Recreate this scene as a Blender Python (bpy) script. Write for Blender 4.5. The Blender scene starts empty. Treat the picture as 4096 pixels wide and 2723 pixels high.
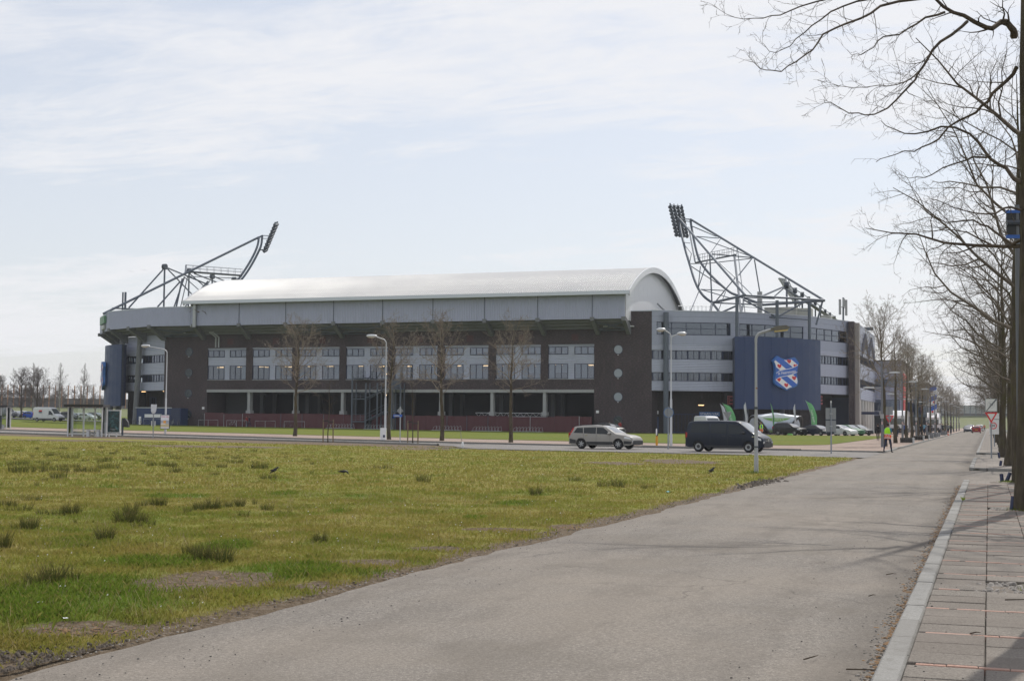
import bpy, bmesh, math, random
import numpy as np
from mathutils import Vector, Matrix, noise as mnoise
SC = bpy.context.scene
COL = SC.collection
rnd = random.Random(7)
rad = math.radians

# ------------------------------------------------------------------ camera, sky, sun, exposure
# scene frame: +Y runs along the main road away from the viewer, the stadium front lies along X at y = 0
FPX = 5500.0; PW, PH = 4096, 2723
ROLL = .008
BETA = math.atan(1907 / FPX)                       # camera axis is turned this much to the left of the road
PITCH = math.atan((1697 - ROLL * 1907 - 1361.5) / FPX)
CAM = Vector((47.43, -200.50, 1.82))
AXR = Vector((math.cos(BETA), math.sin(BETA), 0)); AXF = Vector((-math.sin(BETA), math.cos(BETA), 0)); AXU = Vector((0, 0, 1))
_f = AXF * math.cos(PITCH) + AXU * math.sin(PITCH); _u = AXU * math.cos(PITCH) - AXF * math.sin(PITCH)
_r2 = AXR * math.cos(ROLL) + _u * math.sin(ROLL); _u2 = _u * math.cos(ROLL) - AXR * math.sin(ROLL)
cam = bpy.data.cameras.new('camera'); camo = bpy.data.objects.new('camera', cam); COL.objects.link(camo)
cam.sensor_width = 23.5; cam.lens = 23.5 * FPX / PW; cam.clip_start = .1; cam.clip_end = 9000
M3 = Matrix((_r2, _u2, -_f)).transposed()
camo.matrix_world = Matrix.Translation(CAM) @ M3.to_4x4()
SC.camera = camo

SUN_EL, SUN_AZ = rad(48), rad(12)                  # azimuth measured from +Y towards +X
world = bpy.data.worlds.new('World'); SC.world = world; world.use_nodes = True
wn = world.node_tree; wn.nodes.clear()
def WN(t, **k):
    n = wn.nodes.new(t)
    for a, b in k.items(): setattr(n, a, b)
    return n
def wmath(op, a, b=None, clamp=False):
    n = WN('ShaderNodeMath', operation=op, use_clamp=clamp)
    for i, v in enumerate((a, b)):
        if v is None: continue
        if isinstance(v, (int, float)): n.inputs[i].default_value = v
        else: wn.links.new(v, n.inputs[i])
    return n.outputs[0]
sky = WN('ShaderNodeTexSky'); sky.sky_type = 'NISHITA'; sky.sun_disc = False
sky.sun_elevation = SUN_EL; sky.sun_rotation = SUN_AZ; sky.air_density = 1.0; sky.dust_density = 1.4; sky.ozone_density = 2.6; sky.altitude = 0
tc = WN('ShaderNodeTexCoord'); sep = WN('ShaderNodeSeparateXYZ'); wn.links.new(tc.outputs['Generated'], sep.inputs[0])
den = wmath('ADD', wmath('MAXIMUM', sep.outputs[2], 0.0), .10)
cx = wmath('DIVIDE', sep.outputs[0], den); cy = wmath('DIVIDE', sep.outputs[1], den)
def cloudnoise(sx, sy, scale, detail, rough, off, rot=0., dist=0.):
    comb = WN('ShaderNodeCombineXYZ'); wn.links.new(cx, comb.inputs[0]); wn.links.new(cy, comb.inputs[1]); comb.inputs[2].default_value = off
    mp = WN('ShaderNodeMapping'); mp.inputs['Scale'].default_value = (sx, sy, 1); mp.inputs['Rotation'].default_value = (0, 0, rot)
    wn.links.new(comb.outputs[0], mp.inputs[0])
    nz = WN('ShaderNodeTexNoise'); nz.inputs['Scale'].default_value = scale; nz.inputs['Detail'].default_value = detail
    nz.inputs['Roughness'].default_value = rough; nz.inputs['Distortion'].default_value = dist
    wn.links.new(mp.outputs[0], nz.inputs['Vector'])
    return nz.outputs['Fac']
CR = rad(28)
big = cloudnoise(.85, 1.0, .40, 6, .55, 6.3, CR, .5)
fine = cloudnoise(.8, 1.25, 1.6, 12, .66, 1.7, CR, .8)
wisp = cloudnoise(.8, 2.0, 4.2, 12, .68, 9.1, CR, 1.2)
cl = wmath('ADD', wmath('ADD', wmath('MULTIPLY', big, 1.05), wmath('MULTIPLY', fine, .5)), wmath('MULTIPLY', wisp, .26))
mr = WN('ShaderNodeMapRange'); mr.interpolation_type = 'SMOOTHSTEP'
wn.links.new(cl, mr.inputs[0]); mr.inputs[1].default_value = .78; mr.inputs[2].default_value = 1.02
# thin milky veil everywhere, thicker towards the horizon (spring haze)
veil = wmath('POWER', wmath('SUBTRACT', 1.0, wmath('MAXIMUM', sep.outputs[2], 0.0), True), 5.0)
fac = wmath('MAXIMUM', wmath('ADD', wmath('MULTIPLY', mr.outputs[0], .42), .53), wmath('ADD', wmath('MULTIPLY', veil, .22), .53))
mixc = WN('ShaderNodeMix', data_type='RGBA'); wn.links.new(fac, mixc.inputs[0]); wn.links.new(sky.outputs[0], mixc.inputs[6]); mixc.inputs[7].default_value = (7.85, 7.9, 8.15, 1)
bg = WN('ShaderNodeBackground'); bg.inputs['Strength'].default_value = .113; wn.links.new(mixc.outputs[2], bg.inputs[0])
wo = WN('ShaderNodeOutputWorld'); wn.links.new(bg.outputs[0], wo.inputs[0])
sl = bpy.data.lights.new('sun', 'SUN'); sl.energy = 3.4; sl.angle = rad(.6); sl.color = (1, .955, .88)
so = bpy.data.objects.new('sun', sl); COL.objects.link(so)
sdir = Vector((math.sin(SUN_AZ) * math.cos(SUN_EL), math.cos(SUN_AZ) * math.cos(SUN_EL), math.sin(SUN_EL)))
so.rotation_euler = (-sdir).to_track_quat('-Z', 'Y').to_euler(); so.location = (0, 0, 60)
SC.view_settings.view_transform = 'Standard'; SC.view_settings.look = 'None'; SC.view_settings.gamma = 1
SC.view_settings.exposure = 0.0; SC.view_settings.use_curve_mapping = False
SC.cycles.volume_step_rate = 4; SC.cycles.volume_max_steps = 64; SC.cycles.transparent_max_bounces = 12

# ------------------------------------------------------------------ helpers
def G(x, y):
    """ground height: level by the road, rising gently far to the left"""
    X = (x - CAM.x) * AXR.x + (y - CAM.y) * AXR.y
    t = min(max(-X - 40, 0), 90)
    return .004 * (math.sqrt(X * X + 100) - X) + .00012 * t * t
def Gn(x, y):
    X = (x - CAM.x) * AXR.x + (y - CAM.y) * AXR.y
    t = np.clip(-X - 40, 0, 90)
    return .004 * (np.sqrt(X * X + 100) - X) + .00012 * t * t
def ray(px, py):
    d = _f * FPX + _r2 * (px - 2048) - _u2 * (py - 1361.5)
    return d / d.dot(AXF)
def at(px, py, D): return CAM + ray(px, py) * D
def gp(px, py):
    d = ray(px, py); z = 0.; t = 50.
    for _ in range(60):
        t = max(1, min((CAM.z - z) / max(-d.z, 1e-6), 3000)); P = CAM + d * t
        z = .5 * z + .5 * G(P.x, P.y)
    return Vector((P.x, P.y, G(P.x, P.y)))
def depth(P): return (Vector(P) - CAM).dot(AXF)

def tag(o, label=None, cat=None, group=None, kind=None):
    if label: o['label'] = label
    if cat: o['category'] = cat
    if group: o['group'] = group
    if kind: o['kind'] = kind
    return o
def empty(name, loc, rz=0, label=None, cat=None, group=None):
    o = bpy.data.objects.new(name, None); COL.objects.link(o); o.location = loc; o.rotation_euler = (0, 0, rz); o.empty_display_size = .2
    return tag(o, label, cat, group)
def linkmesh(name, me, parent=None, loc=None, rz=0, scale=None):
    o = bpy.data.objects.new(name, me); COL.objects.link(o)
    if parent: o.parent = parent
    if loc is not None: o.location = loc
    if rz: o.rotation_euler = (0, 0, rz)
    if scale is not None: o.scale = scale
    return o
def copy_tree(o, parent=None):
    c = o.copy(); COL.objects.link(c); c.parent = parent
    for ch in list(o.children): copy_tree(ch, c)
    return c
class MB:
    def __init__(s, M=None): s.v = []; s.f = []; s.mi = []; s.M = M; s.cur = 0
    def pt(s, p):
        p = Vector(p)
        if s.M is not None: p = s.M @ p
        s.v.append(p[:]); return len(s.v) - 1
    def face(s, idx): s.f.append(tuple(idx)); s.mi.append(s.cur)
    def poly(s, pts): s.face([s.pt(p) for p in pts])
    def box(s, x0, x1, y0, y1, z0, z1):
        a = [s.pt(p) for p in ((x0,y0,z0),(x1,y0,z0),(x1,y1,z0),(x0,y1,z0),(x0,y0,z1),(x1,y0,z1),(x1,y1,z1),(x0,y1,z1))]
        for q in ((0,3,2,1),(4,5,6,7),(0,1,5,4),(1,2,6,5),(2,3,7,6),(3,0,4,7)): s.face([a[i] for i in q])
    def cbox(s, c, d, rz=0):
        R = Matrix.Rotation(rz, 3, 'Z'); c = Vector(c); h = [q / 2 for q in d]
        a = [s.pt(c + R @ Vector((i*h[0], j*h[1], k*h[2]))) for k in (-1,1) for i, j in ((-1,-1),(1,-1),(1,1),(-1,1))]
        for q in ((0,3,2,1),(4,5,6,7),(0,1,5,4),(1,2,6,5),(2,3,7,6),(3,0,4,7)): s.face([a[i] for i in q])
    def tube(s, pts, r, n=6, cap=True, r1=None):
        pts = [Vector(p) for p in pts]; k = len(pts)
        if not hasattr(r, '__len__'): r = [r + ((r1 if r1 is not None else r) - r) * i / max(1, k - 1) for i in range(k)]
        rings = []; ref = None
        for i, p in enumerate(pts):
            t = (pts[min(i+1, k-1)] - pts[max(i-1, 0)])
            if t.length < 1e-9: t = Vector((0,0,1))
            t.normalize()
            if ref is None: ref = Vector((0,0,1)) if abs(t.z) < .9 else Vector((1,0,0))
            a = t.cross(ref)
            if a.length < 1e-4: a = t.cross(Vector((0,1,0)))
            a.normalize(); b = t.cross(a); ref = b.cross(t) if False else ref
            rings.append([s.pt(p + (a * math.cos(2*math.pi*j/n) + b * math.sin(2*math.pi*j/n)) * r[i]) for j in range(n)])
        for i in range(k - 1):
            for j in range(n):
                s.face((rings[i][j], rings[i][(j+1)%n], rings[i+1][(j+1)%n], rings[i+1][j]))
        if cap and n > 3: s.face(rings[0][::-1]); s.face(rings[-1])
        return rings
    def lathe(s, prof, n=16, c=(0,0,0), axis='Z', cap=True):
        c = Vector(c); rings = []
        for r, h in prof:
            ring = []
            for j in range(n):
                a = 2*math.pi*j/n
                if axis == 'Z': q = Vector((r*math.cos(a), r*math.sin(a), h))
                elif axis == 'Y': q = Vector((r*math.cos(a), h, r*math.sin(a)))
                else: q = Vector((h, r*math.cos(a), r*math.sin(a)))
                ring.append(s.pt(c + q))
            rings.append(ring)
        for i in range(len(rings)-1):
            for j in range(n): s.face((rings[i][j], rings[i][(j+1)%n], rings[i+1][(j+1)%n], rings[i+1][j]))
        if cap: s.face(rings[0][::-1]); s.face(rings[-1])
    def prism(s, poly, frame, d0, d1):
        """poly: 2D points; frame: function (a,b,d)->3D"""
        A = [s.pt(frame(a, b, d0)) for a, b in poly]; B = [s.pt(frame(a, b, d1)) for a, b in poly]
        s.face(A[::-1]); s.face(B); n = len(A)
        for i in range(n): s.face((A[i], A[(i+1)%n], B[(i+1)%n], B[i]))
    def grid(s, rows, closed=False):
        ids = [[s.pt(p) for p in r] for r in rows]
        for i in range(len(ids)-1):
            m = len(ids[i])
            for j in range(m if closed else m-1): s.face((ids[i][j], ids[i][(j+1)%m], ids[i+1][(j+1)%m], ids[i+1][j]))
        return ids
    def blob(s, c, rx, ry, rz, nu=10, nv=6, jit=0):
        prof = []
        for i in range(nv+1):
            a = -math.pi/2 + math.pi*i/nv
            prof.append([Vector(c) + Vector((rx*math.cos(a)*math.cos(2*math.pi*j/nu)*(1+jit*rnd.uniform(-1,1)), ry*math.cos(a)*math.sin(2*math.pi*j/nu)*(1+jit*rnd.uniform(-1,1)), rz*math.sin(a)*(1+jit*rnd.uniform(-1,1)))) for j in range(nu)])
        s.grid(prof, True)
    def mesh(s, name, mats, smooth=False, sharp=None):
        me = bpy.data.meshes.new(name); me.from_pydata(s.v, [], s.f)
        for m in (mats if isinstance(mats, (list, tuple)) else [mats]): me.materials.append(m)
        if isinstance(mats, (list, tuple)) and len(mats) > 1: me.polygons.foreach_set('material_index', s.mi)
        if smooth: shade(me, sharp)
        me.update(); return me
    def build(s, name, mats, parent=None, smooth=False, sharp=40, loc=None, rz=0):
        return linkmesh(name, s.mesh(name, mats, smooth, sharp), parent, loc, rz)
def shade(me, sharp=40):
    me.polygons.foreach_set('use_smooth', [True]*len(me.polygons))
    if sharp:
        bm = bmesh.new(); bm.from_mesh(me); lim = rad(sharp)
        for e in bm.edges:
            if len(e.link_faces) == 2 and e.calc_face_angle(0) > lim: e.smooth = False
        bm.to_mesh(me); bm.free()
def npmesh(name, verts, faces, mats, k):
    """fast mesh from numpy arrays, all faces with k corners"""
    me = bpy.data.meshes.new(name); nf = len(faces)
    me.vertices.add(len(verts)); me.vertices.foreach_set('co', np.asarray(verts, np.float32).ravel())
    me.loops.add(nf*k); me.loops.foreach_set('vertex_index', np.asarray(faces, np.int32).ravel())
    me.polygons.add(nf); me.polygons.foreach_set('loop_start', np.arange(0, nf*k, k, dtype=np.int32)); 
    me.update(calc_edges=True); me.validate()
    for m in (mats if isinstance(mats, (list, tuple)) else [mats]): me.materials.append(m)
    return me
_textcache = {}
def text_mesh(txt, size, mat, extrude=.0, bold=0., shear=0., align='CENTER', xs=1.):
    key = (txt, size, mat.name, extrude, bold, shear, align, xs)
    if key in _textcache: return _textcache[key]
    cu = bpy.data.curves.new('lettering', 'FONT'); cu.body = txt; cu.size = size; cu.extrude = extrude; cu.offset = bold; cu.shear = shear
    cu.align_x = align; cu.align_y = 'CENTER'; cu.resolution_u = 3
    o = bpy.data.objects.new('lettering_tmp', cu); COL.objects.link(o)
    dg = bpy.context.evaluated_depsgraph_get(); me = bpy.data.meshes.new_from_object(o.evaluated_get(dg))
    bpy.data.objects.remove(o); me.materials.clear(); me.materials.append(mat)
    if xs != 1.: me.transform(Matrix.Diagonal((xs, 1, 1, 1)))
    _textcache[key] = me; return me
def put_text(txt, size, mat, parent, M, name='lettering', **k):
    """M maps text plane (x right, y up, z out) into the parent's space"""
    o = linkmesh(name, text_mesh(txt, size, mat, **k), parent); o.matrix_local = M; return o
def basis(o, x, y, z):
    x, y, z = Vector(x), Vector(y), Vector(z)
    return Matrix(((x.x, y.x, z.x, o[0]), (x.y, y.y, z.y, o[1]), (x.z, y.z, z.z, o[2]), (0,0,0,1)))

# ------------------------------------------------------------------ materials
class NT:
    def __init__(s, name):
        s.m = bpy.data.materials.new(name); s.m.use_nodes = True; s.t = s.m.node_tree
        s.b = s.t.nodes['Principled BSDF']; s.o = s.t.nodes['Material Output']; s._pos = None
    def n(s, typ, **k):
        q = s.t.nodes.new(typ)
        for a, b in k.items(): setattr(q, a, b)
        return q
    def L(s, a, b): s.t.links.new(a, b)
    def pos(s):
        if s._pos is None: s._pos = s.n('ShaderNodeNewGeometry').outputs['Position']
        return s._pos
    def obj(s): return s.n('ShaderNodeTexCoord').outputs['Object']
    def vec(s, v, scale=(1,1,1), rot=(0,0,0), loc=(0,0,0)):
        q = s.n('ShaderNodeMapping'); q.inputs['Scale'].default_value = scale; q.inputs['Rotation'].default_value = rot; q.inputs['Location'].default_value = loc
        s.L(v, q.inputs[0]); return q.outputs[0]
    def noise(s, scale, detail=4, rough=.55, v=None, dist=0):
        q = s.n('ShaderNodeTexNoise'); q.inputs['Scale'].default_value = scale; q.inputs['Detail'].default_value = detail
        q.inputs['Roughness'].default_value = rough; q.inputs['Distortion'].default_value = dist
        s.L(v if v is not None else s.pos(), q.inputs['Vector']); return q.outputs['Fac']
    def ramp(s, f, stops):
        q = s.n('ShaderNodeValToRGB'); e = q.color_ramp.elements
        while len(e) < len(stops): e.new(.5)
        for i, (p, c) in enumerate(stops): e[i].position = p; e[i].color = (*c, 1) if len(c) == 3 else c
        s.L(f, q.inputs[0]); return q.outputs[0]
    def maprange(s, f, a, b, c=0, d=1):
        q = s.n('ShaderNodeMapRange'); s.L(f, q.inputs[0])
        for i, v in enumerate((a, b, c, d)): q.inputs[i+1].default_value = v
        return q.outputs[0]
    def math(s, op, a, b=None, clamp=False):
        q = s.n('ShaderNodeMath', operation=op, use_clamp=clamp)
        for i, v in enumerate((a, b)):
            if v is None: continue
            if isinstance(v, (int, float)): q.inputs[i].default_value = v
            else: s.L(v, q.inputs[i])
        return q.outputs[0]
    def mix(s, f, a, b, blend='MIX'):
        q = s.n('ShaderNodeMix', data_type='RGBA', blend_type=blend)
        for i, v in ((0, f), (6, a), (7, b)):
            if isinstance(v, (int, float)): q.inputs[i].default_value = v
            elif isinstance(v, (tuple, list)): q.inputs[i].default_value = (*v, 1)
            else: s.L(v, q.inputs[i])
        return q.outputs[2]
    def col(s, c): 
        if isinstance(c, (tuple, list)): s.b.inputs['Base Color'].default_value = (*c, 1)
        else: s.L(c, s.b.inputs['Base Color'])
        return s
    def set(s, **k):
        for a, v in k.items():
            i = s.b.inputs[a.replace('_', ' ')]
            if isinstance(v, (int, float, tuple)): i.default_value = v
            else: s.L(v, i)
        return s
    def bump(s, h, strength=.3, dist=.02):
        q = s.n('ShaderNodeBump'); q.inputs['Strength'].default_value = strength; q.inputs['Distance'].default_value = dist
        s.L(h, q.inputs['Height']); s.L(q.outputs[0], s.b.inputs['Normal']); return s
MAT = {}
def paint(name, c, rough=.5, metal=0., var=.12, scale=3., coat=0., bump=0., spec=.5, grime=0.):
    """plain painted / coated surface with mottling and a little grime"""
    if name in MAT: return MAT[name]
    t = NT(name); v = t.obj()
    a = t.noise(scale, 5, .6, v)
    lo = tuple(x*(1-var) for x in c); hi = tuple(min(1, x*(1+var)) for x in c)
    cc = t.mix(a, lo, hi)
    if grime:
        g = t.maprange(t.noise(scale*3, 6, .7, t.vec(v, (1,1,.25))), .5, .75); cc = t.mix(t.math('MULTIPLY', g, grime), cc, tuple(x*.35+.02 for x in c))
    t.col(cc).set(Roughness=t.maprange(a, .3, .7, max(0, rough-.08), min(1, rough+.08)), Metallic=metal, Coat_Weight=coat, Specular_IOR_Level=spec)
    if coat: t.set(Coat_Roughness=.05)
    if bump: t.bump(t.noise(scale*8, 3, .6, v), bump, .01)
    MAT[name] = t.m; return t.m
def emis(name, c, s):
    if name in MAT: return MAT[name]
    t = NT(name); t.col(c).set(Emission_Color=(*c, 1), Emission_Strength=s); MAT[name] = t.m; return t.m
def glass(name, tint=(.75,.8,.82), refl=.12, rough=.02, gl=(1,1,1)):
    if name in MAT: return MAT[name]
    t = NT(name); tr = t.n('ShaderNodeBsdfTransparent'); tr.inputs[0].default_value = (*tint, 1)
    g = t.n('ShaderNodeBsdfGlossy'); g.inputs['Roughness'].default_value = rough; g.inputs[0].default_value = (*gl, 1)
    fr = t.n('ShaderNodeFresnel'); fr.inputs[0].default_value = 1.5
    f = t.math('ADD', fr.outputs[0], refl, True)
    mx = t.n('ShaderNodeMixShader'); t.L(f, mx.inputs[0]); t.L(tr.outputs[0], mx.inputs[1]); t.L(g.outputs[0], mx.inputs[2]); t.L(mx.outputs[0], t.o.inputs[0])
    MAT[name] = t.m; return t.m
def brickmat(name, c1, c2, mortar, wx=.22, hz=.065, axis='XZ'):
    t = NT(name); s = t.n('ShaderNodeSeparateXYZ'); t.L(t.pos(), s.inputs[0]); cb = t.n('ShaderNodeCombineXYZ')
    t.L(t.math('ADD', s.outputs[0], s.outputs[1]), cb.inputs[0]); t.L(s.outputs[2], cb.inputs[1])
    b = t.n('ShaderNodeTexBrick'); b.inputs['Scale'].default_value = 1; b.inputs['Brick Width'].default_value = wx; b.inputs['Row Height'].default_value = hz
    b.inputs['Mortar Size'].default_value = .008; b.inputs['Color1'].default_value = (*c1, 1); b.inputs['Color2'].default_value = (*c2, 1); b.inputs['Mortar'].default_value = (*mortar, 1)
    t.L(cb.outputs[0], b.inputs[0])
    # irregular burnt bricks: stretched noise in courses, and soft weathering
    n1 = t.noise(3.2, 3, .7, t.vec(cb.outputs[0], (1, 3.4, 1))); n2 = t.noise(.25, 4, .6)
    c = t.mix(t.maprange(n1, .52, .68), b.outputs[0], tuple(x*2.1+.012 for x in c2)); c = t.mix(t.maprange(n1, .28, .46, .55, 0), c, (.014, .012, .015)); c = t.mix(t.maprange(n2, .35, .7, .0, .55), c, tuple(x*.55 for x in c1)); n4 = t.noise(.5, 5, .7, t.vec(t.pos(), (1, 1, .12))); c = t.mix(t.maprange(n4, .56, .75, 0, .4), c, tuple(x*1.7 for x in c2))
    t.col(c).set(Roughness=.9); t.bump(b.outputs['Fac'], .3, -.01); MAT[name] = t.m; return t.m
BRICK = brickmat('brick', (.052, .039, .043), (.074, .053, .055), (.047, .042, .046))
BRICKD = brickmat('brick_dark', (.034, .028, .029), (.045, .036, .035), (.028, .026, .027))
CLAD = paint('grey_cladding', (.375, .40, .525), .45, .0, .06, .5, grime=.22)
CLADW = paint('pale_cladding', (.44, .47, .58), .42, 0, .06, .5, grime=.2)
SMOOTHP = paint('smooth_panel', (.34, .37, .47), .45, 0, .06, .4, grime=.12)
ROOF = paint('roof_sheet', (.50, .498, .49), .36, .25, .012, .1)
WHITEM = paint('white_metal', (.74, .75, .77), .4, 0, .04, 2, grime=.05)
FASCIA = paint('fascia', (.60, .64, .72), .4, 0, .04, 2)
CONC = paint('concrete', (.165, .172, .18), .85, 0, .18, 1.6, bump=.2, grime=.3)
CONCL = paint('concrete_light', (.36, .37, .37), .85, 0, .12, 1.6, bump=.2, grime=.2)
NAVY = paint('navy_frame', (.020, .030, .075), .45, 0, .1, 4)
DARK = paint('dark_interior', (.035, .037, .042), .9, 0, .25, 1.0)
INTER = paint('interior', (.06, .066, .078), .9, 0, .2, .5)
STEELG = paint('steel_grey', (.10, .122, .155), .5, .2, .12, 1.5, grime=.2)
STEELD = paint('steel_dark', (.055, .066, .085), .5, .2, .12, 2.0)
GALV = paint('galvanised', (.42, .44, .46), .5, .55, .1, 3, grime=.2)
BLUEP = paint('blue_panel', (.012, .034, .112), .5, 0, .08, .7)
LOGOB = paint('logo_blue', (.030, .125, .52), .45, 0, .04, 3)
LOGOW = paint('logo_white', (.78, .78, .78), .5, 0, .04, 3)
LOGOR = paint('logo_red', (.60, .028, .032), .5, 0, .05, 3)
BLACK = paint('black_plastic', (.02, .021, .023), .5, 0, .15, 5)
RUBBER = paint('rubber', (.022, .022, .023), .85, 0, .2, 8)
GLASS = glass('window_glass', (.50, .56, .62), .13, .02, (.80, .88, 1.0))
GLASSC = glass('clear_glass', (.86, .90, .90), .03)
CARGL = glass('car_glass', (.28, .31, .33), .14)
TUBELAMP = emis('tube_lamp', (1, .62, .28), 3.0)
# ------------------------------------------------------------------ ground, roads, pavements
def vn(x, y, scale, seed=0):
    """value noise 0..1 on arrays"""
    x = np.asarray(x, float)/scale; y = np.asarray(y, float)/scale
    xi = np.floor(x).astype(np.int64); yi = np.floor(y).astype(np.int64); fx = x-xi; fy = y-yi
    fx = fx*fx*(3-2*fx); fy = fy*fy*(3-2*fy)
    def h(a, b):
        n = (a*374761393 + b*668265263 + seed*1442695041) & 0xffffffff
        n = ((n ^ (n >> 13))*1274126177) & 0xffffffff
        return ((n ^ (n >> 16)) & 0xffff)/65535.
    return (h(xi,yi)*(1-fx)+h(xi+1,yi)*fx)*(1-fy)+(h(xi,yi+1)*(1-fx)+h(xi+1,yi+1)*fx)*fy
def fbm(x, y, scale, seed=0, o=4):
    s = 0; a = .5; t = 0
    for i in range(o): s = s+a*vn(x, y, scale/2**i, seed+i*17); t += a; a *= .55
    return s/t
def pl(pts): 
    p = np.array(pts, float); return lambda x: np.interp(x, p[:,0], p[:,1])
NEAR = pl([(-300,-30),(-120,-84),(-60,-101),(-26.4,-110.8),(-11,-114),(4.1,-118),(19.2,-121.3),(27.2,-122.4),(33.5,-124),(41.3,-126.8)])
FAR = pl([(-300,-18),(-120,-67),(-44.4,-88.4),(-24.2,-94.6),(-4.5,-100.9),(13.4,-105),(21.3,-106.9),(32.8,-110.3),(41.3,-112.2)])
RIN = pl([(-300,-26),(-120,-79),(-60,-96),(-26.4,-104.5),(-11,-106.6),(4.1,-109.9),(10,-111.8),(13,-113.5),(16.5,-120),(19.2,-121.0),(27.2,-122.1),(33.5,-123.7),(41.3,-126.5)])
LAWN = pl([(-300,-5),(-120,-53),(-62,-67.5),(-34,-75),(-16,-80.6),(6.6,-86.5),(19.4,-91.2),(26.2,-94.0),(32,-95.2),(34.2,-93.5),(35.2,-90)])
XL, XR = 41.3, 46.67                         # main road edges

def eller(list_):
    out = []
    for px, py, hw, hh in list_:
        c = gp(px, py); D = depth(c); a = hw*D/FPX; b = abs(depth(gp(px, py-hh))-depth(gp(px, py+hh)))/2
        out.append((c.x, c.y, a, b))
    return out
DIRT = eller([(830,2325,270,42),(1480,2252,230,14),(2290,2108,90,9),(1990,2118,150,7),(1760,2200,120,9),(300,2520,260,30),(1240,2345,120,18),(60,2640,200,40),(1290,2150,30,6),(2720,1846,180,9),(2450,1852,110,6),(850,1786,330,5),(300,1762,260,4),(1650,1795,160,4),(3240,1800,130,5)])
LUSH = eller([(260,2400,520,130),(620,2250,300,30),(1150,2290,260,40),(1650,2300,300,20),(1900,2072,60,10),(2050,2020,90,8),(2080,2010,90,6),(1130,1975,60,8),(1420,1985,50,6),(700,1985,120,8),(430,1950,60,5),(2150,1980,60,6),(900,2190,140,25),(1350,2050,60,8)])
def field_masks(x, y):
    n = fbm(x, y, 1.1, 3); n2 = fbm(x, y, .35, 9, 3)
    d = np.clip((x-(40.45+.9*(n-.5)))/.55, 0, 1)
    near = y < -150
    wob = 1+.9*(n-.5)+.7*(n2-.5)
    for cx_, cy_, a, b in DIRT:
        dx = (x-cx_)*AXR.x+(y-cy_)*AXR.y; dy = (x-cx_)*AXF.x+(y-cy_)*AXF.y
        q = np.sqrt((dx/a)**2+(dy/b)**2)*wob
        d = np.maximum(d, np.clip((1.15-q)/.35, 0, 1))
    d = np.maximum(d, np.clip((y-(NEAR(x)-1.3+1.6*(n-.5)))/.8, 0, 1)*np.clip((38-x)/6, 0, 1)*.85)
    l = np.clip((n-.60)/.2, 0, .5)
    for cx_, cy_, a, b in LUSH:
        dx = (x-cx_)*AXR.x+(y-cy_)*AXR.y; dy = (x-cx_)*AXF.x+(y-cy_)*AXF.y
        q = np.sqrt((dx/a)**2+(dy/b)**2)*(1+1.1*(n-.5)); l = np.maximum(l, np.clip((1.1-q)/.5, 0, 1))
    return d, l

def grasscolor(t, lush, far=False):
    p = t.pos(); a = t.noise(.16, 5, .6, p); b = t.noise(1.3, 5, .65, p); c = t.noise(9, 4, .7, p)
    base = t.ramp(a, [(.30, (.170, .200, .036)), (.46, (.228, .232, .046)), (.56, (.250, .220, .054)), (.70, (.188, .212, .038))])
    base = t.mix(t.maprange(b, .40, .68, 0, .75), base, (.27, .21, .072))
    base = t.mix(t.maprange(c, .45, .75, 0, .6), base, (.135, .150, .028))
    if lush is not None: base = t.mix(lush, base, t.ramp(c, [(.3, (.085, .150, .020)), (.7, (.170, .220, .036))]))
    return base
def attr(t, name): 
    q = t.n('ShaderNodeAttribute'); q.attribute_name = name; return q.outputs['Fac']
t = NT('field_turf'); du = attr(t, 'dirt'); lu = attr(t, 'lush')
g = grasscolor(t, lu); fine = t.noise(26, 5, .75); mid = t.noise(4, 5, .7)
soil = t.ramp(t.noise(14, 6, .75), [(.25, (.060, .044, .030)), (.5, (.165, .125, .085)), (.72, (.30, .25, .195))])
m_ = t.maprange(t.math('ADD', du, t.math('MULTIPLY', t.math('SUBTRACT', fine, .5), 1.1)), .35, .62)
t.col(t.mix(m_, g, soil)).set(Roughness=.95, Specular_IOR_Level=.1); t.bump(t.math('ADD', fine, t.math('MULTIPLY', mid, 1.5)), .9, .05); FIELD = t.m
t = NT('lawn'); c = t.noise(.6, 5, .65); f2 = t.noise(14, 4, .8)
cc = t.ramp(t.noise(.07, 5, .6), [(.3, (.115, .165, .020)), (.52, (.150, .175, .025)), (.7, (.165, .165, .030))])
cc = t.mix(t.maprange(c, .5, .75, 0, .6), cc, (.165, .145, .035)); cc = t.mix(t.maprange(f2, .4, .7, 0, .55), cc, (.055, .075, .012))
t.col(cc).set(Roughness=.95, Specular_IOR_Level=.1); t.bump(f2, .8, .06); LAWNM = t.m
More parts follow.
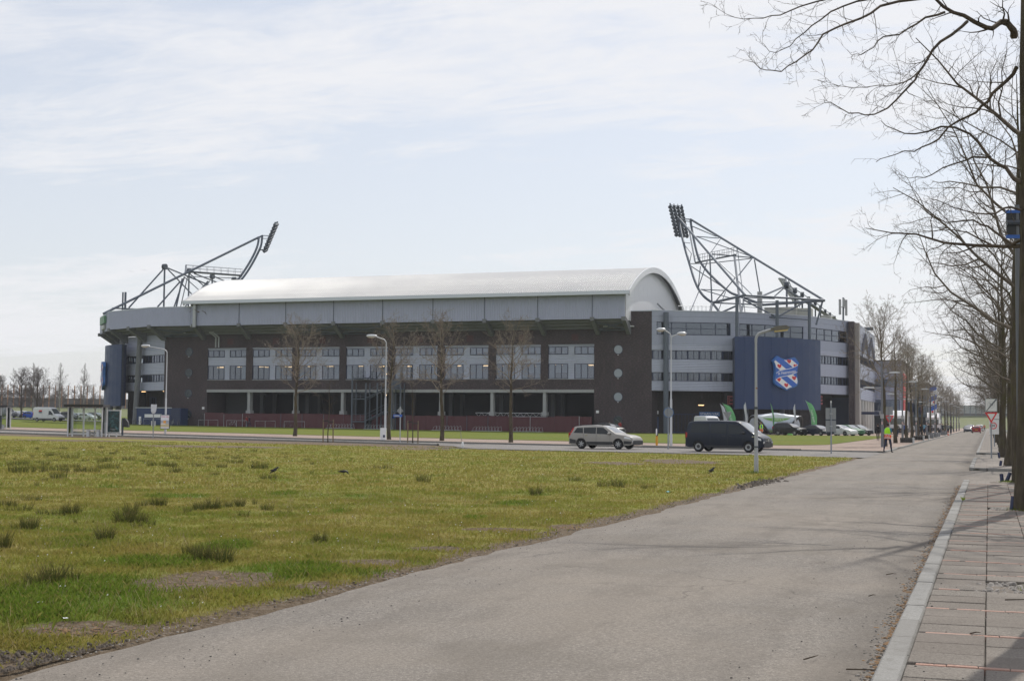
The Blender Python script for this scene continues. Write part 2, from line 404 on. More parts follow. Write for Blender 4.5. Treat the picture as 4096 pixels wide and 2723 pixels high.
def asphalt(name, k=1., tint=(1.0,.905,.80), cracks=True):
    t = NT(name); a = t.noise(58, 3, .85); b = t.noise(24, 4, .8); c = t.noise(.22, 5, .65); d = t.noise(1.6, 5, .7, t.vec(t.pos(), (1, .25, 1)))
    v = t.ramp(a, [(.30, (.06*k,)*3), (.44, (.205*k,)*3), (.56, (.262*k,)*3), (.72, (.52*k,)*3)])
    v = t.mix(t.maprange(b, .42, .62, .0, .7), v, (.11*k,)*3, 'MIX')
    v = t.mix(t.maprange(c, .40, .65, 0, .45), v, (.27*k, .255*k, .235*k)); v = t.mix(t.maprange(d, .50, .72, 0, .5), v, (.115*k, .11*k, .105*k))
    if cracks:
        sx = t.n('ShaderNodeSeparateXYZ'); t.L(t.pos(), sx.inputs[0]); wob = t.math('MULTIPLY', t.noise(.12, 2), .9)
        for xc, ww, am in ((42.5, .38, .30), (44.0, .42, .22), (45.5, .4, .26), (46.5, .42, .95), (41.3, .35, .30)):
            dd_ = t.math('ABSOLUTE', t.math('SUBTRACT', t.math('ADD', sx.outputs[0], wob), xc+.45)); v = t.mix(t.math('MULTIPLY', t.maprange(dd_, 0, ww, am, 0), t.noise(.9, 4, .7)), v, (.10*k, .095*k, .09*k))
        pt = t.n('ShaderNodeTexVoronoi'); pt.inputs['Scale'].default_value = .16; t.L(t.pos(), pt.inputs['Vector']); v = t.mix(t.maprange(t.noise(.33, 3, .6), .56, .60, 0, .30), v, (.15*k, .145*k, .135*k))
        vo = t.n('ShaderNodeTexVoronoi', feature='DISTANCE_TO_EDGE'); vo.inputs['Scale'].default_value = .42
        wv = t.n('ShaderNodeVectorMath', operation='ADD'); t.L(t.pos(), wv.inputs[0])
        nz = t.n('ShaderNodeTexNoise'); nz.inputs['Scale'].default_value = 1.4; t.L(t.pos(), nz.inputs['Vector']); t.L(nz.outputs['Color'], wv.inputs[1]); t.L(wv.outputs[0], vo.inputs['Vector'])
        ck = t.math('MULTIPLY', t.maprange(vo.outputs['Distance'], .003, .011, 1, 0), t.maprange(t.noise(.16, 3), .58, .68))
        v = t.mix(t.math('MULTIPLY', ck, .4), v, (.05, .048, .045))
    tn = t.mix(1.0, v, tint, 'MULTIPLY'); t.col(tn).set(Roughness=.92, Specular_IOR_Level=.22); t.bump(t.math('ADD', a, b), .55, .012); MAT[name] = t.m; return t.m
ASPH = asphalt('asphalt'); ASPHX = asphalt('asphalt_cross', .96, (1, .945, .905), False); ASPHD = asphalt('asphalt_dark', .6, (1, 1, 1), False)
def clinker(name, c1, c2, w, h, rot=0):
    t = NT(name); b = t.n('ShaderNodeTexBrick'); b.inputs['Scale'].default_value = 1; b.inputs['Brick Width'].default_value = w; b.inputs['Row Height'].default_value = h; b.inputs['Mortar Size'].default_value = .006
    b.inputs['Color1'].default_value = (*c1, 1); b.inputs['Color2'].default_value = (*c2, 1); b.inputs['Mortar'].default_value = (*[x*.45 for x in c1], 1); t.L(t.vec(t.pos(), rot=(0, 0, rot)), b.inputs[0])
    n = t.noise(.5, 6, .7); s = t.noise(40, 3, .8)
    c = t.mix(t.maprange(n, .45, .72, 0, .6), b.outputs[0], tuple(min(1, x*1.25+.03) for x in c2)); c = t.mix(t.maprange(s, .4, .75, 0, .35), c, tuple(x*.6 for x in c1))
    t.col(c).set(Roughness=.92, Specular_IOR_Level=.2); t.bump(s, .3, .01); MAT[name] = t.m; return t.m
PINK = clinker('pink_clinker', (.30, .225, .185), (.34, .265, .22), .21, .105)
SLABT = clinker('slab_pavement', (.215, .19, .165), (.25, .222, .195), .52, .52)
t = NT('paving_slab'); a = t.noise(55, 4, .75); b = t.noise(1.1, 5, .65); oi = t.n('ShaderNodeObjectInfo').outputs['Random']
v = t.ramp(a, [(.3, (.090, .080, .068)), (.5, (.188, .168, .145)), (.75, (.33, .30, .265))]); v = t.mix(t.maprange(b, .46, .72, 0, .45), v, (.31, .275, .24))
v = t.mix(t.maprange(oi, 0, 1, 0, .55), v, (.13, .108, .092)); t.col(v).set(Roughness=.92, Specular_IOR_Level=.2); t.bump(a, .45, .012); SLAB = t.m
t = NT('red_paver'); a = t.noise(40, 4, .7); oi = t.n('ShaderNodeObjectInfo').outputs['Random']
v = t.ramp(a, [(.3, (.27, .14, .10)), (.7, (.44, .27, .21))]); v = t.mix(t.maprange(oi, 0, 1, 0, .5), v, (.34, .25, .21)); t.col(v).set(Roughness=.9); t.bump(a, .3, .01); REDP = t.m
t = NT('kerb_concrete'); a = t.noise(60, 4, .75); b = t.noise(1.7, 5, .7); oi = t.n('ShaderNodeObjectInfo').outputs['Random']
v = t.ramp(a, [(.3, (.17, .165, .155)), (.55, (.27, .265, .25)), (.8, (.38, .37, .35))]); v = t.mix(t.maprange(b, .5, .75, 0, .5), v, (.13, .125, .115)); v = t.mix(t.maprange(oi, 0, 1, 0, .55), v, (.165, .155, .14))
v = t.mix(t.maprange(t.noise(5, 5, .7), .55, .72, 0, .6), v, (.12, .11, .095)); t.col(v).set(Roughness=.92); t.bump(a, .4, .01); KERBM = t.m
t = NT('road_paint'); a = t.noise(18, 5, .75); t.col(t.ramp(a, [(.35, (.30, .29, .27)), (.5, (.66, .65, .62))])).set(Roughness=.8); ROADP = t.m

def sheet(name, xs, flo, fhi, rows, z, mat, kind='structure', parent=None):
    """sheet between two curves y=flo(x), y=fhi(x), following the ground at height z"""
    xs = np.asarray(xs, float); v = []; w = np.linspace(0, 1, rows+1)
    lo = flo(xs) if callable(flo) else np.full(len(xs), flo); hi = fhi(xs) if callable(fhi) else np.full(len(xs), fhi)
    Y = lo[:,None]+(hi-lo)[:,None]*w[None]; X = np.repeat(xs[:,None], rows+1, 1); Z = Gn(X, Y)+z
    V = np.stack([X, Y, Z], -1).reshape(-1, 3); n = rows+1
    I = (np.arange(len(xs)-1)[:,None]*n+np.arange(rows)[None]).ravel(); F = np.stack([I, I+n, I+n+1, I+1], 1)
    o = linkmesh(name, npmesh(name, V, F, mat, 4), parent)
    if kind and not parent: o['kind'] = kind
    return o
xsg = np.concatenate([[-4000,-2500,-1500,-1000,-700,-500], np.arange(-400,-150,12), np.arange(-150,110,3), np.arange(110,400,20), [500,800,1500,2500,4000]])
ysg = np.concatenate([[-1200,-700,-450,-300], np.arange(-240,300,5), [330,400,500,650,800,1000,1400,2000,3200,5000,8000]])
X, Y = np.meshgrid(xsg, ysg, indexing='ij'); Z = Gn(X, Y)-.06; n = len(ysg)
I = (np.arange(len(xsg)-1)[:,None]*n+np.arange(n-1)[None]).ravel()
o = linkmesh('ground', npmesh('ground', np.stack([X, Y, Z], -1).reshape(-1, 3), np.stack([I, I+n, I+n+1, I+1], 1), LAWNM, 4)); o['kind'] = 'structure'
# foreground field
xs = np.concatenate([np.arange(-130, 8, 3.), np.arange(8, 24, .8), np.arange(24, 42.01, .28)])
w = np.concatenate([np.linspace(0, .10, 12)[:-1], np.linspace(.10, .45, 110)[:-1], np.linspace(.45, 1, 90)])
hi = RIN(xs); Y = -214+(hi+214)[:,None]*w[None]; X = np.repeat(xs[:,None], len(w), 1)
dd, ll = field_masks(X, Y)
Z = Gn(X, Y)+.012+.055*(fbm(X, Y, 2.4, 31)-.5)+.035*(fbm(X, Y, .6, 5)-.5)-.02*dd
Z = Z-np.clip((X-40.95-.35*(fbm(X, Y, .7, 77)-.5))/.3, 0, 1)*.075
n = len(w); I = (np.arange(len(xs)-1)[:,None]*n+np.arange(n-1)[None]).ravel()
me = npmesh('field', np.stack([X, Y, Z], -1).reshape(-1, 3), np.stack([I, I+n, I+n+1, I+1], 1), FIELD, 4)
for nm, arr in (('dirt', dd), ('lush', ll)): me.attributes.new(nm, 'FLOAT', 'POINT').data.foreach_set('value', arr.ravel().astype(np.float32))
shade(me, None); o = linkmesh('grass_field', me); o['kind'] = 'structure'
# main road with a crumbling left edge
ys = np.concatenate([np.arange(-232, -130, .3), np.arange(-130, 420, 4)])
left = XL-.12+.34*(fbm(ys*0+3, ys, 1.2, 41)-.5)+.16*(fbm(ys*0+3, ys, .3, 43)-.5); left[ys > -127] = XL
rows = []
for q in (0, .15, .4, .7, 1): rows.append(np.stack([left+(XR+.02-left)*q, ys, Gn(left+(XR-left)*q, ys)+.014+.03*(1-(2*q-1)**2)], -1))
V = np.stack(rows, 1).reshape(-1, 3); n = 5; I = (np.arange(len(ys)-1)[:,None]*n+np.arange(4)[None]).ravel()
o = linkmesh('main_road', npmesh('main_road', V, np.stack([I, I+1, I+n+1, I+n], 1), ASPH, 4)); o['kind'] = 'structure'
xs = np.linspace(-300, XL+.02, 160)
sheet('cross_road', xs, RIN, FAR, 6, .022, ASPHX)
sheet('side_road', np.arange(XR+.02, 90, 3), -155.2, -144.2, 2, .016, ASPH); sheet('side_road', np.arange(XR+.02, 90, 3), -125.2, -113.4, 2, .016, ASPH)
sheet('cycle_path', np.linspace(-300, 35.25, 160), lambda x: FAR(x)+.2, LAWN, 6, .10, PINK)
sheet('lawn', np.linspace(-300, 35.4, 160), lambda x: LAWN(x)-.02, lambda x: np.where(x > 7, -6., -1.5), 16, .125, LAWNM)
sheet('pavement', np.linspace(35.2, XL-.02, 5), lambda x: FAR(x)+.2, 420, 90, .10, PINK)
sheet('stadium_forecourt', np.linspace(7, 35.3, 15), -6.02, 300, 40, .105, PINK)
o = sheet('parking_lot', np.arange(51.3, 90, 4), -113, 330, 40, .02, ASPHD)
sheet('parking_lot', np.arange(51.3, 90, 4), -230, -155.6, 10, .02, ASPHD)
sheet('parking_road', np.arange(-330, -101, 4), lambda x: 30-.02*x, lambda x: 47-.03*x, 4, .14, ASPHD)
# painted lines
def stripe(name, pts, w, mat=None, z=.034):
    m = MB(); L_ = [Vector((p[0], p[1], 0)) for p in pts]; rows = []
    for i, p in enumerate(L_):
        d = (L_[min(i+1, len(L_)-1)]-L_[max(i-1, 0)]).normalized(); q = Vector((-d.y, d.x, 0))*w/2
        rows.append([(p.x+s*q.x, p.y+s*q.y, G(p.x, p.y)+z) for s in (-1, 1)])
    m.grid(rows); o = m.build(name, mat or ROADP); o['kind'] = 'structure'; return o
stripe('lane_marking', [(x, float(FAR(x))-1.2) for x in np.arange(-120, 41, 2.15)], .28)
for x in (29.5, 33.5, 37.5): stripe('lane_marking', [(x, float(FAR(x))*.45+float(RIN(x))*.55), (x+1.6, float(FAR(x+1.6))*.45+float(RIN(x+1.6))*.55)], .14)
stripe('lane_marking', [(40.9, -123.2), (42.6, -123.0)], .12); stripe('lane_marking', [(43.4, -122.9), (45.2, -122.6)], .12)
# kerbs: upright faces towards the viewer, light tops
def kerb(name, pts, w, h, step=1.0, mat=None, z0=.0, max_=400):
    """kerb line of single stones"""
    P = [Vector(p) for p in pts]; root = None; s = 0; segs = []
    m0 = MB(); g_ = .012
    for a, b in zip(P[:-1], P[1:]):
        L_ = (b-a).length; k = max(1, round(L_/step))
        for i in range(k): segs.append((a+(b-a)*(i/k), a+(b-a)*((i+1)/k)))
    o = empty(name, (P[0].x, P[0].y, G(P[0].x, P[0].y))); o['kind'] = 'structure'
    c_ = .018
    prof = [(-w/2, -.1), (-w/2, h-c_), (-w/2+c_, h), (w/2-c_, h), (w/2, h-c_), (w/2, -.1)]
    me = None
    for a, b in segs:
        L_ = (b-a).length
        if me is None:
            m = MB(); m.prism(prof, lambda p, q, d: (p, d, q), g_/2, 1-g_/2); me = m.mesh('kerb_stone', mat or KERBM)
        d = (b-a)/L_; ang = math.atan2(-d.x, d.y)
        k = linkmesh('kerb_stone', me, o); k.location = Vector((a.x, a.y, G(a.x, a.y)+z0+rnd.uniform(-.006, .006)))-o.location; k.rotation_euler = (0, 0, ang+rnd.uniform(-.004, .004)); k.scale = (1, L_, 1)
    return o
def kerbstrip(name, pts, w, h, mat=None, z0=0.):
    m = MB(); P = [Vector((p[0], p[1], 0)) for p in pts]; rows = []
    for i, p in enumerate(P):
        d = (P[min(i+1, len(P)-1)]-P[max(i-1, 0)]).normalized(); q = Vector((-d.y, d.x, 0)); z = G(p.x, p.y)+z0
        rows.append([(p.x+q.x*s, p.y+q.y*s, z+hh) for s, hh in ((-w/2, -.1), (-w/2, h-.02), (-w/2+.02, h), (w/2-.02, h), (w/2, h-.02), (w/2, -.1))])
    m.grid(rows); o = m.build(name, mat or KERBM); o['kind'] = 'structure'; return o
kerb('right_kerb', [(XR+.09, -193, 0), (XR+.09, -155.7, 0)], .185, .10)
kerbstrip('right_kerb', [(XR+.09, -230), (XR+.09, -193)], .185, .10)
kerb('right_kerb', [(XR+.25, -126, 0), (XR+.09, -127, 0), (XR+.09, -142.8, 0), (XR+.25, -143.8, 0), (XR+.7, -144.3, 0), (XR+4.2, -144.6, 0)], .17, .13)
kerbstrip('right_kerb', [(XR+4, -113.2), (XR+.6, -113.1), (XR+.15, -112.5), (XR+.09, -111)]+[(XR+.09, y) for y in range(-105, 420, 12)], .17, .12)
kerb('left_kerb', [(XL-.75, -99.3, 0), (XL-.25, -98.6, 0), (XL-.05, -97, 0), (XL, -95, 0), (XL, -20, 0)], .17, .14)
kerbstrip('left_kerb', [(XL, y) for y in range(-20, 420, 12)], .17, .14)
kerbstrip('cross_kerb', [(x, float(FAR(x))+.1) for x in np.linspace(-300, 36, 158)], .2, .15)
kerbstrip('cross_kerb', [(36.02, float(FAR(36.02))+.1), (38.5, float(FAR(38.5))+.1), (40.6, float(FAR(40.6))+.12), (41.1, -111.6), (41.25, -110.6), (41.27, -106), (41.26, -100), (41.1, -98.9), (40.6, -99.25)], .2, .112)
kerbstrip('cross_kerb', [(x, float(RIN(x))-.1) for x in np.arange(-300, 12, 2.15)], .2, .13)
kerbstrip('cross_kerb', [(x, float(NEAR(x))-.05) for x in np.arange(14, 36, 1.4)], .12, .05)
kerbstrip('refuge_kerb', [(24.4, -105.9), (26.2, -107.2), (30.2, -108.3), (30.6, -107.6)], .22, .16)
# right pavement: bed, slabs one by one near the viewer, texture further away
bed = sheet('right_pavement', np.arange(XR+.18, 51.4, 1.0), -230, -155.3, 70, .058, SLABT)
sheet('right_pavement', np.arange(XR+.18, 51.4, 1.0), -144.1, -126.0, 18, .10, SLABT); sheet('right_pavement', np.arange(XR+.18, 51.4, 1.0), -113.1, 420, 90, .10, SLABT)
def slabmesh(w, l, h, c, mat, nm):
    m = MB(); m.grid([[(-w/2, -l/2, 0), (w/2, -l/2, 0), (w/2, l/2, 0), (-w/2, l/2, 0)], [(-w/2, -l/2, h-c), (w/2, -l/2, h-c), (w/2, l/2, h-c), (-w/2, l/2, h-c)], [(-w/2+c, -l/2+c, h), (w/2-c, -l/2+c, h), (w/2-c, l/2-c, h), (-w/2+c, l/2-c, h)]], True)
    m.face((8, 9, 10, 11)); return m.mesh(nm, mat)
SLABME = slabmesh(.516, .488, .05, .007, SLAB, 'paving_slab'); BRKME = slabmesh(.205, .064, .052, .005, REDP, 'red_paver')
y = -193.4; x0 = XR+.19; PITS = [(47.75, -185.2, .55, .5), (47.95, -170.9, .52, .42), (47.95, -156.6, .5, .4)]
ns = nb = 0
while y < -160.5:
    for i in range(3):
        for c in range(3):
            x = x0+.262+c*.524; yy = y+.25+i*.495
            if any(abs(x-a) < b and abs(yy-d_) < e_ for a, d_, b, e_ in PITS): continue
            k = linkmesh('paving_slab', SLABME, bed, (x, yy, G(x, yy)+.056+rnd.uniform(-.004, .005))); k.rotation_euler = (rnd.uniform(-.006, .006), rnd.uniform(-.006, .006), rnd.uniform(-.006, .006)); ns += 1
    if nb < 290:
        for c in range(8):
            x = x0+.105+c*.21+(nb//8 % 2)*.06; yy = y+1.528
            if x > x0+1.62 or any(abs(x-a) < b and abs(yy-d_) < e_ for a, d_, b, e_ in PITS): continue
            k = linkmesh('red_paver', BRKME, bed, (x, yy, G(x, yy)+.056+rnd.uniform(-.003, .006)), rnd.uniform(-.02, .02)); nb += 1
    y += 1.565
# bare soil in the tree pits
SOIL = paint('pit_soil', (.16, .135, .11), .95, 0, .5, 9, bump=.6)
for a, d_, b, e_ in PITS:
    m = MB(); rows = []
    for i in range(9): rows.append([(a-b-.02+(2*b+.04)*i/8, d_-e_-.02+(2*e_+.04)*j/8, G(a, d_)+.062+.05*mnoise.noise((i*.9+a, j*.8, d_))+.03*math.sin(math.pi*i/8)*math.sin(math.pi*j/8)) for j in range(9)])
    m.grid(rows); o = m.build('tree_pit_soil', SOIL, None, True, None); o['kind'] = 'structure'
# drain grate in the kerb line
m = MB(); m.box(XR+.0, XR+.55, -177.75, -177.1, .06, .098)
gr = empty('drain_grate', (XR+.2, -177.4, .1), 0, 'small metal drain grate let into the right kerb', 'drain grate')
m = MB()
for i in range(9): m.cbox((-.16+i*.05, 0, .006), (.02, .36, .02))
m.cbox((.04, .19, .008), (.46, .03, .024)); m.cbox((.04, -.19, .008), (.46, .03, .024)); m.build('grate_bars', STEELD, gr)
m = MB(); m.cbox((.22, .23, .012), (.34, .05, .03)); m.build('grate_lip', BLACK, gr)
# ------------------------------------------------------------------ stadium
ST = empty('stadium', (0, 0, 0), 0, 'large football stadium with dark brick front, grey cladding and white barrel roof', 'stadium')
def corr_v(m, x0, x1, z0, z1, y, pitch=.28, amp=.05):
    n = max(1, round((x1-x0)/pitch)); p = (x1-x0)/n; r = []
    for i in range(n):
        for a, b in ((0, 0), (.38, 0), (.5, 1), (.88, 1)): r.append((x0+(i+a)*p, y-amp*b))
    r.append((x1, y)); m.grid([[(a, b, z0) for a, b in r], [(a, b, z1) for a, b in r]])
def corr_h(m, x0, x1, z0, z1, y, pitch=.26, amp=.05):
    n = max(1, round((z1-z0)/pitch)); p = (z1-z0)/n; r = []
    for i in range(n):
        for a, b in ((0, 0), (.38, 0), (.5, 1), (.88, 1)): r.append((y-amp*b, z0+(i+a)*p))
    r.append((y, z1)); m.grid([[(x0, a, b) for a, b in r], [(x1, a, b) for a, b in r]])
def window(M, u0, u1, z0, z1, y, nc, nr, fr=.09, root=None, gl=None, depth_=.14):
    root = root or ST; m = MB(M)
    m.box(u0, u1, y-.02, y+depth_, z0, z0+fr); m.box(u0, u1, y-.02, y+depth_, z1-fr, z1)
    cw = (u1-u0)/nc; rh = (z1-z0)/nr
    for i in range(nc+1):
        a = u0+i*cw; a0, a1 = (a, a+fr) if i == 0 else (a-fr, a) if i == nc else (a-fr/2, a+fr/2)
        m.box(a0, a1, y-.017, y+depth_-.003, z0+fr, z1-fr)
    for j in range(1, nr): m.box(u0+fr, u1-fr, y-.014, y+depth_-.006, z0+j*rh-fr/2, z0+j*rh+fr/2)
    w = m.build('window', NAVY, root)
    for i in range(nc):
        for j in range(nr):
            q = MB(M); q.poly([(u0+i*cw, y+.05, z0+j*rh), (u0+(i+1)*cw, y+.05, z0+j*rh), (u0+(i+1)*cw, y+.05, z0+(j+1)*rh), (u0+i*cw, y+.05, z0+(j+1)*rh)]); q.build('pane', gl or GLASS, w)
    return w
def bx(name, mat, x0, x1, y0, y1, z0, z1, M=None, parent=None):
    m = MB(M); m.box(x0, x1, y0, y1, z0, z1); return m.build(name, mat, parent or ST)
XF0, XF1 = -84.3, 0.0                               # the straight front
XB = [-(8.25+8.545*k) for k in range(9)]            # column / bracket lines
# brick masses
bx('brick_wall', BRICK, -8.9, 0, 0, 14, -1, 18.33); bx('brick_wall', BRICK, XF0, -75.95, 0, 14, -1, 17.5)
bx('brick_wall', BRICK, -75.95, -8.9, 0, .45, 13.42, 17.5); bx('brick_wall', BRICK, -75.95, -8.9, 0, .45, 6.6, 8.2)
for x in XB[1:-1]: bx('brick_pier', BRICK, x-.6, x+.6, 0, .45, 8.2, 13.42)
bx('concrete_lintel', CONCL, -75.95, -8.9, -.12, .5, 6.14, 6.6)
bx('coping', FASCIA, -8.95, .06, -.08, .3, 18.33, 18.47)
# rooms behind the windows
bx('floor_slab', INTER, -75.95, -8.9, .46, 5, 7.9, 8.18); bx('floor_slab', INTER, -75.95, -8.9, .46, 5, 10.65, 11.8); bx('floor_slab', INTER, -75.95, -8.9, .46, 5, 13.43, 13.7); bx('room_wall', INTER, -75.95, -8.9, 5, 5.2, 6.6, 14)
bx('ground_slab', DARK, -75.95, -8.9, 0, 18, -.4, .18); bx('recess_wall', DARK, -75.95, -8.9, 18, 18.4, 0, 6.6); bx('recess_ceiling', DARK, -75.95, -8.9, .5, 18, 6.2, 6.5); bx('recess_side', DARK, -76.2, -75.96, 14.01, 18, 0, 6.6); bx('recess_side', DARK, -8.89, -8.6, 14.01, 18, 0, 6.6)  # deep recess with added side walls, made to darken the ground floor
for k, x in enumerate(XB[1:-1]):
    for y in (4.2, 7.4): bx('inner_column', paint('column_dark', (.07, .075, .08), .9), x-.3+(y-4)*.2, x+.3+(y-4)*.2, y, y+.6, .1, 6.2)  # shade inside the recess is put into the dark column colour
bx('grey_partition', paint('column_dark', (.07, .075, .08), .9), -75.9, -70.6, 6.0, 6.2, 0, 6.2)
for k in range(8):                                   # eight window bays
    b1 = XB[k]-(.6 if k else .65); b0 = XB[k+1]+(.6 if k < 7 else .87)
    if k == 0: b1 = -8.92
    if k == 7: b0 = -75.93
    wd = b1-b0; ww = 3.12; I4 = None
    m = MB(); corr_h(m, b0, b1, 10.55, 11.98, .22); corr_h(m, b0, b1, 13.14, 13.40, .22, .13, .02)
    corr_h(m, b0+ww, b1-ww, 8.22, 10.55, .22); corr_h(m, b0+ww, b1-ww, 11.98, 13.14, .22); m.build('bay_cladding', CLADW, ST)
    bx('sill', CONCL, b0, b1, -.05, .3, 8.15, 8.23)
    bx('cladding_trim', CLADW, b0, b1, -.03, .3, 13.36, 13.46)
    for a in (b0, b1-ww):
        window(None, a, a+ww, 11.98, 13.14, .12, 3, 1); window(None, a, a+ww, 8.24, 10.55, .12, 3, 1)
        for q in range(rnd.choice((1, 2, 2))):
            xx = a+.3+rnd.random()*1.6; m = MB(); m.box(xx, xx+1.3, 1.2+q*.8, 1.32+q*.8, 10.36-.05*q, 10.42-.05*q); m.build('tube_lamp', TUBELAMP, ST)
        for q in range(3):
            if rnd.random() < (.2+.09*(7-k)): m = MB(); m.box(a+q*1.04+.05, a+q*1.04+.99, .42, .45, rnd.choice((8.3, 8.3, 9.2)), 10.5); m.build('blind', paint('blind_cloth', (.26, .30, .34), .8, 0, .1, 1), ST)  # pale bluish blinds added, more to the right, standing for reflections in the glass
            if rnd.random() < (.25+.09*(7-k)): m = MB(); m.box(a+q*1.04+.05, a+q*1.04+.99, .42, .45, rnd.choice((12.02, 12.4)), 13.1); m.build('blind', MAT['blind_cloth'] if 'blind_cloth' in MAT else INTER, ST)
    m = MB(); c = (b0+b1)/2+.6; m.box(c-.55, c+.55, -.03, .1, 14.05, 15.05); vt = m.build('vent_grille', paint('vent_red', (.075, .03, .032), .7), ST)
# white portal columns with collars
for x in XB[1:-1]:
    bx('portal_column', CONCL, x-.24, x+.24, .05, .95, -.3, 6.14); bx('column_collar', CONCL, x-.42, x+.42, -.1, 1.05, 2.6, 3.15)
    bx('column_band', LOGOB, x-.33, x+.33, -.02, 1.0, 2.05, 2.28)
# round windows in the stair towers
def round_window(x, z, r, clear=True):
    m = MB(); m.lathe([(r, .06), (r, -.06), (r+.07, -.06), (r+.07, .06)], 24, (x, 0, z), 'Y'); w = m.build('round_window', NAVY, ST, True)
    m = MB(); m.lathe([(r, -.028), (r, -.02)], 24, (x, 0, z), 'Y'); m.build('pane', paint('lit_pane', (.30, .34, .38), .12, 0, .1, .8) if clear else paint('dim_pane', (.03, .045, .05), .1, 0, .3, .8), w)  # opaque panes: lit and dim look is put into the colour
    m = MB(); m.cbox((x, -.12, z-r-.16), (.16, .2, .09)); m.build('wall_lamp', WHITEM, w)
    if not clear:
        m = MB(); m.tube([(x-.4, -.04, z+.3), (x+.45, -.04, z-.4)], .045, 5); m.build('glazing_bar', STEELG, w)
for z in (12.62, 9.07, 5.5, 1.95): round_window(-5.14, z, .64, z > 3)
for z in (12.9, 9.4, 5.95, 2.5): round_window(-79.5, z, .64, False)
for x, z in ((-8.35, 3.25), (-76.6, 3.5)): bx('wall_sign', LOGOW, x-.22, x+.22, -.04, 0, z-.2, z+.2)
for x in (-3.0, -7.0, -75.0, -80.3): bx('flood_lamp', WHITEM, x-.35, x+.35, -.7, -.15, 16.0, 16.14)
# overhanging rear of the upper tier: corrugated panels, brackets, stepped soffit
edges = [-3.2]+XB+[-76.75]
for i, (a, b) in enumerate(zip(edges[:-2] if False else [-3.2]+XB[:-1], XB[:-1]+[-76.75])):
    m = MB(); corr_v(m, b+.03, a-.03, 17.02, 20.86, -3.5, .285, .05); m.build('wall_sheet', CLAD, ST)
for x in XB: 
    m = MB(); m.box(x-.045, x+.045, -3.61, -3.52, 17.3, 20.8); m.build('downpipe', STEELG, ST)
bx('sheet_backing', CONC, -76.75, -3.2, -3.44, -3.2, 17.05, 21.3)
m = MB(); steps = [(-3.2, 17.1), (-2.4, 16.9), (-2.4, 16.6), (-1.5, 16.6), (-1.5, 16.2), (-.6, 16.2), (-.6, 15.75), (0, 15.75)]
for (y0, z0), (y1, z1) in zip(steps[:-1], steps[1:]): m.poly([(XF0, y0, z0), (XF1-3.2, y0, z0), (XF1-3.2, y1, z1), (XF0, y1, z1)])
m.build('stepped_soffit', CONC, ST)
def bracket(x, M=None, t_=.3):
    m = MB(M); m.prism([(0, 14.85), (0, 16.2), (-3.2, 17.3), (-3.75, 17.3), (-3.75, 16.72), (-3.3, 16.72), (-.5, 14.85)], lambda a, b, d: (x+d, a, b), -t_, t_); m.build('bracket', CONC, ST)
for x in XB+[-3.45]: bracket(x)
for x0_, x1_ in ((-3.6, -8.1), (-42.6, -51.1), (-51.3, -59.7), (-76.8, -84)):
    m = MB(); m.tube([(x0_, -2.8, 16.6), (x1_, -.7, 15.5)], .09, 5); m.tube([(x1_, -2.8, 16.6), (x0_, -.7, 15.5)], .09, 5); m.tube([(x0_, -.6, 15.5), (x1_, -.6, 15.5)], .08, 5); m.build('cross_brace', STEELG, ST)
for dx in (0, .55):
    m = MB(); m.tube([(-74.9+dx, -1.0, 16.6), (-74.9+dx, -1.0, 16.0), (-74.3+dx, -.25, 15.3), (-74.3+dx, -.25, 13.6)], .13, 6); m.build('duct', GALV, ST, True)
# barrel roof: front edge (y -4.4, z 21), apex (15, 26.25)
RC_Y, RC_R = 15.0, 39.0; RC_Z = 26.2-RC_R
def arcz(y, r=RC_R): return RC_Z+math.sqrt(r*r-(y-RC_Y)**2)
RX0, RX1 = -78.0, -2.45
n = 215; p = (RX1-RX0)/n; prof = []
for i in range(n):
    for a, b in ((0, 0), (.3, 0), (.5, 1), (.8, 1)): prof.append((RX0+(i+a)*p, .10*b))
prof.append((RX1, 0)); ys = [-4.4+38.8*i/22 for i in range(23)]
m = MB(); m.grid([[(x, y, arcz(y)+h) for x, h in prof] for y in ys]); m.build('roof_sheet', ROOF, ST)
bx('gutter', FASCIA, RX0-.1, RX1+.1, -4.72, -4.3, 20.55, 21.08)
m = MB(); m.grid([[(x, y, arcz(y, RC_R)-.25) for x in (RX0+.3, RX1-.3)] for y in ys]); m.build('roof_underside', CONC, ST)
for x, s in ((RX1, 1), (RX0, -1)):
    m = MB(); a, b = (x, x+.14*s); A = []; 
    m.grid([[(a, y, arcz(y)+.12), (b, y, arcz(y)+.12), (b, y, arcz(y)-.75), (a, y, arcz(y)-.75)] for y in ys], True); m.build('roof_verge', WHITEM, ST)
    xg = x-.75*s; bot = 16.9
    N_ = 13
    for i in range(N_):                                # gable in upright sheets
        y0, y1 = -3.5+36.4*i/N_, -3.5+36.4*(i+1)/N_-.012; zb0 = 16.9 if y0 < 0 else 18.3
        m = MB(); fr = lambda a, b, d: (xg+d*s, a, b); ym = (y0+y1)/2
        m.prism([(y0, zb0), (y1, zb0), (y1, arcz(y1)-.3), (ym, arcz(ym)-.3), (y0, arcz(y0)-.3)], fr, -.1, 0); m.build('gable_sheet', WHITEM, ST)
bx('roof_core', INTER, -76, -4, 2, 33, 18.0, 20.9)
for i in range(13):
    m = MB(); m.cbox((.05+i*.34 if False else -1.6, 10.2+i*1.35, 18.95), (.05, 1.25, .95)); m.build('parapet_screen', WHITEM, ST)
m = MB(); m.tube([(-1.2, 9, 20.2), (.2, 12, 18.4)], .16, 6); m.build('flue', GALV, ST)
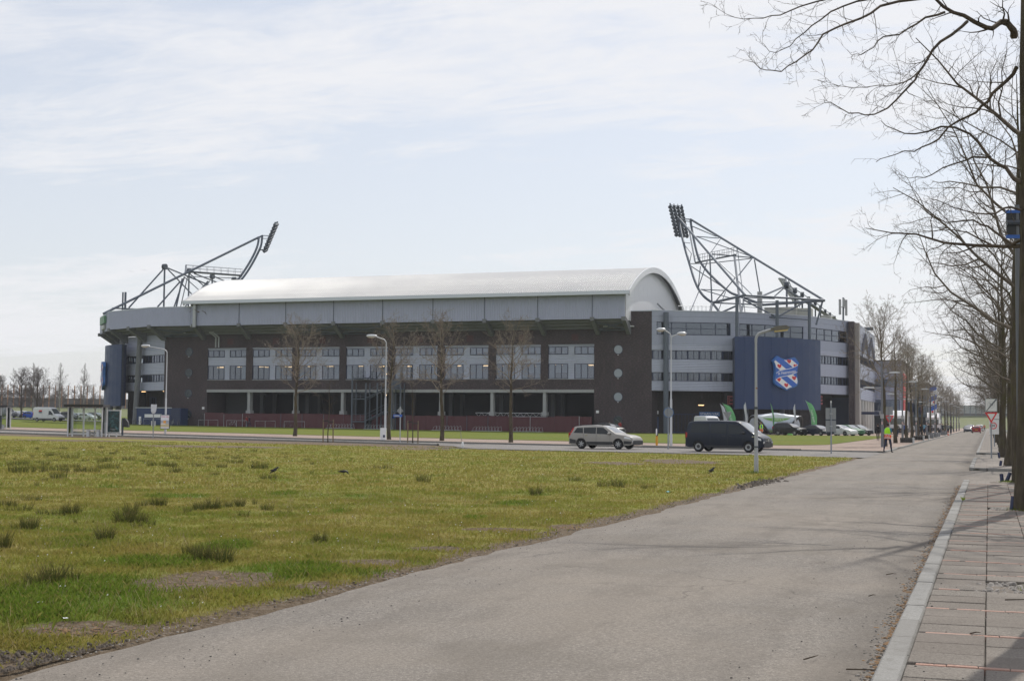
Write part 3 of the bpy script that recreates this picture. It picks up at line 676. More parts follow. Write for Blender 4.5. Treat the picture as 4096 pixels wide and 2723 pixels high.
# corner wings: facets turning from the front to the side
PR = [Vector((0, 0, 0)), Vector((11.5, 5.8, 0)), Vector((20.8, 16.5, 0)), Vector((26.0, 29.5, 0))]
PLF = [Vector((XF0-v.x, v.y, 0)) for v in PR]
def segM(Pa, Pb):
    u = (Pb-Pa).normalized(); return basis(Pa, u, (-u.y, u.x, 0), (0, 0, 1)), (Pb-Pa).length
def facet(Pa, Pb, top=18.4, upper=True, opaque_to=None):
    M, L_ = segM(Pa, Pb)
    for z0, z1, nm in ((6.45, 7.9, 0), (9.2, 11.15, 0), (12.5, 13.36, 0)):
        m = MB(M); corr_h(m, .0, L_, z0, z1, 0); m.build('cladding_band', CLADW, ST)
    for z0, z1 in ((7.9, 9.2), (11.15, 12.5)):
        k = max(1, round((L_-.3)/1.9)); w_ = (L_-.3)/k
        for i in range(k): window(M, .15+i*w_+.06, .15+(i+1)*w_-.06, z0+.03, z1-.03, .10, 2, 1, .06)
        bx('window_backing', NAVY, 0, L_, .28, .34, z1-.04, z1+.1, M)
        for i in range(k+1): bx('window_post', NAVY, max(0, .15+i*w_-.07), min(L_, .15+i*w_+.07), .05, .3, z0, z1, M)
    if upper:
        k = max(2, round(L_/2.9)); w_ = L_/k
        for i in range(k):
            for z0, z1 in ((13.37, 14.82), (16.73, 17.55), (17.56, top)): bx('smooth_panel', SMOOTHP, i*w_+.006, (i+1)*w_-.006, -.02, .12, z0+.006, z1-.006, M)
        for a, b in ((0, .75), (L_-.75, L_)):
            for z0, z1 in ((14.83, 15.77), (15.78, 16.72)): bx('smooth_panel', SMOOTHP, a+.006, b-.006, -.02, .12, z0+.006, z1-.006, M)
        window(M, .76, L_-.76, 14.84, 16.72, .04, max(2, round(L_/2.6)), 2, .09)
        bx('coping', FASCIA, -.1, L_+.1, -.1, .5, top, top+.1, M)
    else:
        m = MB(M); corr_h(m, 0, L_, 13.36, 15.9, 0); m.build('cladding_band', CLAD, ST)
    bx('floor_slab', INTER, .05, L_-.05, .35, 4.5, 6.42, 6.7, M); bx('floor_slab', INTER, .05, L_-.05, .35, 4.5, 9.6, 9.8, M); bx('floor_slab', INTER, .05, L_-.05, .35, 4.5, 13.3, 13.5, M)
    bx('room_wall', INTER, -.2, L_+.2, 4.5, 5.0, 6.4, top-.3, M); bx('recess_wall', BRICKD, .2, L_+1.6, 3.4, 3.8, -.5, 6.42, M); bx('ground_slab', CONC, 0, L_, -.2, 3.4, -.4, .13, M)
    return M, L_
segs = [facet(a, b) for a, b in zip(PR[:-1], PR[1:])]
segsL = [facet(b, a, 17.0, False) for a, b in zip(PLF[:-1], PLF[1:])]
# roof decks over the corner wings and the body behind
for P_, nm in ((PR, 1), (PLF, -1)):
    q = [v for v in P_]+[Vector((P_[-1].x, 31, 0)), Vector((P_[0].x, 31, 0))]
    if nm < 0: q = q[::-1]
    m = MB(); m.prism([(v.x*.995, v.y+.3) for v in q], lambda a, b, d: (a, b, d), 17.6, 18.05); m.build('roof_deck', CONC, ST)
bx('body', BRICKD, -84, 25, 33.2, 36, 0, 17.5)
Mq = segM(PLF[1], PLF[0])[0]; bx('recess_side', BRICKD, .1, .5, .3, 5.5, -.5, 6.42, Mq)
for p0, p1 in ((Vector((-94.6, 2.5, 0)), Vector((-94.4, 3.5, 0))), (Vector((12.1, 2.7, 0)), Vector((11.2, 5.6, 0)))): Mq, Lq = segM(p0, p1); bx('board_return', NAVY, 0, Lq, -.1, .1, 3.85, 14.45, Mq)
for sg in (1, -1):
    q = [(1.5, 4.6), (9.5, 9.2), (17.0, 18.2), (20.5, 30), (20.5, 33), (-1, 33), (-1, 4.6)]; q = q if sg > 0 else [(XF0-a, b) for a, b in q][::-1]
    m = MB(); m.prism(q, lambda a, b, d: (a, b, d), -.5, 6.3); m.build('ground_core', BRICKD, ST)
# round downpipe column, doors and signs under the right wing
M0, L0 = segs[0]
m = MB(M0); m.tube([(2.05, -.55, -.3), (2.05, -.55, 18.15)], .4, 12); m.build('corner_column', STEELG, ST, True)
for u in (2.05,): bx('column_bracket', STEELG, u-.12, u+.12, -.3, .2, 16.6, 16.9, M0); 
for u, w_ in ((1.0, .8), (1.0, .3)): pass
bx('notice', LOGOW, .75, 1.85, 3.28, 3.38, 3.0, 3.5, M0); bx('notice', CONCL, .75, 1.3, 3.28, 3.38, 3.65, 3.9, M0); bx('door', BLUEP, .8, 1.9, 3.26, 3.38, .1, 2.6, M0)
bx('sign_board', paint('sign_blue', (.03, .13, .36), .4), 8.0, 11.2, 2.55, 2.66, 2.72, 3.38, M0)
put_text('STAAN-VAK', .54, LOGOW, ST, M0 @ basis((9.6, 2.53, 3.05), (1, 0, 0), (0, 0, 1), (0, -1, 0)))
bx('tube_lamp', TUBELAMP, 7.6, 8.4, 1.4, 1.6, 4.32, 4.42, M0); bx('lamp_rod', DARK, 7.98, 8.02, 1.48, 1.52, 4.42, 6.42, M0)
for i in range(16):
    m = MB(M0); m.cbox((2.6+i*.55, 2.9, 1.5), (.04, .04, 3.0)); m.build('gate_bar', BLUEP, ST)
m = MB(M0); m.cbox((7, 2.9, 3.0), (9.2, .06, .08)); m.cbox((7, 2.9, .3), (9.2, .06, .08)); m.build('gate_rail', BLUEP, ST)
# big red outlined section letters
def section_letter(ch, M, size=2.2):
    o = put_text(ch, size*1.1, paint('letter_edge', (.66, .20, .21), .5), ST, M, 'section_letter', extrude=.03, bold=.05)
    o['label'] = 'red outlined section letter'
    put_text(ch, size*1.1, paint('letter_red', (.16, .02, .028), .5), o, Matrix.Translation((0, 0, .05)), 'letter_face', extrude=.01, bold=-.02)
section_letter('E', M0 @ basis((12.5, 1.6, 5.1), (1, 0, 0), (0, 0, 1), (0, -1, 0)), 1.65)
# blue curved board with vertical joints, in front of the middle facet
def bez(a, c, b, t): return a*(1-t)**2+c*2*t*(1-t)+b*t*t
def board(A, Cc, B_, z0, z1, nseg, mirror=False):
    for i in range(nseg):
        p, q = bez(A, Cc, B_, i/nseg), bez(A, Cc, B_, (i+1)/nseg)
        if mirror: p, q = Vector((XF0+1.8-q.x, q.y, 0)), Vector((XF0+1.8-p.x, p.y, 0))
        M, L_ = segM(p, q); bx('board_panel', BLUEP, .008, L_-.008, 0, .12, z0, z1, M)
        bx('board_back', STEELD, 0, L_, .13, .45, z0+.1, z1-.1, M)
BA, BC, BB = Vector((12.0, 2.3, 0)), Vector((19.7, 4.9, 0)), Vector((23.0, 15.3, 0))
board(BA, BC, BB, 3.8, 14.5, 11); board(BA, BC, BB, 3.8, 14.5, 11, True)
M2, L2 = segs[1]
pe = at(3281, 1602, 219); section_letter('E', basis(pe, M2.col[0].xyz, (0, 0, 1), -M2.col[1].xyz), 1.65)
for P_ in ((13.2, 5.2), (17.9, 9.6), (21.7, 15.4)):
    m = MB(); m.tube([(P_[0], P_[1], -.3), (P_[0], P_[1], 4.2)], .38, 10); m.build('board_column', STEELG, ST, True)
# the club crest
def crest(name, label, M, sx=1.):
    root = empty(name, (0, 0, 0), 0, label, 'crest'); root.matrix_world = M
    U = .00705
    def cv(p): return ((p[0]-690)*U*sx, (745-p[1])*U)
    out = [(400,490),(452,440),(505,385),(560,418),(620,440),(690,450),(760,440),(820,420),(885,400),(932,455),(980,520),(955,580),(938,660),(932,760),(945,850),(955,920),(950,970),(925,1005),(880,1035),(820,1055),(760,1075),(700,1110),(650,1080),(590,1055),(520,1030),(470,1000),(440,960),(434,900),(440,840),(452,760),(455,680),(445,600),(428,540)]
    m = MB(); m.prism([cv(p) for p in out][::-1], lambda a, b, d: (a, b, d), 0, .45); m.build('shield', paint('crest_rim', (.028, .14, .42), .4), root)
    c0 = Vector((690, 745)); ins = [tuple(c0+(Vector(p)-c0)*.925) for p in out]
    m = MB(); m.prism([cv(p) for p in ins][::-1], lambda a, b, d: (a, b, d), .45, .47); m.build('shield_field', LOGOB, root)
    for c1, c2 in ((-154, -13), (140, 273), (415, 556)):
        bm = bmesh.new(); f = bm.faces.new([bm.verts.new((*cv(p), .485)) for p in ins[::-1]]); bmesh.ops.triangulate(bm, faces=[f])
        for c, sgn in ((c1, 1), (c2, -1)):
            a = Vector((*cv((600, .755*600+c)), .485)); b = Vector((*cv((800, .755*800+c)), .485)); d = b-a; nrm = Vector((d.y, -d.x, 0)).normalized()
            lo = Vector((*cv((600, .755*600+c+50*sgn)), .485))
            if (lo-a).dot(nrm) > 0: nrm = -nrm
            bmesh.ops.bisect_plane(bm, geom=bm.verts[:]+bm.edges[:]+bm.faces[:], plane_co=a, plane_no=nrm, clear_outer=True)
        me = bpy.data.meshes.new('stripe'); bm.to_mesh(me); bm.free(); me.materials.append(LOGOW); linkmesh('stripe', me, root)
    heart = [(0,-48),(-26,-26),(-44,0),(-46,22),(-38,38),(-22,44),(-8,36),(0,20),(10,34),(24,36),(38,26),(42,8),(34,-16),(18,-36)]
    for hx, hy in ((537,600),(752,492),(895,588),(525,882),(688,997),(862,842)):
        m = MB(); R = Matrix.Rotation(.12, 2)
        m.prism([cv((hx+(R@Vector(p)).x, hy-(R@Vector(p)).y)) for p in heart], lambda a, b, d: (a, b, d), .487, .497); m.build('heart', LOGOR, root)
    up = [(462,752),(520,708),(590,680),(665,664),(740,650),(815,627),(880,600),(938,568)]; lo = [(455,892),(505,852),(560,830),(640,813),(720,797),(800,773),(860,748),(930,712)]
    m = MB(); m.grid([[(*cv((p[0], p[1]-5)), .505), (*cv((q[0], q[1]+5)), .505)] for p, q in zip(up, lo)]); m.build('banner_edge', LOGOW, root)
    m = MB(); m.grid([[(*cv((p[0], p[1]+8)), .512), (*cv((q[0], q[1]-8)), .512)] for p, q in zip(up, lo)]); m.build('banner', LOGOB, root)
    a = rad(15.5); put_text('sc Heerenveen', 96*U, LOGOW, root, basis((*cv((697, 728)), .522), (math.cos(a)*sx, math.sin(a), 0), (-math.sin(a)*sx*0-.02, 1.12*math.cos(a), 0), (0, 0, 1)), bold=.004, xs=.70)
    return root
p = bez(BA, BC, BB, .5); u = (bez(BA, BC, BB, .55)-bez(BA, BC, BB, .45)).normalized()
nrm = Vector((u.y, -u.x, 0)); cpos = p+nrm*.03+Vector((0, 0, 9.2))
crest('club_crest', 'blue and white shield crest with red hearts on the big blue board', basis(cpos, u, (0, 0, 1), nrm), 1.26)
ul = Vector((u.x, -u.y, 0)); nl = Vector((ul.y, -ul.x, 0)); pl_ = Vector((XF0+1.8-p.x, p.y, 9.2))+nl*.03
crest('club_crest', 'shield crest seen edge-on at the far left corner of the stadium', basis(pl_, ul, (0, 0, 1), nl), 1.26)
# left corner: overhang carried round the facets
OV = [Vector((-76.75, -3.5, 0)), Vector((-85.2, -3.5, 0)), Vector((-97.4, 2.6, 0)), Vector((-107.6, 14.2, 0)), Vector((-113.4, 28.5, 0))]
IN = [Vector((-76.75, 0, 0)), PLF[0], PLF[1], PLF[2], PLF[3]]
for i in range(4):
    M, L_ = segM(OV[i+1], OV[i]); m = MB(M); corr_v(m, 0, L_, 17.05, 20.15, 0, .285, .05); m.build('wall_sheet', CLAD, ST); bx('sheet_cap', FASCIA, -.05, L_+.05, -.08, .25, 20.15, 20.27, M); bx('sheet_backing', CONC, 0, L_, .08, .3, 17.05, 20.1, M)
    for k in range(3):
        a = k/3; b = (k+1)/3
        m = MB(); A0, A1 = OV[i], OV[i+1]; B0, B1 = IN[i], IN[i+1]
        zz = 17.05-1.1*a; z2 = 17.05-1.1*b
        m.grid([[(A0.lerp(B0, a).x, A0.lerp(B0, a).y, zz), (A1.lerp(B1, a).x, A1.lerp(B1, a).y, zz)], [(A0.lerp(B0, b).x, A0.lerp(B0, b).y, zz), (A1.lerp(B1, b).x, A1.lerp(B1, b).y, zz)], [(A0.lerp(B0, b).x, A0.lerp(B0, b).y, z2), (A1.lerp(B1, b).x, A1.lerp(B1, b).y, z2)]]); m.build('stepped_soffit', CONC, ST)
for i, j in ((1, 1), (2, 2), (3, 3)):
    A0, B0 = OV[i], IN[j]; u = (B0-A0); u = Vector((u.x, u.y, 0)).normalized(); M = basis(B0, (u.y, -u.x, 0), u, (0, 0, 1)); bracket(0, M, .32)
for Pa, Pb, Qa, Qb in ((OV[1], OV[2], IN[1], IN[2]), (OV[2], OV[3], IN[2], IN[3])):
    Bm = Qa.lerp(Qb, .5); Am = Pa.lerp(Pb, .5); u = (Bm-Am).normalized(); bracket(0, basis(Bm, (u.y, -u.x, 0), u, (0, 0, 1)), .32)
for P_ in (PLF[1], PLF[0].lerp(PLF[1], .52), PLF[2]):
    d = (P_-Vector((-42, 40, 0))).normalized(); q = P_+d*.8; b = P_+d*1.4
    m = MB(); m.tube([(b.x, b.y, -.5), (q.x, q.y, 16.4)], .48, 8); m.build('concrete_column', CONC, ST)
m = MB(); m.tube([(-76.2, -3.9, 16.8), (-76.2, -3.9, 20.9)], .33, 10); m.tube([(-76.2, -3.9, 20.6), (-76.2, -3.4, 21.2)], .36, 10); m.build('down_flue', GALV, ST, True)
ML, LL = segM(OV[3], OV[2])
bx('sign_box', paint('sign_green', (.10, .24, .13), .5), 4.2, 11.5, -.5, -.1, 18.5, 19.8, ML); bx('sign_box', paint('sign_pale', (.45, .47, .48), .5), 6.2, 10.6, -.45, -.1, 17.5, 18.2, ML)
section_letter('G', segM(PLF[2], PLF[1])[0] @ basis((8.4, -2.3, 5.3), (1, 0, 0), (0, 0, 1), (0, -1, 0)), 1.9)
ML0, LL0 = segM(PLF[1], PLF[0])
bx('sign_board', MAT['sign_blue'], 4.9, 8.7, 2.55, 2.66, 3.0, 3.6, ML0); put_text('STAAN-VAK', .5, LOGOW, ST, ML0 @ basis((6.8, 2.53, 3.3), (1, 0, 0), (0, 0, 1), (0, -1, 0)))
for u in (3.2, 10.5): bx('tube_lamp', TUBELAMP, u, u+1.1, 1.2, 1.4, 6.30, 6.38, ML0)
for u in (1.0, 3.0): window(ML0, u, u+1.6, .4, 5.4, 3.2, 2, 4, .1)
for i in range(22): bx('gate_bar', BLUEP, .4+i*.55, .46+i*.55, 1.0, 1.06, .1, 3.0, ML0)
bx('gate_rail', BLUEP, .3, 12.2, .97, 1.03, 2.95, 3.05, ML0)
AL = empty('antenna_mast', at(495, 1234, 250), 0, 'pair of slim upright antenna tubes on the left stadium roof', 'antenna')
for dx in (-.25, .3): m = MB(); m.tube([(dx, 0, -.6), (dx, 0, 3.0)], .2 if dx > 0 else .15, 8); m.build('antenna_tube', STEELG, AL, True)
# right flank along the street
SD = empty('stadium_side_wing', (27.6, 31, 0), 0, 'pale striped side wing of the stadium on white columns along the street', 'building')
Ms = basis((27.6, 31, 0), (0, 1, 0), (-1, 0, 0), (0, 0, 1))
def sb(name, mat, *a, M=None): return bx(name, mat, *a, M, SD)
m = MB(); m.box(26.0, 26.9, 28.2, 31, -.5, 18.35); m.build('brick_pier', BRICK, ST); m = MB(); m.box(26.9, 27.58, 29.5, 31, -.5, 18.2); m.build('render_pier', paint('render', (.34, .315, .30), .9, 0, .1, 1.2), ST)
LENS = 31.0; SDI = lambda m, nm, mat: m.build(nm, mat, SD, loc=(-27.6, -31, 0))
def sdm(fn, nm, mat, M=Ms):
    m = MB(M); fn(m); return SDI(m, nm, mat)
for z0, z1 in ((5.7, 7.6), (9.1, 11.6), (13.0, 17.8)):
    sdm(lambda m: corr_h(m, 0, LENS, z0, z1, 0, .3), 'cladding_band', CLADW)
    m = MB(); corr_h(m, 26.95, 27.62, z0, z1, 30.95, .3); SDI(m, 'cladding_band', CLADW)
for z0, z1 in ((7.6, 9.1), (11.6, 13.0)):
    k = 12; w_ = LENS/k
    for i in range(k):
        q = window(Ms, i*w_+.08, (i+1)*w_-.08, z0+.02, z1-.02, .1, 2, 1, .08, SD); q.location = (-27.6, -31, 0)
    m = MB(); m.box(26.9, 27.5, 31, 31.1, z0, z1); SDI(m, 'corner_window', NAVY)
m = MB(); m.box(10, 27.45, 31.2, 62, 6.0, 17.7); SDI(m, 'core', DARK)
m = MB(); m.box(18, 27.0, 31.2, 62, -.5, 6.0); SDI(m, 'ground_floor', paint('navy_wall', (.03, .04, .085), .6))
m = MB(); m.box(26.9, 27.7, 30.9, 62, 17.8, 17.95); SDI(m, 'coping', FASCIA)
for i in range(6):
    m = MB(); m.tube([(27.3, 31.8+i*5.4, -.4), (27.3, 31.8+i*5.4, 5.75)], .36, 12); q = m.build('white_column', paint('column_white', (.62, .60, .56), .7, 0, .06, 1), SD, True, loc=(-27.6, -31, 0))
m = MB(); m.box(26.4, 30.4, 33, 36, 3.3, 3.75); SDI(m, 'entrance_canopy', NAVY); m = MB(); m.box(30.3, 30.9, 33.2, 35.8, 3.2, 3.85); SDI(m, 'canopy_end', CONCL)
m = MB()
for i in range(74):                                  # wavy sign made of upright slats
    yy = 32.6+i*.36; zc = 15.0-1.35*math.sin((i/74)*2*math.pi*2.1+1.35)*.8; hh = 1.0+.45*math.sin(i*.9)*.4; m.box(27.75, 27.84, yy, yy+.13, zc-hh, zc+hh)
SDI(m, 'slat_sign', NAVY)
m = MB(); m.box(27.0, 28.6, 44.8, 46.5, 18.0, 18.5); SDI(m, 'roof_unit', STEELG)
AN = empty('antenna_mast', (0, 0, 0), 0, 'mobile phone antenna mast on the stadium corner roof', 'antenna')
q = at(3373, 1290, 224); q2 = at(3373, 1190, 224)
m = MB(); m.tube([q, q2], .16, 6); m.build('pole', STEELG, AN)
for dx, zz0, zz1 in ((-13, 1197, 1258), (12, 1199, 1262), (2, 1194, 1228)):
    a, b = at(3373+dx, zz1, 223.6), at(3373+dx, zz0, 223.6); m = MB(); m.box(a.x-.19, a.x+.19, a.y-.12, a.y+.12, a.z, b.z); m.build('antenna_panel', CONCL, AN)
    m = MB(); m.tube([(a.x, a.y, (a.z+b.z)/2), (q.x, q.y, (a.z+b.z)/2)], .05, 4); m.build('antenna_bracket', STEELG, AN)
# ------------------------------------------------------------------ floodlight masts and roof pylons
def chord(pts, d0, d1, f):
    n = len(pts); out = []
    L_ = [0]
    for a, b in zip(pts[:-1], pts[1:]): L_.append(L_[-1]+math.dist(a, b))
    return [at(*f(*p), d0+(d1-d0)*L_[i]/L_[-1]) for i, p in enumerate(pts)]
def resample(pts, k=24):
    out = []
    for a, b in zip(pts[:-1], pts[1:]): out += [a.lerp(b, i/k) for i in range(k)]
    return out+[pts[-1]]
def smoothline(p, it=2):
    for _ in range(it):
        q = [p[0]]
        for a, b in zip(p[:-1], p[1:]): q += [a.lerp(b, .25), a.lerp(b, .75)]
        p = q+[p[-1]]
    return p
def mast(name, label, f, chords, braces, dfun, rack, lampfun, platform):
    root = empty(name, (0, 0, 0), 0, label, 'floodlight'); cl = []
    for pts, d0, d1, r in chords:
        P = chord(pts, d0, d1, f); P = smoothline(P) if len(P) > 2 else P; cl += resample(P, 10)
        m = MB(); m.tube(P, r, 8); m.build('main_chord', STEELG, root, True)
    def node(c):
        px = f(*c); best = None
        for P in cl:
            v = P-CAM; D = v.dot(_f); qx = 2048+FPX*v.dot(_r2)/D; qy = 1361.5-FPX*v.dot(_u2)/D; e_ = math.hypot(qx-px[0], qy-px[1])
            if e_ < 7 and (best is None or e_ < best[0]): best = (e_, P)
        return best[1] if best else at(*px, dfun(*c))
    for a, b, r in braces:
        m = MB(); m.tube([node(a), node(b)], r, 6); m.build('brace', STEELG, root, True)
    # lamp rack
    poles, rows = rack
    for a, b in poles:
        m = MB(); m.tube([lampfun(a, 0), lampfun(a, 1)], .13 if a in (0, 1) else .07, 6); m.build('rack_pole', STEELG, root, True)
    for i in range(rows):
        t = (i+.5)/rows
        if i % 2 == 0:
            m = MB(); m.tube([lampfun(0, t), lampfun(1, t)], .07, 5); m.build('rack_bar', STEELG, root)
        for k in range(4):
            c = lampfun(k/3, t)+Vector((0, 0, -.25)); d = Vector((-42, 85, 0))-Vector((c.x, c.y, 0)); d.normalize(); d = (d+Vector((0, 0, -.55))).normalized()
            m = MB(); m.tube([c-d*.32, c-d*.1, c+d*.2, c+d*.3], [.1, .26, .34, .34], 9); lp = m.build('lamp', STEELD, root, True)
    a, b, nrail = platform
    A, B_ = node(a), node(b); m = MB(); dirv = (B_-A).normalized(); side = dirv.cross(Vector((0, 0, 1))).normalized()*.5
    m.grid([[A+side+Vector((0,0,z)), A-side+Vector((0,0,z))] if False else [A+side*s_+Vector((0,0,z)) for s_, z in ((-1,0),(1,0),(1,-.25),(-1,-.25))] for A in (A, B_)], True); m.build('walkway', STEELD, root)
    m = MB()
    for s_ in (-1, 1):
        for z in (.55, 1.1): m.tube([A+side*s_+Vector((0,0,z)), B_+side*s_+Vector((0,0,z))], .03, 4)
        for i in range(nrail+1): q = A.lerp(B_, i/nrail)+side*s_; m.tube([q, q+Vector((0,0,1.1))], .03, 4)
    m.build('railing', STEELG, root)
    return root
fR = lambda x, y: (2600+x*.3603, 780+y*.3603)
chR = [([(1935,1170),(450,270)], 209, 238, .19), ([(1055,1110),(325,265)], 203, 235, .19),
 ([(690,1195),(610,1140),(545,1060),(490,940),(440,770),(400,640),(370,520),(340,400),(322,270)], 218, 235, .21),
 ([(1250,1215),(960,1110),(880,1080),(680,900),(580,780),(535,700),(490,520),(455,330),(450,270)], 222, 238, .21),
 ([(1055,1115),(1935,1168)], 203, 209, .16), ([(690,1195),(1055,1112)], 218, 203, .2), ([(1250,1220),(1935,1172)], 222, 209, .2), ([(690,1195),(1250,1218)], 218, 222, .12)]
brR = [((475,340),(735,460),.09),((510,460),(765,480),.08),((510,460),(1130,690),.08),((785,485),(675,640),.06),((685,655),(1180,700),.1),((445,760),(560,765),.09),((580,765),(1120,705),.08),((1140,705),(985,890),.1),((1160,720),(1245,1200),.11),((665,670),(690,1190),.12),((770,755),(945,915),.08),((985,960),(1150,1115),.08),((945,920),(715,1185),.09),((560,790),(545,1030),.08),((635,740),(545,1030),.08),((455,780),(830,1055),.08),((565,1048),(820,1060),.08),((565,1048),(910,1135),.08),((830,1060),(720,1185),.09),((840,1070),(765,1270),.07),((545,1060),(445,1300),.08),((690,1200),(668,1305),.2),((700,1200),(775,1305),.2),((935,660),(1010,1310),.17),((970,590),(1055,1305),.07),((375,525),(445,535),.06),((380,545),(460,650),.06),((460,650),(445,760),.06),((320,265),(450,270),.12),((340,275),(440,300),.08),((1030,1160),(1405,1355),.13),((1720,1200),(1420,1350),.13),((1000,1330),(1760,1385),.1),((1035,1130),(1380,1150),.1),((1090,1190),(1730,1170),.08),((1010,1240),(1780,1290),.05),((800,1300),(960,1230),.16),((1240,1120),(1480,1020),.14),((1370,1135),(1490,1030),.1),((1090,1180),(1230,1220),.1),((1915,1180),(1845,1440),.15),((1040,1150),(990,1440),.15),((430,360),(500,740),.13)]
dR = lambda x, y: 210+26*max(0, min(1, (1200-y)/930))
def lampR(k, t):
    a = fR(222+(350-222)*k, 92+(105-92)*k); b = fR(300+(418-300)*k, 440+(455-440)*k); return at(a[0]+(b[0]-a[0])*t, a[1]+(b[1]-a[1])*t, 233.5+3.2*k)
mast('floodlight_mast', 'tall curved tubular floodlight mast leaning over the right stadium corner', fR, chR, brR, dR, ([(0,0),(1,0),(1/3,0),(2/3,0)], 9), lampR, ((515,742),(945,657),8))
for px in (2948, 3109, 3238):
    b = at(px, 1400, 204.5 if px < 3000 else 206.5 if px < 3200 else 210); tz = at(px, 1192 if px < 3000 else 1197, 204.5).z
    m = MB(); m.tube([(b.x, b.y, 10), (b.x, b.y, tz)], .25, 10); m.build('mast_column', STEELG, ST, True)
fL = lambda x, y: (380+x*.3476, 850+y*.3476)
chL = [([(95,1165),(1885,285)], 243, 268, .21), ([(130,1150),(1920,270)], 246, 272, .19), ([(1885,285),(1878,360),(1850,440),(1800,540),(1745,630),(1690,715),(1630,795)], 268, 262, .22), ([(1925,265),(1915,380),(1880,455),(1835,545),(1780,640),(1720,730),(1660,800)], 272, 266, .22)]
brL = [((840,640),(1330,842),.14),((835,650),(1120,945),.12),((780,660),(390,1095),.15),((975,800),(720,1085),.15),((1300,790),(1035,1085),.13),((1090,690),(1275,865),.1),((1030,740),(910,1085),.13),((1005,760),(935,1085),.16),((1065,740),(985,1085),.09),((1035,690),(1048,605),.12),((1140,700),(1430,815),.13),((1380,740),(1510,795),.12),((1085,735),(1650,752),.08),((1020,735),(1200,895),.08),((200,1100),(490,1112),.16),((1925,265),(2040,270),.09),((1890,432),(1970,425),.12),((1240,880),(1320,790),.1),((1925,300),(2000,300),.07)]
dL = lambda x, y: 246+22*max(0, min(1, x/1900))
def lampL(k, t):
    a = fL(2075+28*k, 112-8*k); b = fL(1935+30*k, 445-15*k); return at(a[0]+(b[0]-a[0])*t, a[1]+(b[1]-a[1])*t, 262+11*k)
mast('floodlight_mast', 'tall floodlight mast seen in profile behind the left end of the barrel roof', fL, chL, brL, dL, ([(0,0),(1,0),(1/3,0),(2/3,0)], 9), lampL, ((1045,672),(1690,722),8))
def pylon(px, py, r, D, zb, label):
    c = at(px, py, D); R_ = r*D/FPX; root = empty('roof_pylon', (c.x, c.y, zb), 0, label, 'pylon', 'ball-topped roof pylons of the long stands')
    m = MB(); m.lathe([(R_*.55, -R_*.62), (R_, -R_*.62), (R_, R_*.62), (R_*.55, R_*.62)], 18, (0, 0, c.z-zb), 'X'); m.build('drum', STEELD, root, True)
    m = MB(); m.tube([(0, 0, 0), (0, 0, c.z-zb-R_*.7)], .17, 8); m.build('post', STEELG, root, True); return c
cs = [pylon(380+x*.3476, 850+y*.3476, r*.3476, D, 17, 'dark drum-topped roof pylon behind the left end of the stadium roof') for x, y, r, D in ((802,625,34,258),(1083,672,29,278),(1350,737,30,298),(1600,772,30,318))]
cr = []
for x, y, r, D in ((1518,1000,40,236),(1610,1060,33,255),(1690,1105,30,274),(1760,1152,27,293),(1835,1200,25,312),(1893,1243,23,331),(1945,1288,21,350),(1997,1322,20,369),(2050,1358,18,390)):
    cr.append(pylon(*fR(x, y), r*.3603, D, 17, 'dark drum-topped roof pylon in the row behind the right corner of the stadium'))
TRs = empty('stand_roof_truss', (cr[0].x, cr[0].y, 17), 0, 'sloping steel roof of the far long stand seen behind the right corner', 'roof')
m = MB(); off = Vector((cr[0].x, cr[0].y, 17))
m.tube([c-off+Vector((0, 0, .2)) for c in cr], .1, 5); m.build('ridge_tube', STEELG, TRs)
for i in range(5):
    m = MB(); m.tube([cr[0]-off+Vector((-.5+i*.9, 0, -.5-i*.5)), cr[-1]-off+Vector((-.5+i*.9, 0, -.9-i*.5))], .13, 5); m.build('roof_purlin', STEELG, TRs)
m = MB(); q = Vector((6, 0, -4.5)); m.grid([[c-off+Vector((-.3, 0, -.9)), c-off+q] for c in cr]); m.build('roof_sheet', STEELG, TRs)
FM = empty('floodlight_mast', (0, 0, 0), 0, 'distant floodlight cluster on the far side of the pitch, right of centre', 'floodlight')
for i in range(13):
    for k in range(3):
        c = at(*fR(1440+i*14+k*25, 930+i*22+k*4), 330); m = MB(); m.blob(c, .42, .42, .36, 7, 4); m.build('lamp', GALV, FM, True)
for k in range(2): m = MB(); m.tube([at(*fR(1500+k*25, 915), 331), at(*fR(1640+k*25, 1250), 331)], .1, 5); m.build('rack_pole', STEELG, FM)
# plant boxes on the right roof
for a, b, c, d in ((1270,1250,1640,1310), (1560,1260,1800,1330), (1900,1335,2010,1385)):
    p0 = at(*fR(a, d), 226); p1 = at(*fR(c, b), 226); m = MB(); m.box(min(p0.x, p1.x), max(p0.x, p1.x), p0.y, p0.y+2.5, min(p0.z, 18), p1.z); m.build('roof_plant', paint('plant_box', (.42, .42, .38), .8, 0, .1, .5, grime=.5), ST)
m = MB(); p0 = at(*fR(1205, 1310), 214); p1 = at(*fR(1225, 1072), 214); m.box(p0.x-.2, p1.x+.2, p0.y, p0.y+.8, 17.5, p1.z); m.build('roof_duct', CONCL, ST)
m = MB()
for i in range(9): p0 = at(2712+i*16, 1243, 210+i*.35); m.tube([p0, p0+Vector((0, 0, .75))], .035, 4)
m.tube([at(2712, 1243, 210)+Vector((0, 0, .75)), at(2840, 1245, 212.8)+Vector((0, 0, .75))], .04, 4); m.build('roof_railing', GALV, ST)
def rebase(root, c=None):
    """move an empty from the origin to the thing's base, children stay put"""
    bpy.context.view_layer.update()
    if c is None:
        pts = [ch.matrix_world @ Vector(b) for ch in root.children if ch.type == 'MESH' for b in ch.bound_box]
        c = Vector((sum(p.x for p in pts)/len(pts), sum(p.y for p in pts)/len(pts), min(p.z for p in pts)))
    d = Vector(c)-root.location; root.location = c
    for ch in root.children: ch.location = ch.location-d
    return root
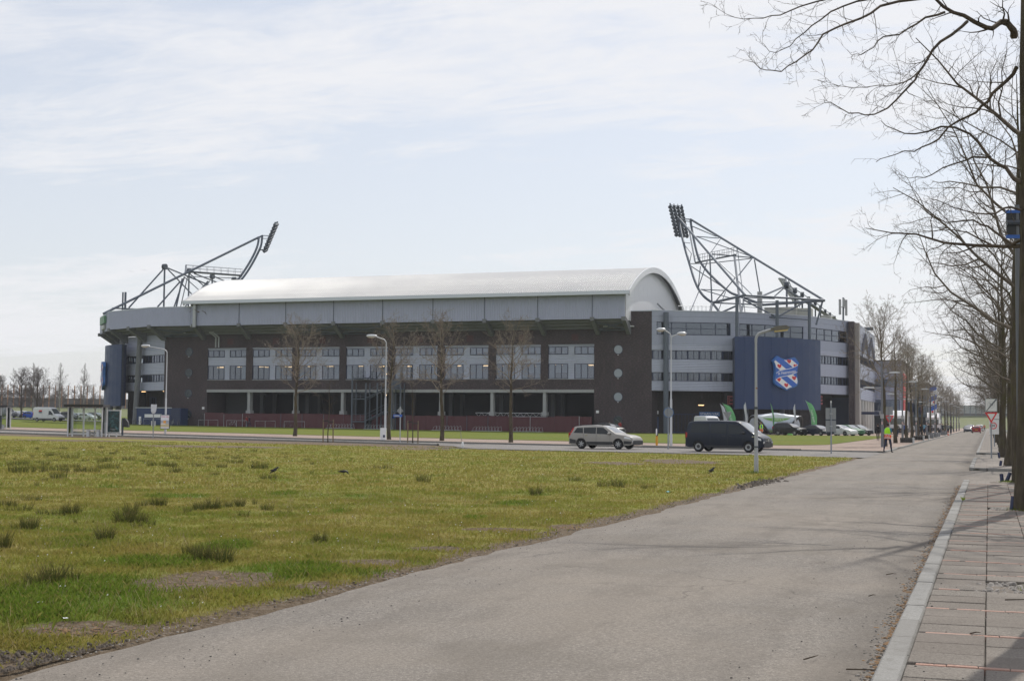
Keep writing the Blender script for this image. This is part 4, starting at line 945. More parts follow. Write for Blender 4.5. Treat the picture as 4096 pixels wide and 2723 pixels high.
# ------------------------------------------------------------------ things at the foot of the stadium
# outside steel staircase
FS = empty('fire_staircase', (0, 0, 0), 0, 'grey steel outside staircase in front of the brick stadium wall', 'staircase')
sx0, sx1 = -48.3, -39.9; ycs = -1.9
def tubeo(name, pts, r, mat, parent, n=5, **k):
    m = MB(); m.tube(pts, r, n, **k); return m.build(name, mat, parent, n > 5)
for x in (sx0, -45.9, -43.9, -41.4, sx1): tubeo('post', [(x, ycs, -.3), (x, ycs, 9.0 if x in (sx0, sx1, -41.4) else 7.6)], .13, STEELG, FS, 6); tubeo('post', [(x, ycs+1.5, -.3), (x, ycs+1.5, 7.6)], .1, STEELG, FS)
for z in (3.0, 6.6, 9.9):
    za = z-1.5 if z < 9 else z-1.5
    for a, b in ((sx0, -46.0), (-42.6, sx1)):
        zz = z if a == sx0 else z+1.6
        if zz > 11: continue
        m = MB(); m.box(a, b, ycs-.1, ycs+1.6, zz-1.6, zz-1.45); m.build('landing', STEELG, FS)
        m = MB()
        for h in (.35, .7, 1.05): m.tube([(a, ycs-.1, zz-1.45+h), (b, ycs-.1, zz-1.45+h)], .03, 4)
        for i in range(4): x = a+(b-a)*i/3; m.tube([(x, ycs-.1, zz-1.45), (x, ycs-.1, zz-.4)], .03, 4)
        m.build('railing', STEELG, FS)
    if z < 9:
        m = MB(); m.tube([(-46.0, ycs-.08, z-1.5), (-42.6, ycs-.08, z+.1)], .1, 4); m.tube([(-46.0, ycs+1.2, z-1.5), (-42.6, ycs+1.2, z+.1)], .1, 4)
        for i in range(9): t_ = (i+.5)/9; m.cbox((-46+3.4*t_, ycs+.56, z-1.5+1.6*t_), (.3, 1.3, .05))
        m.build('flight', STEELG, FS)
        m = MB(); m.tube([(-46.0, ycs-.1, z-.45), (-42.6, ycs-.1, z+1.15)], .035, 4); m.tube([(-46.0, ycs-.1, z-.95), (-42.6, ycs-.1, z+.65)], .03, 4); m.build('handrail', STEELG, FS)
m = MB(); m.tube([(-46, ycs+.6, 8.0), (-43, ycs+.6, 12.2)], .06, 4); m.tube([(-44.5, ycs+.6, 8.0), (-41.6, ycs+.6, 12.0)], .06, 4); m.tube([(-41.4, ycs, 9), (-41.4, ycs, 12.4)], .08, 4); m.tube([(sx1, ycs, 9), (sx1, ycs, 12.4)], .08, 4); m.build('upper_flight', STEELG, FS)
bx('door', STEELG, -42.6, -40.6, -.06, 0, 6.9, 8.1); 
for z in (8.9, 5.5): m = MB(); m.blob((-43.2, -.2, z+.2), .14, .14, .14, 8, 5); m.build('wall_lamp', emis('warm_lamp', (1, .7, .35), 4.), FS)
rebase(FS)
# red mesh fence along the open ground floor
REDM = paint('red_mesh', (.095, .032, .038), .9, 0, .15, 1.5, bump=.2)
FN = empty('mesh_fence', (0, 0, 0), 0, 'long dark red mesh fence along the foot of the stadium front', 'fence')
x = -75.6; k = 0
while x < -9.2:
    w_ = rnd.uniform(3.2, 3.9); x1 = min(x+w_, -8.9); y_ = -1.15; top = 2.45+rnd.uniform(-.05, .12); 
    if -48.6 < x < -40: y_ = 1.4
    m = MB(); rows = []
    for i in range(9):
        a = x+(x1-x)*i/8; rows.append([(a, y_+.05*math.sin(i*1.7+k)+.04*mnoise.noise((a, j*1.3, 3)), .12+(top-.12-.06*math.sin(math.pi*i/8)*rnd.random())*j/5+G(a, y_)*.5) for j in range(6)])
    m.grid(rows); m.build('mesh_panel', REDM, FN, True, None)
    if k % 2 == 0 or rnd.random() < .3:
        m = MB(); m.tube([(x, y_-.06, -.1), (x, y_-.06, top+.05)], .045, 5); m.build('fence_post', GALV if rnd.random() < .5 else STEELG, FN)
    x = x1+.02; k += 1
rebase(FN)
# white stage truss lying on the fence line behind
TS = empty('stage_truss', (0, 0, 0), 0, 'white lattice stage truss stored under the stadium front', 'truss')
for x0_, x1_ in ((-28.6, -22.4), (-22.2, -17.6)):
    m = MB()
    for yy in (1.6, 2.1):
        for z in (2.45, 3.0): m.tube([(x0_, yy, z), (x1_, yy, z)], .04, 4)
    nn = round((x1_-x0_)/.5)
    for i in range(nn): a = x0_+(x1_-x0_)*i/nn; b = x0_+(x1_-x0_)*(i+1)/nn; m.tube([(a, 1.6, 2.45 if i%2 else 3.0), (b, 1.6, 3.0 if i%2 else 2.45)], .03, 3)
    m.build('truss_section', WHITEM, TS)
for x in (-28, -25, -22.3, -19, -18): tubeo('stand', [(x, 1.85, 0), (x, 1.85, 2.45)], .05, STEELG, TS)
rebase(TS)
# low bicycle rails in the shade
RAIL = None
for i, px in enumerate((985, 1000, 1075)): pass
for i in range(6):
    xa = -84+i*5.2
    if i == 1: continue
    root = empty('bicycle_rail', (xa, -6.2, G(xa, -6.2)+.12), 0, 'low grey tubular hoop rail on the shaded grass, left half of stadium front', 'railing', 'low hoop rails on the stadium grass')
    m = MB(); m.tube([(0, 0, 0), (0, 0, 1.0), (3.6, 0, 1.0), (3.6, 0, 0)], .04, 5); m.tube([(1.8, 0, 0), (1.8, 0, 1.0)], .04, 5); m.build('hoop', GALV, root)
for i, xa in enumerate((-51, -44.5, -33, -26.5, -20)):
    root = empty('bicycle_rack', (xa, -5.2, G(xa, -5.2)+.12), 0, 'low galvanised bicycle rack on the grass edge below the red fence', 'rack', 'bicycle racks under the red fence')
    m = MB()
    for k in range(9): m.tube([(k*.5, 0, 0), (k*.5+.1, 0, .5), (k*.5+.45, .3, .75), (k*.5+.6, .35, 0)], .025, 4)
    m.build('rack_loops', GALV, root); m = MB(); m.cbox((2.2, 0, .05), (4.8, .08, .06)); m.build('rack_base', GALV, root)
# blue event cabin at the left tower
CB = empty('event_cabin', (-83.2, -3.2, G(-83.2, -3.2)), 0, 'navy blue event cabin with white banner beside the left brick tower', 'cabin')
for nm, mt, a in (('body', BLUEP, (-4.2, 4.3, 0, 2.2, 0, 2.9)), ('roof_bar', GALV, (-4.4, 2.6, -.1, .0, 2.9, 3.05)), ('banner', LOGOW, (-2.6, .7, -.06, -.004, 1.35, 1.9)), ('banner', LOGOW, (-3.7, -3.3, -.06, -.004, .1, 1.5)), ('dark_front', NAVY, (2.4, 4.2, -.05, -.004, .2, 2.8))):
    m = MB(); m.box(*a); m.build(nm, mt, CB)
# ------------------------------------------------------------------ buildings down the street
def simple_building(name, label, x0, x1, y0, y1, h, wall, rows, front_n, side_n, roof=CONC, band=None):
    root = empty(name, ((x0+x1)/2, y0, 0), 0, label, 'building'); ox, oy = -(x0+x1)/2, -y0
    def B_(nm, mt, a):
        m = MB(); m.box(*a); return m.build(nm, mt, root, loc=(ox, oy, 0))
    m = MB(); corr_h(m, x0, x1, 3.3, h, y0, .3, .04); m.build('front_cladding', wall, root, loc=(ox, oy, 0))
    B_('walls', paint(name+'_side', (.20, .17, .15), .85, 0, .12, .8), (x0+.02, x1, y0+.06, y1, 0, h-.05)); B_('roof', roof, (x0-.2, x1+.2, y0-.15, y1+.2, h, h+.25)); B_('plinth', DARK, (x0, x1+.04, y0-.05, y1, 0, 3.3))
    for z0, z1 in rows:
        for i in range(front_n):
            w_ = (x1-x0)/front_n; q = window(None, x0+i*w_+.35, x0+(i+1)*w_-.35, z0, z1, y0-.09, 2, 1, .08, root); q.location = (ox, oy, 0)
        for i in range(side_n):
            w_ = (y1-y0)/side_n; Mx = basis((x1, y0, 0), (0, 1, 0), (-1, 0, 0), (0, 0, 1)); q = window(Mx, i*w_+.6, (i+1)*w_-.6, z0, z1, -.06, 2, 1, .08, root); q.location = (ox, oy, 0)
    return root
simple_building('office_block', 'grey striped office block with brown side wall beyond the white columns', 20, 32.3, 62.3, 104, 13.3, CLAD, ((4.2, 6.2), (8.6, 10.0)), 2, 7)
m = MB(); m.box(32.36, 32.5, 66, 75, 4, 11.2); m.build('facade_banner', LOGOR, ob_ := [o for o in bpy.data.objects if o.name == 'office_block'][0], loc=(-26.15, -62.3, 0))
simple_building('shop_building', 'blue glazed shop building behind the office block', 24, 35.2, 106, 150, 10.3, paint('blue_glazing', (.10, .15, .20), .2, 0, .1, .4), ((3.8, 6.0), (6.8, 9.2)), 5, 8)
simple_building('long_hall', 'long low hall far along the left side of the street', 16, 33, 160, 240, 8.0, CLAD, ((4, 5.5),), 4, 12)
FB = empty('facade_flag', (36.3, 80, 0), 0, 'tall striped flag with red dots on a pole by the street', 'flag')
FB.location = gp(3717, 1745); d = depth(FB.location)
m = MB(); m.tube([(0, 0, 0), (0, 0, 7.6)], .07, 6); m.build('flag_pole', GALV, FB)
for i in range(6):
    m = MB(); m.grid([[(.08+1.0*a, .05*math.sin(a*5+j), 3.1+4.2*((i+a*.0+j)/6)+(.9*(a-.5))*.5) for a in (0, .33, .66, 1)] for j in (0, 1)]); m.build('flag_stripe', LOGOB if i % 2 else LOGOW, FB)
for z, x in ((3.6, .5), (5.0, .7), (6.4, .45)): m = MB(); m.blob((x, -.08, z), .14, .03, .16, 8, 5); m.build('flag_dot', LOGOR, FB)
# embankment and noise barriers
EMB = paint('embankment_grass', (.13, .145, .05), .95, 0, .25, .15)
def bank(name, pts, h, w, wtop):
    m = MB(); rows = []
    for i, p in enumerate(pts):
        P = Vector((*p, 0)); d = (Vector((*pts[min(i+1, len(pts)-1)], 0))-Vector((*pts[max(i-1, 0)], 0))).normalized(); q = Vector((d.y, -d.x, 0)); z = G(P.x, P.y)
        rows.append([P+q*w+Vector((0, 0, z-.1)), P+q*w*.5+Vector((0, 0, z+h*.55)), P+Vector((0, 0, z+h)), P-q*wtop+Vector((0, 0, z+h))])
    m.grid(rows); o = m.build(name, EMB, None, True, None); o['kind'] = 'structure'; return o
pR = [at(3300, 1690, 700).xy[:], at(3700, 1690, 690).xy[:], at(4000, 1690, 680).xy[:], at(4500, 1690, 660).xy[:]]
pL = [at(-600, 1690, 560).xy[:], at(-100, 1690, 545).xy[:], at(200, 1690, 540).xy[:], at(470, 1690, 540).xy[:], at(900, 1690, 560).xy[:]]
bank('embankment', pR, 6.0, 30, 14); bank('embankment', pL, 3.2, 24, 14)
WOODB = paint('barrier_board', (.115, .105, .105), .9, 0, .2, .3); WOODP = paint('barrier_post', (.36, .19, .10), .85, 0, .15, 1); MESHP = glass('barrier_glass', (.70, .72, .76), .03)
def barrier(name, label, pts, zb, h1, h2, n, posts=True):
    root = empty(name, (*pts[0], zb), 0, label, 'barrier')
    P = [Vector((*p, 0)) for p in pts]; L_ = [0]
    for a, b in zip(P[:-1], P[1:]): L_.append(L_[-1]+(b-a).length)
    def ev(s):
        for i in range(len(P)-1):
            if s <= L_[i+1]+1e-6: return P[i].lerp(P[i+1], (s-L_[i])/(L_[i+1]-L_[i]))
        return P[-1]
    for i in range(n):
        a, b = ev(L_[-1]*i/n), ev(L_[-1]*(i+1)/n); o3 = Vector((*pts[0], 0)); za, zb_ = G(a.x, a.y)+zb, G(b.x, b.y)+zb; u = (b-a).normalized(); ang = math.atan2(u.y, u.x)
        m = MB(); m.cbox(((a+b)/2-o3)+Vector((0, 0, (za+zb_)/2-zb+h1/2)), ((b-a).length-.1, .25, h1), ang); m.build('board', WOODB, root)
        m = MB(); m.cbox(a-o3+Vector((0, -.25, za-zb+h2/2)), (.35 if posts else .3, .35, h2), ang); m.build('post', WOODP if posts else STEELG, root)
        if not posts:
            m = MB(); m.cbox(((a+b)/2-o3)+Vector((0, 0, (za+zb_)/2-zb+h1+(h2-h1)/2)), ((b-a).length-.3, .06, h2-h1), ang); m.build('clear_panel', CONCL, root)
    return root
barrier('noise_barrier', 'grey noise barrier with tall orange-brown posts on the far left embankment', pL, 3.2, 3.6, 8.6, 64)
barrier('noise_barrier', 'pale noise barrier on the green embankment at the end of the street', pR, 6.0, 1.2, 5.2, 52, False)
# ------------------------------------------------------------------ street furniture
LAMPW = paint('lamp_pole_white', (.50, .52, .54), .5, .1, .06, 2, grime=.1); LAMPG = paint('lamp_pole_grey', (.17, .18, .20), .55, .2, .08, 2)
HEADW = paint('lamp_head', (.62, .64, .66), .35, .2, .06, 3)
def lamp_pole(root, H, r0=.085, r1=.045, mat=None, step=.45):
    m = MB(); m.tube([(0, 0, 0), (0, 0, H*.12), (0, 0, H*.125), (0, 0, H*step), (0, 0, H*step+.08), (0, 0, H)], [r0*1.25, r0*1.2, r0, r0*.95, r1*1.2, r1], 10); m.build('pole', mat or LAMPW, root, True)
def curve_arm(root, H, dx, dy, rise, r=.04, mat=None):
    P = [Vector((0, 0, H)), Vector((0, 0, H+rise*.45)), Vector((dx*.12, dy*.12, H+rise*.85)), Vector((dx*.3, dy*.3, H+rise)), Vector((dx, dy, H+rise*1.35))]
    m = MB(); m.tube(smoothline(P, 2), r, 8); m.build('arm', mat or LAMPW, root, True)
def cobra(root, c, dirv, L_=.75, mat=None, lens=None):
    M = basis(c, (dirv.x, dirv.y, 0), (-dirv.y, dirv.x, 0), (0, 0, 1)); m = MB(M); m.blob((L_*.45, 0, .05), L_*.55, .17, .12, 14, 8); m.build('lamp_head', mat or HEADW, root, True)
    m = MB(M); m.blob((L_*.5, 0, -.03), L_*.4, .14, .10, 12, 6); m.build('lamp_glass', lens or paint('lamp_lens', (.45, .42, .34), .25), root, True)
def street_lamp(px, py, H, heads, label, cat='street lamp', **k):
    P = gp(px, py); root = empty('street_lamp', P, BETA, label, cat); lamp_pole(root, H, **k)
    for dx, dy, rise, L_ in heads:
        curve_arm(root, H, dx, dy, rise); d = Vector((dx, dy, 0)).normalized(); cobra(root, Vector((dx*.95, dy*.95, H+rise*1.36)), d, L_)
    return root
l1 = street_lamp(661, 1739, 7.35, [(-1.75, 0, .55, .75)], 'curved white street lamp carrying a poster frame, near the left brick tower')
l2 = street_lamp(1540, 1765, 7.55, [(-.85, 0, .55, .8)], 'curved white street lamp with a white box at its foot, centre')
m = MB(); m.cbox((-.13, -.22, .55), (.46, .35, 1.05)); m.build('foot_box', WHITEM, l2)
m = MB(); m.cbox((-.05, -.40, .42), (.16, .006, .2)); m.build('sticker', NAVY, l2)
l3 = street_lamp(2684, 1790, 7.5, [(-.45, 0, .55, .62), (.5, 0, .35, .62)], 'white twin-headed street lamp behind the cars')
P = gp(3025, 1893); l4 = empty('street_lamp', P, BETA, 'grey street lamp with yellowed lamp standing on the near field edge', 'street lamp'); lamp_pole(l4, 4.75, .066, .042, paint('lamp_pole_mid', (.36, .37, .38), .55, .1, .08, 2, grime=.3), .44)
curve_arm(l4, 4.65, .62, 0, .36, .05, MAT['lamp_pole_mid'])
m = MB(); m.prism([(0, -.05), (.2, -.07), (.64, -.06), (.66, .02), (.55, .09), (.2, .09), (0, .03)], lambda a, b, d: (.52+a, d, 5.13+b+a*.1), -.1, .1); m.build('lamp_head', paint('mossy_head', (.15, .145, .12), .8, 0, .5, 9), l4)
m = MB(); m.prism([(.16, -.12), (.6, -.11), (.62, -.05), (.14, -.06)], lambda a, b, d: (.52+a, d, 5.13+b+a*.1), -.085, .085); m.build('lamp_glass', paint('yellow_lens', (.55, .42, .16), .25), l4)
m = MB(); m.tube([(0, 0, 2.28), (0, 0, 2.36)], .075, 10); m.build('clamp', STEELD, l4); m = MB(); m.tube([(0, 0, .92), (0, 0, .97)], .08, 10); m.build('clamp', STEELD, l4); m = MB(); m.cbox((0, -.1, 3.02), (.06, .02, .05)); m.build('plate', paint('rust', (.3, .14, .05), .8), l4)
# poster frame on the left lamp
m = MB(); m.box(-.42, .42, -.24, -.12, .55, 1.85); pf = m.build('poster_frame', BLACK, l1)
def flatq(M, x0, x1, z0, z1, y, mat, name, parent):
    m = MB(M); m.poly([(x0, y, z0), (x1, y, z0), (x1, y, z1), (x0, y, z1)]); return m.build(name, mat, parent)
flatq(None, -.38, .38, .60, 1.81, -.244, paint('poster_paper', (.72, .74, .80), .6, 0, .05, 3), 'poster', l1)
flatq(None, -.38, .38, .72, 1.0, -.248, paint('poster_sand', (.55, .48, .30), .6, 0, .2, 9), 'poster_picture', l1); flatq(None, -.38, .38, 1.0, 1.34, -.2485, paint('poster_sky', (.36, .40, .46), .6, 0, .5, 8), 'poster_picture', l1)
flatq(None, -.14, .10, 1.06, 1.30, -.252, paint('poster_orange', (.75, .35, .05), .6, 0, .3, 12), 'poster_picture', l1); flatq(None, -.36, .05, .98, 1.06, -.2522, LOGOW, 'poster_picture', l1)
put_text('Open dag', .20, paint('poster_red', (.55, .05, .10), .6), l1, basis((0, -.256, 1.68), (1, 0, 0), (0, 0, 1), (0, -1, 0)), xs=.86)
# T-arm lamps down the street
for i, (px, py) in enumerate(((3530, 1793), (3609, 1773), (3665, 1763))): pass
TL = [(40.05, -96.4), (39.95, -69.5), (40.05, -46.5), (40.05, -20), (40.05, 8), (40.05, 36), (40.05, 64), (40.05, 92), (40.05, 120), (40.05, 148), (40.05, 176)]
lab = ['grey street lamp with two flat arms beside the man in the high-visibility vest', 'second flat-armed street lamp along the left pavement', 'third flat-armed street lamp along the left pavement']
first = None
for i, (x, y) in enumerate(TL):
    lb = lab[i] if i < 3 else 'flat-armed street lamp far down the left pavement'
    if first is None:
        root = empty('street_lamp', (x, y, G(x, y)+.1), 0, lb, 'street lamp', 'flat-armed lamps along the street'); m = MB(); m.tube([(0, 0, 0), (0, 0, 1.6), (0, 0, 1.62), (0, 0, 6.3)], [.1, .1, .075, .06], 8); m.build('pole', LAMPG, root, True)
        for s_, z, L_ in ((1, 5.4, 1.25), (-1, 4.3, 1.3)):
            m = MB(); m.tube([(0, 0, z), (s_*L_, 0, z+.03)], .045, 5); m.build('arm', LAMPG, root); m = MB(); m.prism([(.5, -.04), (L_, -.03), (L_+.05, .03), (L_-.2, .09), (.6, .06)], lambda a, b, d: (s_*a, d, z+.03+b), -.15, .15); m.build('lamp_head', HEADW, root)
        m = MB(); m.cbox((0, -.03, 2.25), (.24, .2, .32)); m.build('control_box', CONCL, root); m = MB(); m.cbox((0, -.085, 1.75), (.12, .03, .2)); m.build('sticker', paint('pale_sticker', (.5, .36, .34), .7), root)
        first = root
    else:
        root = copy_tree(first); root.location = (x, y, G(x, y)+.1); root['label'] = lb; root.scale = (1, 1, rnd.uniform(.97, 1.03))
# heavy grey post at the right edge with a blue framed sign
RP = empty('sign_post', gp(4083, 1975), 0, 'tall grey post with a blue-edged sign at the right edge of the picture', 'sign post')
m = MB(); m.tube([(0, 0, 0), (0, 0, 3.4), (0, 0, 7.6)], [.082, .075, .062], 12); m.build('post', paint('post_grey', (.13, .138, .15), .5, .2, .08, 2), RP, True)
m = MB(); m.box(-.28, 1.5, -.05, .02, 6.75, 7.42); m.build('sign_panel', BLACK, RP)
for a in ((-.30, 1.5, -.07, .0, 7.38, 7.46), (-.30, 1.5, -.07, .0, 6.71, 6.80)): m = MB(); m.box(*a); m.build('sign_edge', paint('edge_blue', (.02, .10, .38), .4), RP)
m = MB(); m.tube([(-.28, -.07, 7.12), (1.5, -.07, 7.12)], .075, 8); m.build('sign_rail', STEELD, RP); m = MB(); m.box(0, 1.2, -.04, .04, 5.83, 5.94); m.build('side_arm', STEELD, RP)
RP.rotation_euler = (0, 0, rad(14))
# yield sign assembly
SIGNW = paint('sign_white', (.68, .68, .66), .5, 0, .05, 4); SIGNB = paint('sign_back', (.28, .295, .30), .6, .2, .12, 3, grime=.2); POLEG = paint('sign_pole', (.26, .28, .31), .5, .4, .1, 3)
YS = empty('road_sign', gp(3966, 1835), BETA*.6, 'red and white give-way triangle below an end-of-30-zone sign on one pole', 'road sign')
m = MB(); m.tube([(0, 0, 0), (0, 0, 3.2)], .038, 8); m.build('pole', POLEG, YS, True)
tri = lambda s, zc: [(-s/2, zc+s*.29), (s/2, zc+s*.29), (0, zc-s*.58)]
def tri_sign(root, s, zc, y, front=True):
    m = MB(); m.prism(tri(s, zc), lambda a, b, d: (a, d, b), y-.02, y); m.build('triangle_plate', LOGOR if front else SIGNB, root)
    if front: m = MB(); m.prism(tri(s*.60, zc), lambda a, b, d: (a, d, b), y-.024, y-.0205); m.build('triangle_face', SIGNW, root)
tri_sign(YS, .66, 2.26, -.05)
m = MB(); m.box(-.30, .30, -.09, -.07, 2.5, 3.16); m.build('zone_plate', SIGNW, YS)
for a in ((-.305, .305, -.094, -.068, 2.49, 2.515), (-.305, .305, -.094, -.068, 3.145, 3.17), (-.305, -.28, -.094, -.068, 2.515, 3.145), (.28, .305, -.094, -.068, 2.515, 3.145)): m = MB(); m.box(*a); m.build('plate_edge', SIGNB, YS)
put_text('30', .21, SIGNB, YS, basis((0, -.093, 2.86), (1, 0, 0), (0, 0, 1), (0, -1, 0)), bold=.006)
m = MB(); m.lathe([(.16, -.0915), (.185, -.0925), (.185, -.0905)], 20, (0, 0, 2.86), 'Y', False); m.build('zone_ring', paint('ring_grey', (.5, .5, .5), .6), YS)
m = MB(); m.poly([(-.28, -.097, 2.52), (-.22, -.097, 2.52), (.28, -.097, 3.10), (.28, -.097, 3.15), (.22, -.097, 3.15)]); m.build('zone_bar', paint('bar_grey', (.14, .15, .16), .6), YS)
# second sign behind it: round 30 limit on a plate
S2 = empty('road_sign', gp(3978, 1790), BETA*.6, 'pale plate with a red-ringed 30 disc behind the give-way sign', 'road sign'); k2 = depth(S2.location)/73
m = MB(); m.tube([(0, 0, 0), (0, 0, 3.0)], .04, 6); m.build('pole', POLEG, S2)
m = MB(); m.box(-.4, .4, -.06, -.045, 1.05, 2.2); m.build('plate', SIGNW, S2); m = MB(); m.box(-.4, .4, -.06, -.045, 2.24, 2.7); m.build('plate', SIGNW, S2)
m = MB(); m.lathe([(.27, -.075), (.27, -.063)], 20, (-.08, 0, 1.72), 'Y'); m.build('ring', LOGOR, S2); m = MB(); m.lathe([(.20, -.08), (.20, -.0755)], 20, (-.08, 0, 1.72), 'Y'); m.build('disc', SIGNW, S2); put_text('30', .26, BLACK, S2, basis((-.08, -.082, 1.72), (1, 0, 0), (0, 0, 1), (0, -1, 0)), bold=.006)
# sign seen from behind: two stacked boards
S3 = empty('road_sign', gp(3325, 1816), BETA, 'back of two stacked rectangular road signs on a pole at the field corner', 'road sign')
m = MB(); m.tube([(0, 0, 0), (0, 0, 1.05), (0, 0, 1.07), (0, 0, 3.0)], [.045, .045, .034, .034], 8); m.build('pole', POLEG, S3, True)
for z0, z1 in ((1.28, 1.99), (2.01, 2.72)): m = MB(); m.box(-.30, .30, .05, .075, z0, z1); m.build('board', SIGNB, S3); m = MB(); m.box(-.31, .31, .04, .05, z0, z0+.03); m.box(-.31, .31, .04, .05, z1-.03, z1); m.build('board_rim', STEELG, S3); m = MB(); m.box(-.08, .08, -.05, .045, (z0+z1)/2-.03, (z0+z1)/2+.03); m.build('clip', GALV, S3)
m = MB(); m.box(-.035, .035, -.01, .01, 2.86, 3.12); m.build('tag', LOGOW, S3)
# round sign seen from behind, yellow bollard
S4 = empty('road_sign', gp(2673, 1797), BETA, 'back of a round road sign with blue rim behind the wagon', 'road sign')
m = MB(); m.tube([(0, 0, 0), (0, 0, 1.05), (0, 0, 1.07), (0, 0, 2.8)], [.05, .05, .035, .035], 8); m.build('pole', POLEG, S4, True); m = MB(); m.lathe([(.31, .05), (.31, .075)], 26, (.03, 0, 2.42), 'Y'); m.build('disc', SIGNB, S4); m = MB(); m.lathe([(.30, .04), (.33, .04), (.33, .08), (.30, .08)], 26, (.03, 0, 2.42), 'Y', False); m.build('rim', paint('rim_blue', (.04, .16, .42), .4), S4)
S5 = empty('traffic_bollard', gp(2627, 1788), BETA, 'yellow traffic bollard with white and blue shield on the refuge', 'bollard')
m = MB(); m.tube([(0, 0, 0), (0, 0, .8)], .085, 10); m.build('post', paint('bollard_yellow', (.62, .30, .02), .5, 0, .08, 3), S5, True); m = MB(); m.tube([(0, 0, .8), (0, 0, .84)], .09, 10); m.build('collar', BLACK, S5); m = MB(); m.lathe([(.12, -.03), (.15, 0), (.12, .05)], 16, (0, 0, 0), 'X'); o = m.build('shield', WHITEM, S5, True, loc=(-.03, 0, 1.08)); o.scale = (1, .8, 1.7); m = MB(); m.cbox((.05, 0, 1.07), (.06, .1, .46)); m.build('shield_back', STEELD, S5)
# triangle back by the flags
P = at(2911, 1760, 97); S6 = empty('road_sign', (P.x, P.y, G(P.x, P.y)+.1), BETA, 'back of a triangular give-way sign above the dark van roof', 'road sign'); m = MB(); m.tube([(0, 0, 0), (0, 0, 2.4)], .035, 6); m.build('pole', POLEG, S6); tri_sign(S6, .64, 2.25, .06, False)
# priority diamond with street-name plate
S7 = empty('road_sign', gp(1600, 1773), BETA, 'pole with diamond sign back and blue street-name plate on the verge', 'road sign')
m = MB(); m.tube([(0, 0, 0), (0, 0, 2.7)], .036, 8); m.build('pole', GALV, S7, True); m = MB(); m.prism([(0, 2.12), (.3, 2.40), (0, 2.68), (-.3, 2.40)], lambda a, b, d: (a*.8-.03, d, b), .04, .06); m.build('diamond', SIGNB, S7)
m = MB(); m.box(-.52, .14, -.05, -.03, 1.94, 2.12); m.build('name_plate', LOGOB, S7); m = MB(); m.box(-.46, -.06, -.055, -.051, 1.97, 2.06); m.build('name_plate_face', CONCL, S7)
# sign backs among the street trees
P = gp(3558, 1780); S8 = empty('road_sign', P, .2, 'back of a rectangular sign over a red-edged triangle among the left street trees', 'road sign'); m = MB(); m.tube([(0, 0, 0), (0, 0, 3.3)], .04, 6); m.build('pole', POLEG, S8); m = MB(); m.box(-.31, .31, .05, .07, 2.55, 3.25); m.build('board', SIGNB, S8); tri_sign(S8, .8, 2.28, .06); [c for c in S8.children if c.name.startswith('triangle_face')][0].data.materials[0] = SIGNB
# bus shelters
SHR = paint('shelter_roof', (.045, .045, .05), .6, 0, .1, 2); ALU = paint('aluminium', (.62, .63, .65), .45, .0, .06, 3)
def shelter(P, rz, L_, label, ad):
    r = empty('bus_shelter', P, rz, label, 'bus shelter'); Hh = 2.35
    m = MB(); m.prism([(-.75, Hh), (.75, Hh), (.85, Hh+.2), (-.85, Hh+.2)], lambda a, b, d: (d, a, b), -L_/2-.2, L_/2+.2); m.build('roof', SHR, r)
    n = 3
    for i in range(n+1): x = -L_/2+L_*i/n; m = MB(); m.box(x-.05, x+.05, .55, .65, 0, Hh); m.build('post', ALU, r)
    for i in range(n):
        x0_, x1_ = -L_/2+L_*i/n+.05, -L_/2+L_*(i+1)/n-.05; m = MB(); m.box(x0_, x1_, .59, .61, .25, Hh-.05); m.build('glass_pane', GLASSC, r); m = MB(); m.box(x0_, x1_, .57, .63, .2, .26); m.build('rail', ALU, r)
    for x in (-L_/2, L_/2):
        m = MB(); m.box(x-.012, x+.012, -.3, .52, .25, Hh-.05); m.build('side_pane', GLASSC, r); m = MB(); m.box(x-.04, x+.04, -.4, -.3, 0, Hh); m.build('post', ALU, r)
    m = MB(); m.box(-.15, 1.0, -.05, .35, .5, .56); m.build('bench_seat', ALU, r)
    for x in (0, .8): m = MB(); m.box(x, x+.22, .0, .3, 0, .5); m.build('bench_leg', ALU, r)
    if ad:
        x = L_/2+.12; m = MB(); m.box(x, x+1.08, .45, .62, .3, 2.15); ac = m.build('poster_case', ALU, r); m = MB(); m.box(x+.08, x+1.0, .43, .448, .38, 2.06); t = NT('night_poster')
        v = t.obj(); q = t.noise(4.2, 6, .72, v, 1.6); t.col(t.ramp(q, [(.40, (.004, .008, .012)), (.52, (.010, .045, .06)), (.62, (.06, .17, .20)), (.75, (.32, .45, .46))])).set(Roughness=.15); m.build('poster', t.m, r)
        for zz, w_ in ((.62, .5), (.52, .3)): m = MB(); m.box(x+.54-w_/2, x+.54+w_/2, .424, .429, zz, zz+.025); m.build('poster_line', CONCL, r)
        m = MB(); m.box(x+.7, x+.8, .5, .58, 0, .3); m.box(x+.1, x+.2, .5, .58, 0, .3); m.build('case_foot', ALU, r)
        m = MB(); m.box(x-.12, x-.04, .38, .46, 0, 1.15); m.build('stop_post', ALU, r)
    return r
Ps = gp(345, 1746)
shelter(Vector((Ps.x, Ps.y, G(Ps.x, Ps.y))), BETA-rad(3), 2.75, 'glass bus shelter with a dark illuminated poster at its right end', True)
P2 = gp(28, 1719); P2 = Vector((P2.x-1.4*AXR.x, P2.y-1.4*AXR.y, P2.z)); shelter(P2, BETA-rad(2), 3.0, 'second glass bus shelter cut off by the left picture edge', False)
